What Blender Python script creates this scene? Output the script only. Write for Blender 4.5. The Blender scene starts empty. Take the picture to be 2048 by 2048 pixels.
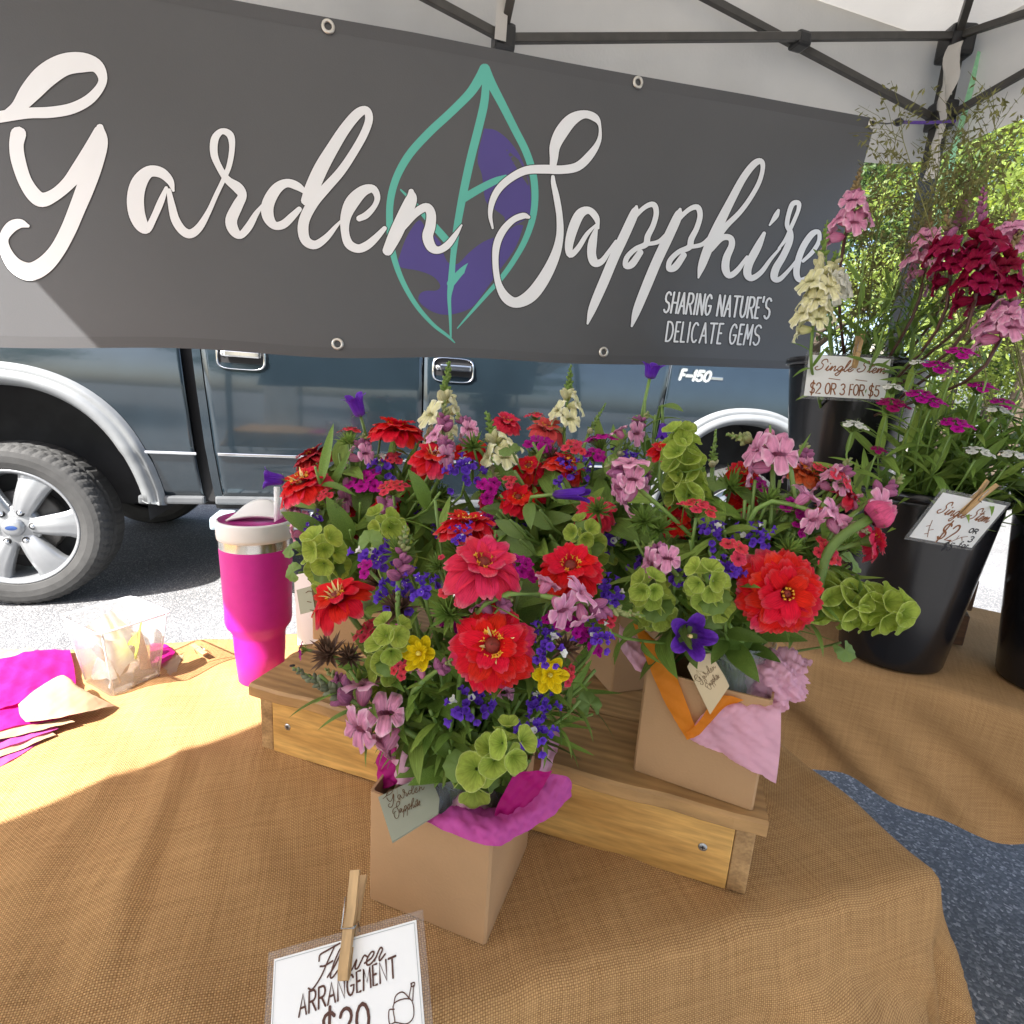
import bpy, bmesh, math, random
import numpy as np
from mathutils import Vector, Matrix, Euler
random.seed(7)
SC = bpy.context.scene
COL = SC.collection
R_ = math.radians
# ------------------------------------------------------------------ camera
FPX, PIT, ROL = 1100.0, R_(12.5), R_(3.7)
CAM = Vector((0, 0, 1.24))
_d = Vector((0, math.cos(PIT), -math.sin(PIT)))
_q0 = Vector((0, -math.sin(PIT), -math.cos(PIT)))
_r = Vector((math.cos(ROL), 0, 0)) - _q0 * math.sin(ROL)
_q = Vector((math.sin(ROL), 0, 0)) + _q0 * math.cos(ROL)
cd = bpy.data.cameras.new('camera'); cam = bpy.data.objects.new('camera', cd); COL.objects.link(cam)
cd.sensor_width = 36; cd.lens = 36 * FPX / 2048; cd.clip_start = .02; cd.clip_end = 600
cam.matrix_world = Matrix(((_r.x, -_q.x, -_d.x, CAM.x), (_r.y, -_q.y, -_d.y, CAM.y), (_r.z, -_q.z, -_d.z, CAM.z), (0, 0, 0, 1)))
SC.camera = cam
# ------------------------------------------------------------------ sky, sun, exposure
SUN_AZ, SUN_EL = R_(42), R_(48)          # the light travels towards this azimuth (from +Y to +X)
w = bpy.data.worlds.new('World'); SC.world = w; w.use_nodes = True
nt = w.node_tree; bg = nt.nodes['Background']
sky = nt.nodes.new('ShaderNodeTexSky'); sky.sky_type = 'NISHITA'; sky.sun_disc = False
sky.sun_elevation = SUN_EL; sky.sun_rotation = SUN_AZ + math.pi; sky.dust_density = 3.5; sky.air_density = .9; sky.ozone_density = .6
nt.links.new(sky.outputs[0], bg.inputs[0]); bg.inputs[1].default_value = .11
sd = bpy.data.lights.new('sun', 'SUN'); sd.energy = 5.0; sd.angle = R_(.55); sd.color = (1, .965, .92)
sun = bpy.data.objects.new('sun', sd); COL.objects.link(sun)
SDIR = Vector((math.cos(SUN_EL) * math.sin(SUN_AZ), math.cos(SUN_EL) * math.cos(SUN_AZ), -math.sin(SUN_EL)))
sun.rotation_euler = SDIR.to_track_quat('-Z', 'Y').to_euler(); sun.location = (-3, -3, 8)
vs = SC.view_settings; vs.view_transform = 'Standard'; vs.look = 'None'; vs.exposure = 2.05; vs.gamma = 1; vs.use_curve_mapping = False
SC.cycles.max_bounces = 8; SC.cycles.diffuse_bounces = 4; SC.cycles.transparent_max_bounces = 12
SC.cycles.use_denoising = True
# ------------------------------------------------------------------ geometry helpers
def ray(x, y): return _d + _r * ((x - 1024) / FPX) + _q * ((y - 1024) / FPX)
def atz(x, y, z):
    v = ray(x, y); return CAM + v * ((z - CAM.z) / v.z)
def aty(x, y, Y):
    v = ray(x, y); return CAM + v * (Y / v.y)
def atp(x, y, p0, n):
    v = ray(x, y); return CAM + v * ((Vector(p0) - CAM).dot(n) / v.dot(n))
def lerp(a, b, t): return a + (b - a) * t
def V(*a): return Vector(a)
def frame(z, x=None):
    """rotation matrix whose Z axis is z"""
    z = Vector(z).normalized()
    x = Vector(x) if x is not None else (V(1, 0, 0) if abs(z.x) < .9 else V(0, 1, 0))
    y = z.cross(x).normalized(); x = y.cross(z)
    return Matrix(((x.x, y.x, z.x), (x.y, y.y, z.y), (x.z, y.z, z.z))).to_4x4()
class MB:
    def __init__(s): s.v = []; s.f = []; s.uv = []
    def add(s, v, f, uv=None):
        o = len(s.v); s.v += [tuple(p) for p in v]; s.f += [tuple(i + o for i in q) for q in f]
        s.uv += list(uv) if uv is not None else [(0, 0)] * len(v)
        return s
    def grid(s, fn, nu, nv, closed=False):
        v = []; uv = []; f = []; mu = nu if closed else nu + 1
        for j in range(nv + 1):
            for i in range(mu):
                a, b = i / nu, j / nv; v.append(fn(a, b)); uv.append((a, b))
        for j in range(nv):
            for i in range(nu):
                i2 = (i + 1) % mu
                f.append((j * mu + i, j * mu + i2, (j + 1) * mu + i2, (j + 1) * mu + i))
        return s.add(v, f, uv)
    def box(s, c, d, M=None):
        c = Vector(c); v = []
        for z in (-.5, .5):
            for y in (-.5, .5):
                for x in (-.5, .5): v.append(c + V(x * d[0], y * d[1], z * d[2]))
        if M is not None: v = [M @ p for p in v]
        return s.add(v, [(0, 2, 3, 1), (4, 5, 7, 6), (0, 1, 5, 4), (2, 6, 7, 3), (0, 4, 6, 2), (1, 3, 7, 5)], [(p[0], p[1]) for p in v])
    def tube(s, pts, rad, n=6, cap=True):
        pts = [Vector(p) for p in pts]; v = []; f = []; uv = []
        if not hasattr(rad, '__len__'): rad = [rad] * len(pts)
        ref = None
        for i, p in enumerate(pts):
            t = (pts[min(i + 1, len(pts) - 1)] - pts[max(i - 1, 0)]).normalized()
            if ref is None: ref = V(1, 0, 0) if abs(t.x) < .8 else V(0, 1, 0)
            a = t.cross(ref).normalized(); b = t.cross(a); ref = -b if False else ref
            for k in range(n):
                an = 2 * math.pi * k / n
                v.append(p + (a * math.cos(an) + b * math.sin(an)) * rad[i]); uv.append((k / n, i / max(1, len(pts) - 1)))
        for i in range(len(pts) - 1):
            for k in range(n):
                f.append((i * n + k, i * n + (k + 1) % n, (i + 1) * n + (k + 1) % n, (i + 1) * n + k))
        if cap:
            f.append(tuple(range(n - 1, -1, -1))); f.append(tuple((len(pts) - 1) * n + k for k in range(n)))
        return s.add(v, f, uv)
    def lathe(s, prof, n=32, M=None):
        M = M or Matrix.Identity(4)
        def fn(a, b):
            k = b * (len(prof) - 1); i = min(int(k), len(prof) - 2); t = k - i
            r = lerp(prof[i][0], prof[i + 1][0], t); z = lerp(prof[i][1], prof[i + 1][1], t)
            return M @ V(r * math.cos(a * 2 * math.pi), r * math.sin(a * 2 * math.pi), z)
        return s.grid(fn, n, len(prof) - 1, True)
    def mesh(s, name, smooth=True):
        me = bpy.data.meshes.new(name); me.from_pydata(s.v, [], s.f)
        if s.f:
            ul = me.uv_layers.new(name='UVMap')
            li = np.empty(len(me.loops), dtype=np.int32); me.loops.foreach_get('vertex_index', li)
            u = np.array(s.uv, dtype=np.float32)[li]; ul.data.foreach_set('uv', u.ravel())
            me.polygons.foreach_set('use_smooth', [smooth] * len(me.polygons))
        me.update(); return me
def obj(name, me, mat=None, parent=None, M=None, smooth=True):
    if isinstance(me, MB): me = me.mesh(name, smooth)
    if mat is not None and not me.materials: me.materials.append(mat)
    o = bpy.data.objects.new(name, me); COL.objects.link(o)
    if parent is not None:
        o.parent = parent
        pl = parent['_w'] if '_w' in parent else None
    if M is not None: o.matrix_basis = M
    return o
def tag(o, label, cat, group=None):
    o['label'] = label; o['category'] = cat
    if group: o['group'] = group
    return o
def thing(name, loc, label, cat, group=None):
    o = bpy.data.objects.new(name, None); COL.objects.link(o); o.location = loc; o.empty_display_size = .02
    return tag(o, label, cat, group)
def part(name, me, mat, root, M=None, smooth=True, world=True):
    """child of root; geometry/matrix given in world space"""
    B = root.matrix_basis.inverted() if root.parent is None else (root.parent.matrix_basis @ root.matrix_basis).inverted()
    return obj(name, me, mat, root, B @ (M if M is not None else Matrix.Identity(4)), smooth)
def struct(o): o['kind'] = 'structure'; return o
def bevelled(me_b, w=.002, seg=2):
    """bevel all edges of a builder's boxes"""
    me = me_b.mesh('tmp', False); bm = bmesh.new(); bm.from_mesh(me)
    bmesh.ops.bevel(bm, geom=bm.edges[:], offset=w, segments=seg, affect='EDGES', profile=.6)
    bm.to_mesh(me); bm.free(); return me
def catmull(P, n=6):
    P = [np.array(p, float) for p in P]; Q = [2 * P[0] - P[1]] + P + [2 * P[-1] - P[-2]]; out = []
    for i in range(1, len(Q) - 2):
        for k in range(n):
            t = k / n
            out.append(.5 * ((2 * Q[i]) + (-Q[i - 1] + Q[i + 1]) * t + (2 * Q[i - 1] - 5 * Q[i] + 4 * Q[i + 1] - Q[i + 2]) * t * t + (-Q[i - 1] + 3 * Q[i] - 3 * Q[i + 1] + Q[i + 2]) * t ** 3))
    out.append(P[-1]); return out
def bez(p0, p1, p2, p3, n=8):
    o = []
    for i in range(n + 1):
        t = i / n; a = 1 - t
        o.append(p0 * a ** 3 + p1 * 3 * a * a * t + p2 * 3 * a * t * t + p3 * t ** 3)
    return o
# ------------------------------------------------------------------ materials
_mats = {}
def M_(name, col, rough=.6, var=.15, scale=15, bump=0, bscale=60, metal=0, coat=0, trans=0, rand=0, spec=.5, ramp=None, coord='Object', detail=4, hue=0, sheen=0, stretch=None, tcol=None):
    if name in _mats: return _mats[name]
    m = bpy.data.materials.new(name); m.use_nodes = True; t = m.node_tree; N = t.nodes; L = t.links.new
    p = N['Principled BSDF']; out = N['Material Output']
    tc = N.new('ShaderNodeTexCoord'); vec = tc.outputs[coord]
    if stretch:
        mp = N.new('ShaderNodeMapping'); mp.inputs['Scale'].default_value = stretch; L(vec, mp.inputs[0]); vec = mp.outputs[0]
    no = N.new('ShaderNodeTexNoise'); no.inputs['Scale'].default_value = scale; no.inputs['Detail'].default_value = detail; L(vec, no.inputs['Vector'])
    mr = N.new('ShaderNodeMapRange'); mr.inputs[1].default_value = .3; mr.inputs[2].default_value = .7
    mr.inputs[3].default_value = 1 - var; mr.inputs[4].default_value = 1 + var; L(no.outputs[0], mr.inputs[0])
    hs = N.new('ShaderNodeHueSaturation'); hs.inputs['Color'].default_value = (*col, 1)
    if ramp:
        sx = N.new('ShaderNodeSeparateXYZ'); L(tc.outputs['UV'], sx.inputs[0])
        cr = N.new('ShaderNodeValToRGB'); e = cr.color_ramp.elements
        while len(e) < len(ramp): e.new(.5)
        for k, (pos, c) in enumerate(ramp): e[k].position = pos; e[k].color = (*c, 1)
        L(sx.outputs[1], cr.inputs[0]); L(cr.outputs[0], hs.inputs['Color'])
    val = mr.outputs[0]
    if rand or hue:
        oi = N.new('ShaderNodeObjectInfo')
        r2 = N.new('ShaderNodeMapRange'); r2.inputs[3].default_value = 1 - rand; r2.inputs[4].default_value = 1 + rand; L(oi.outputs['Random'], r2.inputs[0])
        mu = N.new('ShaderNodeMath'); mu.operation = 'MULTIPLY'; L(val, mu.inputs[0]); L(r2.outputs[0], mu.inputs[1]); val = mu.outputs[0]
        if hue:
            r3 = N.new('ShaderNodeMapRange'); r3.inputs[3].default_value = .5 - hue; r3.inputs[4].default_value = .5 + hue
            ml = N.new('ShaderNodeMath'); ml.operation = 'FRACT'; m7 = N.new('ShaderNodeMath'); m7.operation = 'MULTIPLY'; m7.inputs[1].default_value = 7.31
            L(oi.outputs['Random'], m7.inputs[0]); L(m7.outputs[0], ml.inputs[0]); L(ml.outputs[0], r3.inputs[0]); L(r3.outputs[0], hs.inputs['Hue'])
    L(val, hs.inputs['Value']); L(hs.outputs[0], p.inputs['Base Color'])
    p.inputs['Roughness'].default_value = rough; p.inputs['Metallic'].default_value = metal
    p.inputs['Coat Weight'].default_value = coat; p.inputs['Coat Roughness'].default_value = .05; p.inputs['Specular IOR Level'].default_value = spec
    if sheen: p.inputs['Sheen Weight'].default_value = sheen
    if bump:
        nb = N.new('ShaderNodeTexNoise'); nb.inputs['Scale'].default_value = bscale; nb.inputs['Detail'].default_value = 5; L(vec, nb.inputs['Vector'])
        b = N.new('ShaderNodeBump'); b.inputs['Strength'].default_value = bump; b.inputs['Distance'].default_value = .002; L(nb.outputs[0], b.inputs['Height']); L(b.outputs[0], p.inputs['Normal'])
    if trans:
        tr = N.new('ShaderNodeBsdfTranslucent'); mx = N.new('ShaderNodeMixShader'); mx.inputs[0].default_value = trans
        if tcol: tr.inputs[0].default_value = (*tcol, 1)
        else: L(hs.outputs[0], tr.inputs[0])
        L(p.outputs[0], mx.inputs[1]); L(tr.outputs[0], mx.inputs[2]); L(mx.outputs[0], out.inputs[0])
    _mats[name] = m; return m
def clear_mat(name, col, alpha, rough=.15):
    """thin clear plastic: mostly see-through with a skin of gloss"""
    m = bpy.data.materials.new(name); m.use_nodes = True; t = m.node_tree; N = t.nodes; L = t.links.new
    p = N['Principled BSDF']; p.inputs['Base Color'].default_value = (*col, 1); p.inputs['Roughness'].default_value = rough
    tr = N.new('ShaderNodeBsdfTransparent'); mx = N.new('ShaderNodeMixShader')
    lw = N.new('ShaderNodeLayerWeight'); lw.inputs[0].default_value = .25
    mr = N.new('ShaderNodeMapRange'); mr.inputs[3].default_value = alpha; mr.inputs[4].default_value = min(1, alpha * 2.2 + .2); L(lw.outputs['Facing'], mr.inputs[0])
    no = N.new('ShaderNodeTexNoise'); no.inputs['Scale'].default_value = 9
    mu = N.new('ShaderNodeMath'); mu.operation = 'MULTIPLY'; ad = N.new('ShaderNodeMath'); ad.operation = 'ADD'; ad.inputs[1].default_value = .5
    L(no.outputs[0], ad.inputs[0]); L(ad.outputs[0], mu.inputs[0]); L(mr.outputs[0], mu.inputs[1])
    L(mu.outputs[0], mx.inputs[0]); L(tr.outputs[0], mx.inputs[1]); L(p.outputs[0], mx.inputs[2]); L(mx.outputs[0], N['Material Output'].inputs[0])
    return m
def burlap(name, dark, light, pitch):
    m = bpy.data.materials.new(name); m.use_nodes = True; t = m.node_tree; N = t.nodes; L = t.links.new
    p = N['Principled BSDF']; p.inputs['Roughness'].default_value = .95; p.inputs['Specular IOR Level'].default_value = .1
    tc = N.new('ShaderNodeTexCoord')
    def math_(op, a, b=None, c=None):
        n = N.new('ShaderNodeMath'); n.operation = op
        for i, x in enumerate((a, b, c)):
            if x is None: continue
            if isinstance(x, (int, float)): n.inputs[i].default_value = x
            else: L(x, n.inputs[i])
        return n.outputs[0]
    nz = N.new('ShaderNodeTexNoise'); nz.inputs['Scale'].default_value = 6; nz.inputs['Detail'].default_value = 3; L(tc.outputs['UV'], nz.inputs['Vector'])
    mx = N.new('ShaderNodeVectorMath'); mx.operation = 'MULTIPLY_ADD'; L(nz.outputs['Color'], mx.inputs[0]); mx.inputs[1].default_value = (.02, .02, 0); L(tc.outputs['UV'], mx.inputs[2])
    sx = N.new('ShaderNodeSeparateXYZ'); L(mx.outputs[0], sx.inputs[0])
    k = math.pi / pitch
    su = math_('SINE', math_('MULTIPLY', sx.outputs[0], k)); sv = math_('SINE', math_('MULTIPLY', sx.outputs[1], k))
    au = math_('POWER', math_('ABSOLUTE', su), .55); av = math_('POWER', math_('ABSOLUTE', sv), .55)
    ch = math_('MULTIPLY', math_('SINE', math_('MULTIPLY', sx.outputs[0], k)), math_('SINE', math_('MULTIPLY', sx.outputs[1], k)))  # checker of over and under
    # per-thread thickness
    fu = N.new('ShaderNodeTexNoise'); fu.inputs['Scale'].default_value = 220; cu = N.new('ShaderNodeCombineXYZ'); L(sx.outputs[0], cu.inputs[0]); L(math_('MULTIPLY', sx.outputs[1], .06), cu.inputs[1]); L(cu.outputs[0], fu.inputs['Vector'])
    fv = N.new('ShaderNodeTexNoise'); fv.inputs['Scale'].default_value = 220; cv = N.new('ShaderNodeCombineXYZ'); L(math_('MULTIPLY', sx.outputs[0], .06), cv.inputs[0]); L(sx.outputs[1], cv.inputs[1]); L(cv.outputs[0], fv.inputs['Vector'])
    thick = math_('MULTIPLY', math_('ADD', fu.outputs[0], fv.outputs[0]), .5)
    body = math_('MULTIPLY', au, av)
    h = math_('ADD', math_('MULTIPLY', body, .75), math_('MULTIPLY', ch, .22))
    h = math_('ADD', h, math_('MULTIPLY', math_('SUBTRACT', thick, .5), .75))
    cr = N.new('ShaderNodeValToRGB'); e = cr.color_ramp.elements
    e[0].position = .12; e[0].color = (*dark, 1); e[1].position = .72; e[1].color = (*light, 1); L(h, cr.inputs[0])
    big = N.new('ShaderNodeTexNoise'); big.inputs['Scale'].default_value = 3.5; big.inputs['Detail'].default_value = 6; L(tc.outputs['UV'], big.inputs['Vector'])
    mr = N.new('ShaderNodeMapRange'); mr.inputs[1].default_value = .3; mr.inputs[2].default_value = .7; mr.inputs[3].default_value = .86; mr.inputs[4].default_value = 1.12; L(big.outputs[0], mr.inputs[0])
    hs = N.new('ShaderNodeHueSaturation'); L(cr.outputs[0], hs.inputs['Color']); L(mr.outputs[0], hs.inputs['Value']); L(hs.outputs[0], p.inputs['Base Color'])
    b = N.new('ShaderNodeBump'); b.inputs['Strength'].default_value = .8; b.inputs['Distance'].default_value = pitch * .45; L(h, b.inputs['Height']); L(b.outputs[0], p.inputs['Normal'])
    return m
# ================================================================== SETTING
def asphalt():
    m = bpy.data.materials.new('asphalt'); m.use_nodes = True; t = m.node_tree; N = t.nodes; L = t.links.new
    p = N['Principled BSDF']; p.inputs['Roughness'].default_value = .85
    tc = N.new('ShaderNodeTexCoord')
    vo = N.new('ShaderNodeTexVoronoi'); vo.inputs['Scale'].default_value = 150; L(tc.outputs['Object'], vo.inputs['Vector'])
    sep = N.new('ShaderNodeSeparateColor'); L(vo.outputs['Color'], sep.inputs[0])
    cr = N.new('ShaderNodeValToRGB'); e = cr.color_ramp.elements
    e[0].position = 0; e[0].color = (.075, .077, .082, 1); e[1].position = 1; e[1].color = (.30, .29, .28, 1)
    a = e.new(.55); a.color = (.10, .102, .106, 1); a = e.new(.88); a.color = (.17, .17, .17, 1)
    L(sep.outputs[0], cr.inputs[0])
    no = N.new('ShaderNodeTexNoise'); no.inputs['Scale'].default_value = 1.3; no.inputs['Detail'].default_value = 8; L(tc.outputs['Object'], no.inputs['Vector'])
    mr = N.new('ShaderNodeMapRange'); mr.inputs[1].default_value = .3; mr.inputs[2].default_value = .7; mr.inputs[3].default_value = .9; mr.inputs[4].default_value = 1.5; L(no.outputs[0], mr.inputs[0])
    hs = N.new('ShaderNodeHueSaturation'); L(cr.outputs[0], hs.inputs['Color']); L(mr.outputs[0], hs.inputs['Value']); L(hs.outputs[0], p.inputs['Base Color'])
    b = N.new('ShaderNodeBump'); b.inputs['Strength'].default_value = .7; b.inputs['Distance'].default_value = .004; L(vo.outputs['Distance'], b.inputs['Height']); b.invert = True; L(b.outputs[0], p.inputs['Normal'])
    return m
struct(obj('ground', MB().grid(lambda a, b: (-150 + 300 * a, -150 + 300 * b, 0), 12, 12), asphalt()))
# ---- tent axes: tb along the banner wall, td away from the camera
YAW = R_(17.5)
tb = V(math.cos(YAW), math.sin(YAW), 0); td = V(-math.sin(YAW), math.cos(YAW), 0)
def T(b, d, z): return tb * b + td * d + V(0, 0, z)
BR, BL, DB, DF = 1.806, -1.105, 1.508, -1.40
black_metal = M_('black_powder_coat', (.028, .027, .024), .45, .2, 40)
grey_metal = M_('dark_bronze_tube', (.05, .047, .042), .4, .2, 30)
canvas = M_('white_canvas', (.60, .58, .54), .9, .14, 2.0, .4, 120, trans=.19, spec=.1)
black_plastic = M_('black_plastic', (.012, .012, .013), .35, .2, 30)
tent = thing('canopy_tent', T(BR, DB, 0), 'white pop-up canopy tent on black legs sheltering the flower stall', 'tent')
ZE = 2.40
peak = T((BR + BL) / 2, (DB + DF) / 2, 3.25)
cor = [T(BR + .05, DB + .06, ZE), T(BL - .0, DB + .06, ZE), T(BL - .0, DF - .05, ZE), T(BR + .05, DF - .05, ZE)]
cor2 = [T(BR + .062, DB + .072, ZE - .008), T(BL - .012, DB + .072, ZE - .008), T(BL - .012, DF - .062, ZE - .008), T(BR + .062, DF - .062, ZE - .008)]
rnd = random.Random(3)
for k in range(4):
    A, B = cor[k], cor[(k + 1) % 4]
    A2, B2 = cor2[k], cor2[(k + 1) % 4]
    def roof(a, b, A=A2, B=B2):
        p = A.lerp(B, a).lerp(peak, b)
        sag = -.07 * math.sin(math.pi * b) * math.sin(math.pi * a) - .012 * math.sin(a * 23 + b * 5) * (1 - b) * min(1, b * 4) * min(1, 12 * a * (1 - a))
        return p + V(0, 0, sag)
    part('roof_panel', MB().grid(roof, 20, 12), canvas, tent)
    nrm = (B - A).cross(V(0, 0, 1)).normalized()
    def val(a, b, A=A, B=B, nrm=nrm, k=k):
        p = A.lerp(B, a); e = min(1, 6 * a * (1 - a) * 2)
        dr = .33 + .012 * math.sin(a * 9 + k) + (.10 * math.sin(math.pi * min(1, a * 1.15)) ** .8 if k == 0 else 0)
        return p + V(0, 0, -dr * b) + nrm * (.014 * math.sin(a * 31 + k * 2 + b) * b * e + .012 * math.sin(a * 13 + 1) * b)
    part('valance', MB().grid(val, 60, 8), canvas, tent)
def bar(name, p, q, w, mat, root, w2=None, roll=None):
    p, q = Vector(p), Vector(q); L = (q - p).length
    F = frame(q - p, roll)
    F.translation = (p + q) / 2
    return part(name, bevelled(MB().box((0, 0, 0), (w, w2 or w, L)), .0015, 1), mat, root, F)
legs = [T(BR, DB, 0), T(BL + .05, DB, 0), T(BL + .05, DF, 0), T(BR, DF, 0)]
for lg in legs:
    l = bar('leg', lg, lg + V(0, 0, 2.36), .038, black_metal, tent, roll=tb)
    for z in np.arange(1.2, 2.3, .06):
        part('adjustment_hole', MB().lathe([(0, 0), (.004, 0)], 8, Matrix.Translation(lg + V(0, 0, z) - td * .0195 + tb * 0) @ frame(-td)), canvas, l) if lg is legs[0] and z > 2.0 else None
    part('corner_bracket', bevelled(MB().box(lg + V(0, 0, 2.36), (.075, .075, .085)), .012, 2), black_plastic, tent)
    part('slider', bevelled(MB().box(lg + V(0, 0, 2.165), (.062, .062, .075)), .008, 2), black_plastic, tent)
    part('foot', bevelled(MB().box(lg + V(0, 0, .008), (.09, .09, .016)), .003, 1), black_metal, tent)
def truss(A, B):
    M0 = (A + B) / 2
    up = (B - A).normalized()
    n = V(0, 0, 1).cross(up)
    for P in (A, B):
        s = (M0 - P).normalized()
        bar('truss_bar', P + s * .03 + V(0, 0, 2.37) + n * .014, M0 + V(0, 0, 2.062) + n * .014, .015, grey_metal, tent, .020, roll=n)
        bar('truss_bar', P + s * .03 + V(0, 0, 2.165) - n * .014, M0 + V(0, 0, 2.37) - n * .014, .015, grey_metal, tent, .020, roll=n)
        mid = (P * .515 + M0 * .485)
        # where the pair crosses
        t = (2.37 - 2.165) / ((2.37 - 2.165) + (2.37 - 2.062)); X = P.lerp(M0, t) + V(0, 0, lerp(2.37, 2.062, t))
        part('pivot_bracket', bevelled(MB().box((0, 0, 0), (.045, .045, .036)), .008, 2), black_plastic, tent, Matrix.Translation(X) @ Matrix.Rotation(math.atan2(up.y, up.x), 4, 'Z'))
    part('truss_joint', bevelled(MB().box((0, 0, 0), (.05, .06, .06)), .01, 2), black_plastic, tent, Matrix.Translation(M0 + V(0, 0, 2.062)) @ Matrix.Rotation(math.atan2(up.y, up.x), 4, 'Z'))
    part('truss_joint', bevelled(MB().box((0, 0, 0), (.05, .06, .06)), .01, 2), black_plastic, tent, Matrix.Translation(M0 + V(0, 0, 2.37)) @ Matrix.Rotation(math.atan2(up.y, up.x), 4, 'Z'))
    bar('rafter', M0 + V(0, 0, 2.08) - n * .0, peak - V(0, 0, .22) + (M0 + V(0, 0, 2.6) - peak) * .25, .02, grey_metal, tent)
for k in range(4): truss(legs[k], legs[(k + 1) % 4])
for lg in legs: bar('rafter', lg + V(0, 0, 2.37), peak - V(0, 0, .1), .02, grey_metal, tent)
m0 = (legs[0] + legs[1]) / 2
part('velcro_strap', MB().grid(lambda a, b: m0 - td * (.035 + .004 * math.sin(b * 9)) + tb * (-.03 + .028 * a) + V(0, 0, 2.045 + .36 * b), 3, 14), canvas, tent)
# gathered canvas sleeve at the far right corner and the pale green tie
part('canvas_flap', MB().grid(lambda a, b: legs[0] - td * (.03 + .02 * math.sin(b * 7 + a * 4)) - tb * (.024 + .022 * a * (1 - .5 * b) + .006 * math.sin(b * 19)) + V(0, 0, 2.34 - .37 * b), 6, 24), canvas, tent)
mint = M_('mint_webbing', (.30, .62, .36), .8, .15, 90)
part('tie_strap', MB().grid(lambda a, b: legs[0] - td * (.045 + .01 * b) + tb * (-.012 + .024 * a + .05 * (1 - b)) + V(0, 0, 2.33 - .52 * b) + tb * (.006 * math.sin(b * 22) * (b > .5)), 2, 26), mint, tent)
# added half curtain, out of view: shades the near part of the front table
def curt(a, b):
    d = lerp(.19, DF, a)
    return T(BL - .01 + .035 * math.sin(a * 40) * b, d + .01 * math.sin(b * 6), 2.2 - 2.15 * b)
tag(obj('added_shade_curtain', MB().grid(curt, 60, 14), canvas), 'added unseen canvas half curtain on the left side of the tent, shading the table', 'curtain')
# ------------------------------------------------------------------ banner
BP = T(0, 1.44, 0); BN = td
def wave(p):
    c = p.dot(tb); r = (1.43 - c) / 2.9; b = (p.z - 1.3) / .8
    return .004 + .007 * abs(math.sin(c * 3.3 + b * 3) * math.sin(c * 1.5 + 1)) + .009 * math.exp(-(r * 7) ** 2) * (.5 + .5 * math.sin((b * .8 - r * .9) * 15)) * (1 - .6 * b)
def bpx(x, y, h=0):
    p = atp(x, y, BP, BN); return p + BN * (wave(p) - h)
vinyl = M_('grey_banner_vinyl', (.090, .092, .097), .38, .10, 1.6, .12, 300, spec=.4)
hem_m = M_('grey_banner_hem', (.080, .081, .085), .45, .06, 2.2, .12, 300, spec=.4)
ban = thing('vinyl_banner', bpx(900, 692), 'dark grey vinyl banner with white script name and teal leaf, hung behind the table', 'banner')
q00, q10, q01, q11 = [atp(x, y, BP, BN) for x, y in ((-230, 684), (1618, 739), (-230, -135), (1755, 236))]
def bsheet(a, b):
    lo = q00.lerp(q10, a); hi = q01.lerp(q11, a); p = lo.lerp(hi, b)
    p = p + V(0, 0, -.006 * math.sin(a * 21) * (1 - b) * (.5 + .5 * math.sin(a * 5)))
    return p + BN * wave(p)
part('banner_sheet', MB().grid(bsheet, 230, 80), vinyl, ban)
for lo_, hi_, nm_ in ((.0, .034, 'bottom_hem'), (.962, 1.0, 'top_hem')):
    part(nm_, MB().grid(lambda a, b: Vector(bsheet(a, lerp(lo_, hi_, b))) - BN * .0003, 230, 3), hem_m, ban)
chrome_g = M_('brass_grommet', (.62, .60, .55), .3, .1, 60, metal=.8)
def grommet(x, y):
    F = frame(-BN); F.translation = bpx(x, y, .002)
    part('grommet', MB().lathe([(.0075, .0), (.0078, .003), (.010, .0042), (.0135, .003), (.0145, 0)], 20, F), chrome_g, ban)
for g in [(656, 50), (1279, 162), (1746, 247), (675, 688), (1209, 704), (1600, 722)]: grommet(*g)
white_ink = M_('white_ink', (.80, .82, .84), .45, .04, 5)
black_ink = M_('black_outline_ink', (.012, .011, .012), .5, .1, 5)
teal_ink = M_('teal_ink', (.105, .47, .38), .45, .05, 5)
violet_ink = M_('violet_ink', (.07, .05, .235), .45, .08, 5)
def strokes(lst, fmap, h0=0., dh=.0004, grow=0., n=6, mb=None, wmin=1.0, step=.00003):
    """swept pen strokes: each lst item is [(x,y,w)...]; fmap(x,y,h)->world. The stroke climbs a hair along its length so that crossings never lie in one plane"""
    mb = mb or MB()
    hh = h0
    for st in lst:
        P = catmull(st, n); v = []; f = []
        m = len(P)
        tang = []
        for i in range(m):
            d = P[min(i + 1, m - 1)][:2] - P[max(i - 1, 0)][:2]; l = np.hypot(*d) or 1; tang.append(d / l)
        rows = []
        w0 = max(P[0][2], wmin) + 2 * grow; w1 = max(P[-1][2], wmin) + 2 * grow
        for s in (1., .8, .45): rows.append((P[0][:2] - tang[0] * w0 * .5 * s, tang[0], w0 * (math.sqrt(max(0, 1 - s * s)) + .01)))
        for i in range(m): rows.append((P[i][:2], tang[i], max(P[i][2], wmin) + 2 * grow))
        for s in (.45, .8, 1.): rows.append((P[-1][:2] + tang[-1] * w1 * .5 * s, tang[-1], w1 * (math.sqrt(max(0, 1 - s * s)) + .01)))
        for i, (c, tg, wd) in enumerate(rows):
            nn = np.array([-tg[1], tg[0]]) * wd * .5; h = hh + dh * i / len(rows)
            v += [fmap(*(c + nn), h), fmap(*(c - nn), h)]
        for i in range(len(rows) - 1): f.append((2 * i, 2 * i + 1, 2 * i + 3, 2 * i + 2))
        mb.add(v, f); hh += step
    return mb
K = .3623
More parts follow.
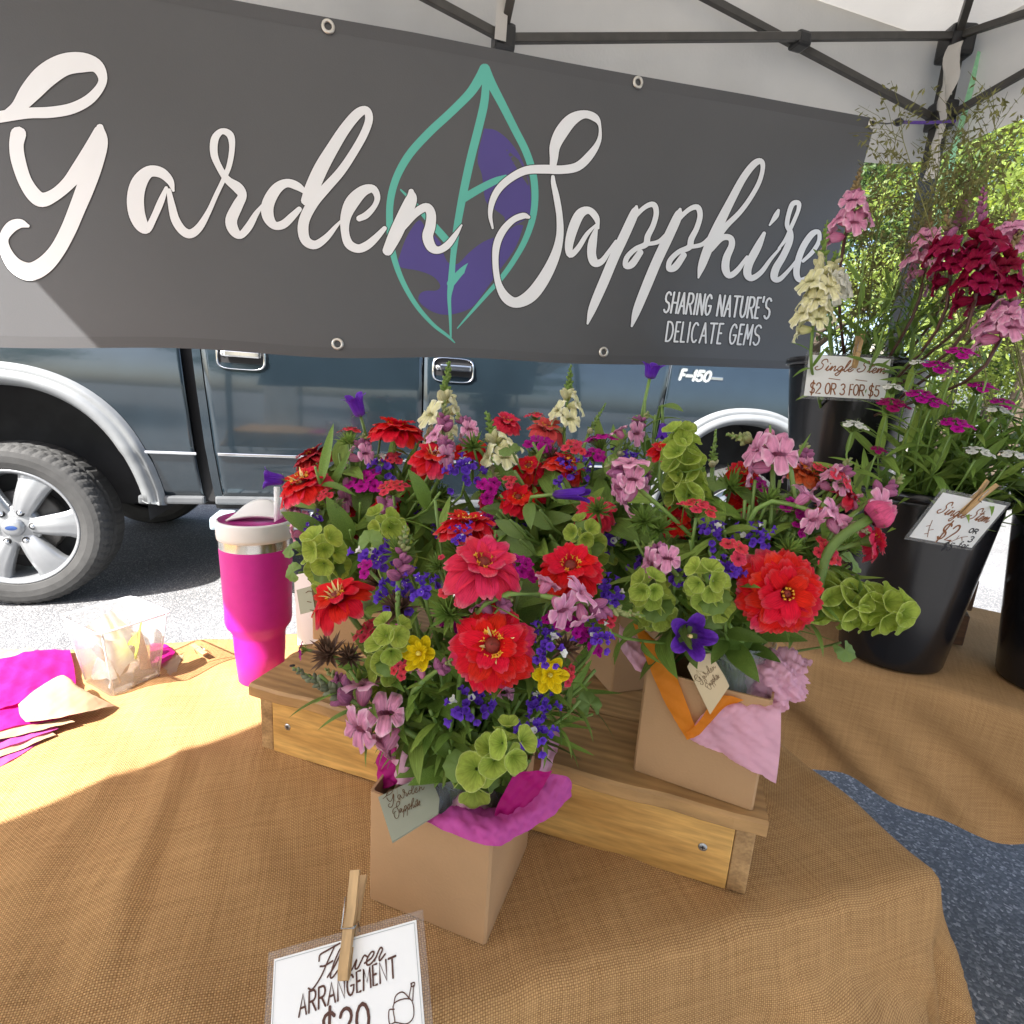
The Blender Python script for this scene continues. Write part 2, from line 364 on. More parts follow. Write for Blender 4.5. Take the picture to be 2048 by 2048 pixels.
def reg(ox, lst): return [[(ox + x * K, y * K, wd * K) for x, y, wd in s] for s in lst]
G1 = reg(0, [[(-160, 690, 40), (-80, 665, 40), (0, 640, 65), (150, 620, 60), (280, 615, 62), (400, 592, 62), (500, 535, 58), (562, 445, 48), (535, 365, 72), (455, 340, 110), (350, 352, 125), (250, 412, 135), (165, 500, 120), (95, 585, 80), (30, 625, 45)],
    [(95, 738, 88), (85, 800, 80), (95, 880, 80), (130, 990, 75), (180, 1070, 80), (230, 1100, 80), (300, 1070, 70), (370, 1010, 75), (430, 935, 90), (490, 830, 80), (535, 715, 40)],
    [(548, 700, 40), (550, 780, 85), (515, 900, 100), (468, 1030, 100), (420, 1150, 92), (370, 1270, 88), (310, 1380, 88), (240, 1460, 98), (160, 1498, 100), (80, 1465, 85), (28, 1390, 65), (15, 1315, 55), (55, 1252, 65), (105, 1232, 52), (150, 1245, 18)],
    [(955, 1050, 14), (935, 995, 42), (885, 950, 58), (820, 945, 66), (768, 1000, 88), (745, 1080, 95), (750, 1170, 92), (778, 1240, 75), (810, 1262, 45), (845, 1200, 38), (885, 1110, 38), (915, 1035, 20)],
    [(930, 1050, 26), (945, 1130, 40), (965, 1210, 48), (1005, 1270, 48), (1050, 1288, 50), (1100, 1250, 44), (1150, 1165, 30), (1190, 1075, 26), (1230, 990, 26), (1262, 910, 30), (1278, 810, 32), (1268, 740, 40), (1222, 718, 34), (1183, 760, 44), (1178, 840, 42), (1203, 910, 36), (1250, 985, 40), (1310, 1032, 58), (1335, 1075, 50), (1310, 1130, 60), (1275, 1210, 66), (1288, 1268, 58), (1325, 1296, 42), (1370, 1250, 44), (1410, 1180, 32), (1445, 1130, 16)],
    [(1690, 1060, 20), (1640, 1022, 45), (1580, 1005, 48), (1522, 1040, 62), (1478, 1120, 70), (1478, 1190, 65), (1512, 1240, 46), (1562, 1235, 48), (1612, 1190, 42), (1650, 1150, 30)],
    [(1690, 1100, 60), (1722, 1030, 80), (1772, 920, 80), (1835, 810, 70), (1905, 700, 62), (1975, 618, 56), (2022, 600, 44), (2038, 650, 44), (2008, 735, 45), (1948, 840, 46), (1880, 940, 50), (1800, 1030, 55), (1730, 1110, 62), (1682, 1200, 60), (1672, 1270, 60), (1690, 1328, 54), (1740, 1348, 48), (1800, 1308, 38), (1850, 1250, 24), (1880, 1215, 12)]])
G2 = reg(650, [[(190, 1200, 34), (230, 1180, 38), (275, 1130, 30), (290, 1080, 34), (265, 1036, 44), (210, 1048, 62), (150, 1110, 78), (115, 1190, 60), (110, 1270, 46), (130, 1340, 50), (180, 1368, 48), (230, 1352, 48), (280, 1310, 40), (330, 1255, 26)],
    [(478, 1050, 30), (478, 1095, 66), (440, 1180, 75), (390, 1290, 75), (348, 1378, 58)],
    [(375, 1320, 24), (440, 1240, 38), (500, 1172, 45), (560, 1138, 48), (588, 1172, 52), (585, 1240, 58), (570, 1300, 60), (590, 1358, 54), (630, 1376, 40), (680, 1348, 40), (725, 1290, 28), (758, 1238, 10)],
    [(930, 1255, 12), (916, 1180, 24), (930, 1100, 35), (970, 1030, 40), (1040, 972, 42), (1120, 936, 46), (1220, 930, 50), (1310, 932, 48), (1400, 914, 50), (1470, 850, 45), (1520, 770, 26), (1526, 690, 16), (1500, 642, 42), (1440, 622, 46), (1370, 652, 68), (1312, 722, 75), (1275, 800, 60), (1268, 870, 46), (1262, 915, 36)],
    [(1262, 972, 20), (1265, 1010, 28), (1282, 1090, 35), (1298, 1200, 36), (1298, 1310, 42), (1270, 1420, 55), (1210, 1540, 68), (1140, 1630, 72), (1062, 1668, 58), (1003, 1638, 54), (962, 1560, 36), (946, 1450, 34), (952, 1350, 40), (985, 1272, 40), (1040, 1212, 35), (1098, 1188, 34), (1128, 1196, 18)],
    [(1515, 1258, 10), (1502, 1198, 36), (1462, 1158, 40), (1412, 1178, 54), (1372, 1260, 56), (1350, 1350, 46), (1358, 1405, 34), (1400, 1368, 30), (1450, 1290, 24), (1500, 1238, 12)],
    [(1505, 1250, 16), (1482, 1330, 48), (1475, 1400, 50), (1492, 1448, 48), (1530, 1442, 34), (1570, 1390, 24), (1612, 1328, 16)]])
P1 = [[(1728, 1135, 16), (1716, 1172, 48), (1662, 1290, 55), (1600, 1420, 55), (1540, 1560, 55), (1482, 1700, 45), (1455, 1785, 12)],
    [(1640, 1310, 16), (1700, 1215, 24), (1770, 1142, 26), (1822, 1124, 32), (1838, 1170, 30), (1820, 1240, 30), (1790, 1300, 34), (1778, 1346, 34), (1720, 1372, 28), (1672, 1420, 30), (1664, 1466, 28), (1700, 1456, 40), (1748, 1390, 34)],
    [(1785, 1345, 22), (1850, 1330, 24), (1892, 1285, 12)]]
G2 += reg(650, P1) + reg(650, [[(x + 242, y + 15, wd) for x, y, wd in s] for s in P1])
G3 = reg(1348, [[(145, 1530, 10), (165, 1460, 44), (205, 1350, 54), (255, 1240, 54), (320, 1110, 45), (390, 980, 40), (450, 902, 38), (488, 885, 32), (500, 920, 25), (480, 1000, 25), (430, 1090, 26), (370, 1170, 28), (300, 1240, 32), (250, 1300, 40)],
    [(215, 1375, 26), (270, 1312, 34), (318, 1310, 34), (328, 1350, 35), (300, 1420, 42), (295, 1480, 44), (316, 1518, 34), (360, 1490, 30), (412, 1415, 16)],
    [(505, 1285, 20), (470, 1360, 42), (425, 1450, 45), (415, 1508, 44), (440, 1533, 34), (490, 1500, 28), (540, 1430, 20), (590, 1370, 14)],
    [(585, 1158, 18), (570, 1190, 30), (535, 1240, 10)],
    [(585, 1370, 14), (622, 1320, 20), (660, 1240, 22), (695, 1160, 22), (698, 1118, 28), (665, 1122, 28), (642, 1180, 26), (632, 1240, 26), (650, 1280, 30), (645, 1330, 36), (610, 1410, 38), (570, 1480, 42), (562, 1530, 40), (590, 1540, 28), (640, 1490, 20), (682, 1435, 14)],
    [(718, 1440, 18), (770, 1390, 24), (808, 1330, 24), (808, 1278, 24), (770, 1290, 34), (720, 1360, 36), (690, 1440, 36), (682, 1510, 35), (702, 1545, 28), (750, 1528, 24)]])
LEAF = reg(650, [[(885, 372, 58), (858, 425, 56), (800, 512, 50), (700, 612, 46), (580, 722, 46), (472, 840, 45), (402, 960, 42), (366, 1080, 40), (358, 1200, 38), (366, 1330, 35), (392, 1450, 32), (440, 1570, 28), (512, 1690, 25), (600, 1790, 20), (680, 1852, 16), (720, 1890, 6)],
    [(885, 372, 58), (922, 455, 52), (982, 570, 46), (1052, 710, 43), (1112, 830, 42), (1150, 950, 40), (1162, 1080, 38), (1150, 1200, 36), (1110, 1320, 33), (1050, 1430, 30), (980, 1530, 28), (900, 1620, 22), (820, 1712, 16), (735, 1810, 6)],
    [(892, 440, 40), (882, 560, 46), (850, 700, 46), (810, 860, 46), (775, 1020, 45), (750, 1150, 42), (725, 1300, 38), (710, 1430, 32), (700, 1560, 36), (690, 1640, 22), (695, 1750, 16), (698, 1860, 10)],
    [(770, 1088, 46), (860, 1036, 42), (940, 996, 38), (1000, 976, 30)],
    [(698, 1562, 42), (760, 1492, 35), (820, 1450, 28), (885, 1415, 6)],
    [(700, 1350, 40), (640, 1280, 40), (570, 1200, 35), (500, 1120, 25), (420, 1040, 8)]])
VIO = [[(880, 705), (950, 718), (1030, 785), (1095, 890), (1135, 1030), (1140, 1170), (1115, 1205), (1050, 1238), (1000, 1240), (995, 1195), (940, 1150), (890, 1100), (870, 960), (845, 870)],
       [(1100, 1240), (1075, 1320), (1040, 1390), (960, 1500), (890, 1600), (820, 1690), (740, 1725), (660, 1735), (580, 1710), (522, 1660), (527, 1620), (560, 1602), (620, 1600), (640, 1570), (600, 1522), (520, 1490), (410, 1465), (420, 1390), (460, 1290), (520, 1210), (560, 1250), (640, 1330), (660, 1400), (690, 1450), (740, 1450), (800, 1390), (880, 1330), (980, 1290), (1060, 1240)]]
for pg in VIO:
    pts = [(650 + x * K, y * K) for x, y in pg]; pc = catmull(pts + [pts[0]], 4)[:-1]
    part('violet_blot', MB().add([bpx(x, y, .0003) for x, y in pc], [tuple(range(len(pc)))]), violet_ink, ban, smooth=False)
part('leaf_emblem', strokes(LEAF, lambda x, y, h: bpx(x, y, h), .00045, dh=.0001, n=5, step=.00001), teal_ink, ban)
word1 = G1 + G2[:3]; word2 = G2[3:] + G3
for nm, wd in (('script_lettering', word1), ('script_lettering', word2)):
    part('lettering_outline', strokes(wd, lambda x, y, h: bpx(x, y, h), .0007, dh=.0001, grow=1.7, n=5, step=.00001), black_ink, ban)
    part(nm, strokes(wd, lambda x, y, h: bpx(x, y, h), .0010, dh=.0001, n=5, step=.000005), white_ink, ban)
# ---- pen-stroke capitals
def arc(cx, cy, rx, ry, a0, a1, n=7): return [(cx + rx * math.cos(R_(a0 + (a1 - a0) * i / n)), cy + ry * math.sin(R_(a0 + (a1 - a0) * i / n))) for i in range(n + 1)]
CAPS = {'A': [[(0, 0), (.5, 1), (1, 0)], [(.18, .36), (.82, .36)]], 'D': [[(.05, 0), (.05, 1)], [(.05, 1)] + arc(.35, .5, .6, .5, 90, -90) + [(.05, 0)]],
 'E': [[(.9, 1), (.05, 1), (.05, 0), (.9, 0)], [(.05, .52), (.75, .52)]], 'F': [[(.9, 1), (.05, 1), (.05, 0)], [(.05, .52), (.75, .52)]],
 'G': [arc(.5, .5, .48, .5, 40, 320, 10) + [(.95, .45), (.55, .45)]], 'H': [[(.05, 0), (.05, 1)], [(.95, 0), (.95, 1)], [(.05, .5), (.95, .5)]],
 'I': [[(.5, 0), (.5, 1)]], 'L': [[(.05, 1), (.05, 0), (.9, 0)]], 'M': [[(0, 0), (.08, 1), (.5, .3), (.92, 1), (1, 0)]], 'N': [[(.05, 0), (.05, 1), (.95, 0), (.95, 1)]],
 'O': [arc(.5, .5, .48, .5, 90, 450, 12)], 'C': [arc(.5, .5, .48, .5, 50, 310, 10)],
 'R': [[(.05, 0), (.05, 1)], [(.05, 1)] + arc(.55, .74, .38, .26, 90, -90, 6) + [(.05, .48)], [(.45, .48), (.98, 0)]],
 'S': [arc(.5, .75, .44, .25, 30, 270, 7) + arc(.5, .25, .44, .25, 90, -150, 7)], 'T': [[(0, 1), (1, 1)], [(.5, 1), (.5, 0)]],
 'U': [[(.05, 1), (.05, .35)] + arc(.5, .35, .45, .35, 180, 360, 6) + [(.95, 1)]], "'": [[(.5, 1.05), (.4, .8)]], '-': [[(.1, .45), (.9, .45)]],
 '$': [arc(.5, .75, .44, .25, 30, 270, 7) + arc(.5, .25, .44, .25, 90, -150, 7), [(.55, 1.18), (.45, -.18)]],
 '2': [arc(.5, .72, .42, .28, 170, -30, 7) + [(.05, 0), (.98, .02)]], '0': [arc(.5, .5, .46, .5, 90, 450, 12)],
 '3': [arc(.45, .75, .42, .25, 150, -90, 7) + arc(.45, .25, .48, .27, 90, -150, 7)], '5': [[(.9, 1), (.2, 1), (.15, .55)] + arc(.48, .32, .45, .32, 110, -150, 8)], '1': [[(.2, .8), (.55, 1), (.55, 0)]],
 'o': [arc(.5, .3, .4, .3, 90, 450, 10)], 'f': [arc(.6, .85, .3, .15, 30, 180, 4) + [(.3, 0)], [(.05, .55), (.75, .55)]], 'r': [[(.2, .6), (.2, 0)], arc(.55, .4, .35, .2, 180, 60, 4)]}
def capline(txt, x0, x1, w, space=.45, gap=.28, narrow=("I", "'", "1")):
    """strokes in a unit frame: x from x0 to x1, y 0..1"""
    adv = [space if c == ' ' else (.25 if c in narrow else .62 if c in 'frEFL' else 1.) for c in txt]
    tot = sum(adv) + gap * (len(txt) - 1); s = (x1 - x0) / tot; x = x0; out = []
    for c, a in zip(txt, adv):
        if c != ' ':
            for st in CAPS[c]:
                q = [(x + p[0] * a * s, p[1], w) for p in st]
                for i in range(len(q)):
                    pass
                out.append(q)
        x += (a + gap) * s
    return out
def quadmap(TL, TR, BR_, BL_, plane):
    def f(x, y, h):
        a = (lerp(BL_[0], BR_[0], x), lerp(BL_[1], BR_[1], x)); b = (lerp(TL[0], TR[0], x), lerp(TL[1], TR[1], x))
        return plane(lerp(a[0], b[0], y), lerp(a[1], b[1], y), h)
    return f
def straight(lst, asp, fmap, h0, dh=.0003, mb=None, grow=0):
    """polyline strokes in a unit frame (asp = width/height)"""
    L2 = []
    for s in lst:
        q = [(x * asp, y, wd) for x, y, wd in s]; cur = [q[0]]
        for i in range(1, len(q)):
            cur.append(q[i])
            if i < len(q) - 1:
                a = math.atan2(q[i][1] - q[i - 1][1], q[i][0] - q[i - 1][0]); b = math.atan2(q[i + 1][1] - q[i][1], q[i + 1][0] - q[i][0])
                if abs((b - a + math.pi) % (2 * math.pi) - math.pi) > .9: L2.append(cur); cur = [q[i]]
        L2.append(cur)
    return strokes(L2, lambda x, y, h: fmap(x / asp, y, h), h0, dh, n=1, mb=mb, wmin=.001, grow=grow, step=.00001)
for nm, q, txt in (('tagline', [(1336, 583), (1549, 596), (1543, 637), (1328, 624)], "SHARING NATURE'S"), ('tagline', [(1338, 643), (1530, 650), (1522, 690), (1332, 682)], 'DELICATE GEMS')):
    fm = quadmap(*q, bpx); ls = capline(txt, 0, 1, .10, .5, .34)
    part('tagline_outline', straight(ls, 5.1, fm, .0006, dh=.00005, grow=.035), black_ink, ban)
    part(nm, straight(ls, 5.1, fm, .0009, dh=.00005), white_ink, ban)
# ---- bungee to the corner leg
cordm = M_('violet_cord', (.10, .045, .28), .8, .2, 200)
bun = thing('bungee_cord', bpx(1746, 247), 'purple bungee cord with black hook tying the banner corner to the leg', 'cord')
pA, pB, pC = bpx(1746, 247, .012), bpx(1782, 241, .03), legs[0] + V(0, 0, atp(1890, 228, BP, BN).z) - td * .05
pB = pA.lerp(pC, .28)
part('cord', MB().tube([pB, pB.lerp(pC, .5) - V(0, 0, .003), pC], .0045, 8), cordm, bun)
part('hook', MB().tube([pA - V(0, 0, .0) + BN * .01, pA, pA.lerp(pB, .5) - V(0, 0, .004), pB], .002, 6), black_metal, bun)
Fk = frame(pC - pA); Fk.translation = pB
part('hook_ball', MB().lathe([(0, -.016), (.008, -.012), (.0115, 0), (.008, .012), (0, .018)], 12, Fk), black_plastic, bun)
# ================================================================== TRUCK
TY = R_(14.2); ub = V(math.cos(TY), math.sin(TY), 0); un = V(-math.sin(TY), math.cos(TY), 0); TO = V(-2.523, 2.604, 0)
def TP(s, d, z): return TO + ub * s + un * d + V(0, 0, z)
TM = Matrix(((ub.x, un.x, 0, TO.x), (ub.y, un.y, 0, TO.y), (0, 0, 1, 0), (0, 0, 0, 1)))
paintm = M_('slate_blue_car_paint', (.016, .027, .036), .12, .12, 6, coat=1., metal=.35, spec=.5)
silver = M_('silver_trim_paint', (.19, .20, .205), .42, .08, 12, metal=.15)
darkgap = M_('gap_shade_and_grille_black', (.006, .006, .007), .7, .2, 20)  # flat black puts the shade of gaps, recesses and slots into colour; also grille
chrome = M_('chrome', (.75, .77, .79), .12, .05, 20, metal=1.)
tyre_m = M_('tyre_rubber', (.036, .036, .035), .8, .25, 12, .3, 90)
alloy = M_('machined_alloy', (.28, .29, .30), .32, .06, 9, metal=.55)
under = M_('underbody_black', (.03, .03, .031), .8, .3, 8)
glass_d = M_('tinted_window_glass', (.01, .013, .015), .04, .1, 3, coat=.5, spec=.8)
plast = M_('grey_step_plastic', (.26, .28, .30), .4, .08, 15)
truck = thing('pickup_truck', TO, 'dark blue crew cab pickup truck parked behind the banner', 'truck')
truck.rotation_euler = (0, 0, TY); truck.matrix_basis = TM.copy()
def tpart(name, mb, mat, smooth=True, root=None):
    return obj(name, mb, mat, root or truck, None, smooth)          # truck-local coordinates: x along, y away, z up
def dep(z):
    return .055 * max(0, (.82 - z) / .3) ** 1.5 + .03 * max(0, (z - 1.12) / .35) ** 2 + (.010 if z < .80 else 0)
HUB1, HUB2, HZ = .05, 4.14, .415
def arch(s, c, grow=0.):
    x = abs(s - c) / (.60 + grow)
    return HZ + (.725 + grow) * (1 - x ** 2.3) ** (1 / 2.3) if x < 1 else 0
ZS, ZB = .575, 1.46
def gap_s(z): return lerp(.945, .885, (z - .57) / .76)
def panel(name, s0, s1, zt, nu=40, nv=22, arc_c=None, lo=ZS):
    def fn(a, b):
        sn = lerp(s0(.9), s1(.9), a); zb = lo
        if arc_c is not None: zb = max(lo, arch(sn, arc_c))
        z = lerp(zb, zt(sn), b)
        s = lerp(s0(z), s1(z), a)
        return (s, dep(z), z)
    o = tpart(name, MB().grid(fn, nu, nv), paintm)
    md = o.modifiers.new('thick', 'SOLIDIFY'); md.thickness = .02; md.offset = -1
    return o
bed = panel('bed_side', lambda z: -1.15, lambda z: gap_s(z) - .036, lambda s: ZB + .0, 120, 22, HUB1)
d1 = panel('rear_door', lambda z: gap_s(z) + .062, lambda z: 2.046, lambda s: ZB + .02)
d2 = panel('front_door', lambda z: 2.056, lambda z: lerp(3.44, 3.535, (z - .57) / .8), lambda s: ZB)
fen = panel('front_fender', lambda z: lerp(3.45, 3.545, (z - .57) / .8), lambda z: 4.98, lambda s: ZB + .075 - .11 * max(0, (s - 3.7) / 1.3) ** 2, 90, 22, HUB2)
pil = tpart('cab_corner', MB().grid(lambda a, b: (lerp(gap_s(lerp(ZS, ZB, b)) + .018, gap_s(lerp(ZS, ZB, b)) + .056, a), dep(lerp(ZS, ZB, b)), lerp(ZS, ZB, b)), 3, 16), paintm)
tpart('cab_gap', MB().grid(lambda a, b: (lerp(gap_s(lerp(.55, ZB, b)) - .045, gap_s(lerp(.55, ZB, b)) + .024, a), .06, lerp(.55, ZB, b)), 1, 8), darkgap)
# body core behind the skin
def core(name, s0, s1, z0, z1, d0=.10, d1=1.85, mat=under):
    return tpart(name, bevelled(MB().box(((s0 + s1) / 2, (d0 + d1) / 2, (z0 + z1) / 2), (s1 - s0, d1 - d0, z1 - z0)), .02, 2), mat)
core('chassis', -1.0, 4.9, .42, .60, .55, 1.4)
core('cab_floor', .95, 3.42, .50, 1.40, .085, 1.87)
core('bed_box', -1.15, -.62, .6, 1.42, .085, 1.87); core('bed_box', .72, .86, .6, 1.42, .085, 1.87)
core('bed_box', -1.15, .86, 1.15, 1.42, .085, 1.87)
core('engine_bay', 3.42, 3.50, .6, 1.38, .085, 1.87); core('engine_bay', 3.5, 4.95, 1.15, 1.30, .1, 1.85)
for c in (HUB1, HUB2):
    def well(a, b, c=c):
        an = math.pi * a; return (c + .60 * math.cos(an), .03 + .42 * b, max(.45, HZ + .73 * math.sin(an) ** .85))
    tpart('wheel_well', MB().grid(well, 24, 4), under)
    tpart('wheel_well', MB().grid(lambda a, b, c=c: (c - .62 + 1.24 * a, .46, .45 + .75 * b), 2, 2), under)
def flare(c):
    def fn(a, b):
        an = lerp(R_(-12), R_(192), a); e = 2 / 2.3
        cx, sx = math.cos(an), math.sin(an)
        rx, rz = lerp(.575, .685, b), lerp(.695, .805, b)
        x = math.copysign(abs(cx) ** e, cx) * rx; z = math.copysign(abs(sx) ** e, sx) * rz
        z = HZ + (z if z > 0 else z)
        bul = -.045 * math.sin(math.pi * min(1, b * 1.25)) ** .7 if b < .8 else -.045 * (1 - b) / .2 * .7
        return (c + x, dep(max(z, .6)) + bul - .004 + (.05 if b == 0 else 0), max(z, .56 - .03 * b))
    return tpart('wheel_flare', MB().grid(fn, 60, 10), silver)
flare(HUB1); flare(HUB2)
tpart('trim_strip', bevelled(MB().box(((.66 + .86) / 2 + .02, dep(.815) - .003, .815), (.24, .008, .014)), .002, 1), chrome)
tpart('trim_strip', bevelled(MB().box(((.99 + 2.04) / 2, dep(.815) - .003, .815), (1.03, .008, .014)), .002, 1), chrome)
tpart('trim_strip', bevelled(MB().box(((2.06 + 3.43) / 2, dep(.815) - .003, .815), (1.36, .008, .014)), .002, 1), chrome)
for s0, s1 in ((.60, .915), (.965, 3.46)):
    tpart('sill', bevelled(MB().box(((s0 + s1) / 2, .075, .560), (s1 - s0, .09, .045)), .012, 2), silver if s0 > .9 and False else M_('grey_sill', (.08, .085, .09), .5, .2, 10))
# running board
rb = tpart('running_board', bevelled(MB().box(((1.02 + 3.35) / 2, -.03, .468), (2.33, .20, .055)), .012, 2), plast)
for k in range(46):
    s = 1.16 + k * .047
    tpart('tread_strip', bevelled(MB().box((s, -.035, .4985), (.017, .13, .005)), .001, 1), M_('grey_rubber_tread', (.12, .13, .14), .7), root=rb)
tpart('board_end_cap', bevelled(MB().box((1.02, -.03, .472), (.09, .212, .066)), .016, 2), M_('pale_end_cap', (.28, .34, .37), .35), root=rb)
def handle(dr, s, z):
    W, H = .235, .135
    def ring(a, b):
        an = 2 * math.pi * a; k = 4.5
        cx, sx = math.cos(an), math.sin(an)
        g = (abs(cx) ** k + abs(sx) ** k) ** (-1 / k)
        r = lerp(1.0, .88, b)
        return (s + W / 2 * g * cx * r, dep(z) - .004 - .010 * math.sin(math.pi * b) - (0 if b < .99 else -.006), z + H / 2 * g * sx * r)
    tpart('handle_bezel', MB().grid(ring, 48, 5, True), chrome, root=dr)
    tpart('handle_recess', MB().grid(lambda a, b: (s + (a - .5) * W * .92, dep(z) - .003, z + (b - .5) * H * .9), 2, 2), darkgap, root=dr)
    tpart('door_handle', bevelled(MB().box((s + .01, dep(z) - .022, z + .012), (W * .74, .022, .036)), .009, 2), chrome, root=dr)
    tpart('handle_lock', MB().lathe([(0, .004), (.012, .004), (.014, 0)], 14, Matrix.Translation((s - W * .36, dep(z) - .004, z + .01)) @ Matrix.Rotation(R_(90), 4, 'X')), chrome, root=dr)
handle(d1, 1.13, 1.318); handle(d2, 2.215, 1.325)
# badge
bd = MB()
ls = capline('F-150', 0, 1, .19, .4, .22)
part_b = straight(ls, 3.1, lambda x, y, h: V(3.615 + x * .205 + y * .015, dep(1.39) - .003 - h * 3, 1.366 + y * .060), .001, dh=.0004)
b1 = tpart('badge', straight(ls, 3.1, lambda x, y, h: V(3.615 + x * .205 + y * .015, dep(1.39) - .002 - h, 1.366 + y * .060), .001, grow=.09), chrome, root=fen)
tpart('badge_letters', straight(ls, 3.1, lambda x, y, h: V(3.615 + x * .205 + y * .015, dep(1.39) - .004 - h, 1.366 + y * .060), .001), M_('badge_white', (.8, .82, .84), .2, metal=.6), root=fen)
tpart('badge_bar', bevelled(MB().box((3.872, dep(1.39) - .004, 1.390), (.09, .006, .018)), .002, 1), chrome, root=fen)
# greenhouse, roof, hood, far side, ends
def gh(s, z): return lerp(.05, .24, (z - ZB) / .5)
for s0, s1, t0, t1 in ((1.02, 2.0, 1.16, 2.0), (2.1, 3.40, 2.1, 2.98)):
    for far in (0, 1):
        def win(a, b, s0=s0, s1=s1, t0=t0, t1=t1, far=far):
            z = lerp(ZB + .035, 1.90, b); s = lerp(lerp(s0, s1, a), lerp(t0, t1, a), b); d = gh(s, z)
            return (s, d + .004 if not far else 1.95 - d - .004, z)
        tpart('window', MB().grid(win, 4, 4), glass_d)
for far in (0, 1):
    def frm(a, b, far=far):
        z = lerp(ZB - .01, 1.955, b); s = lerp(lerp(.94, 3.52, a), lerp(1.08, 2.90, a), b); d = gh(s, z)
        return (s, d + .012 if not far else 1.95 - d - .012, z)
    tpart('cab_side_frame', MB().grid(frm, 8, 6), paintm)
tpart('roof', MB().grid(lambda a, b: (lerp(1.06, 2.92, a), lerp(.22, 1.73, b), 1.955 + .045 * math.sin(math.pi * a) ** .5 * math.sin(math.pi * b) ** .5), 12, 10), paintm)
tpart('windscreen', MB().grid(lambda a, b: (lerp(3.52, 2.90, b), lerp(lerp(.06, .25, b), lerp(1.89, 1.70, b), a), lerp(ZB, 1.955, b)), 6, 6), glass_d)
tpart('rear_window', MB().grid(lambda a, b: (lerp(.94, 1.08, b), lerp(lerp(.06, .25, b), lerp(1.89, 1.70, b), a), lerp(ZB - .02, 1.955, b)), 6, 6), glass_d)
tpart('hood', MB().grid(lambda a, b: (lerp(3.50, 4.98, a), lerp(.04, 1.91, b), ZB + .07 - .115 * a ** 2 + .05 * math.sin(math.pi * b) ** .6), 14, 12), paintm)
tpart('front_end', bevelled(MB().box((4.96, .975, 1.0), (.06, 1.86, .72)), .03, 2), paintm)
tpart('grille', bevelled(MB().box((5.0, .975, 1.08), (.05, 1.0, .36)), .02, 2), darkgap)
for k in range(3): tpart('grille_bar', bevelled(MB().box((5.03, .975, .97 + k * .11), (.03, 1.0, .035)), .01, 2), chrome)
for y in (.27, 1.68): tpart('headlight', bevelled(MB().box((4.99, y, 1.10), (.05, .30, .30)), .03, 2), M_('headlight_lens', (.7, .74, .78), .1))
for s, w_ in ((5.06, .2), (-1.22, .18)): tpart('bumper', bevelled(MB().box((s, .975, .62), (w_, 1.9, .24)), .04, 3), chrome)
tpart('tailgate', bevelled(MB().box((-1.16, .975, 1.05), (.05, 1.84, .80)), .02, 2), paintm)
tpart('far_side', MB().grid(lambda a, b: (lerp(-1.15, 4.98, a), 1.95 - dep(lerp(.62, ZB, b)), lerp(.62, ZB - .02, b)), 20, 12), paintm)
tpart('bed_rail', bevelled(MB().box((-.13, .09, 1.455), (2.04, .13, .035)), .012, 2), M_('black_rail_cap', (.02, .02, .02), .6))
tpart('bed_rail', bevelled(MB().box((-.13, 1.86, 1.455), (2.04, .13, .035)), .012, 2), M_('black_rail_cap', (.02, .02, .02), .6))
# wheels: axis along y (local), outer face towards -y
def tyre_mesh():
    prof = [(.285, -.108), (.300, -.122), (.330, -.131), (.360, -.132), (.385, -.126), (.398, -.116), (.408, -.102), (.4135, -.085), (.4135, -.078), (.4145, -.06), (.4145, -.045), (.416, -.025), (.416, -.01), (.416, .01), (.416, .06), (.413, .09), (.398, .115), (.36, .13), (.30, .12), (.285, .105)]
    n = 168; mb = MB()
    def fn(a, b):
        k = b * (len(prof) - 1); i = int(round(k)); r, y = prof[i]; seg = int(round(a * n)) % n
        if 4 <= i <= 7 and seg % 3 == 0: r -= (.002, .004, .005, .005)[i - 4]
        if i in (8, 11): r -= .007
        if i in (9, 10) and (seg + 1) % 3 == 0: r -= .004
        if i in (12, 13, 14) and seg % 4 == 0: r -= .004
        an = a * 2 * math.pi + (.012 * math.sin(i * 1.7))
        return (r * math.cos(an), y, r * math.sin(an))
    return mb.grid(fn, n, len(prof) - 1, True).mesh('tyre', False)
def rim_mesh():
    mb = MB()
    bar_ = [(.292, -.110), (.296, -.118), (.290, -.122), (.280, -.116), (.272, -.100), (.262, -.04), (.255, .05), (.27, .10)]
    mb.grid(lambda a, b: (bar_[int(round(b * 7))][0] * math.cos(a * 2 * math.pi), bar_[int(round(b * 7))][1], bar_[int(round(b * 7))][0] * math.sin(a * 2 * math.pi)), 72, 7, True)
    for k in range(6):
        an0 = R_(4 + 60 * k)
        def sp(a, b, an0=an0):
            r = lerp(.045, .284, b); wd = lerp(.034, .072, b ** 1.1) * (1.0 if b < .9 else 1.12)
            u = (a - .5) * 2
            edge = abs(u) > .78
            x = r; t = wd * max(-.86, min(.86, u)) if not edge else wd * math.copysign(1, u)
            y = -.085 - .022 * math.sin(b * math.pi * .9) - .010 * (1 - abs(u)) + (.05 if abs(u) > .99 else 0)
            return (x * math.cos(an0) - t * math.sin(an0), y, x * math.sin(an0) + t * math.cos(an0))
        mb.grid(sp, 10, 10)
    return mb.mesh('wheel')
hubp = MB().lathe([(0, -.112), (.035, -.110), (.046, -.100), (.05, -.085)], 28, Matrix.Identity(4))
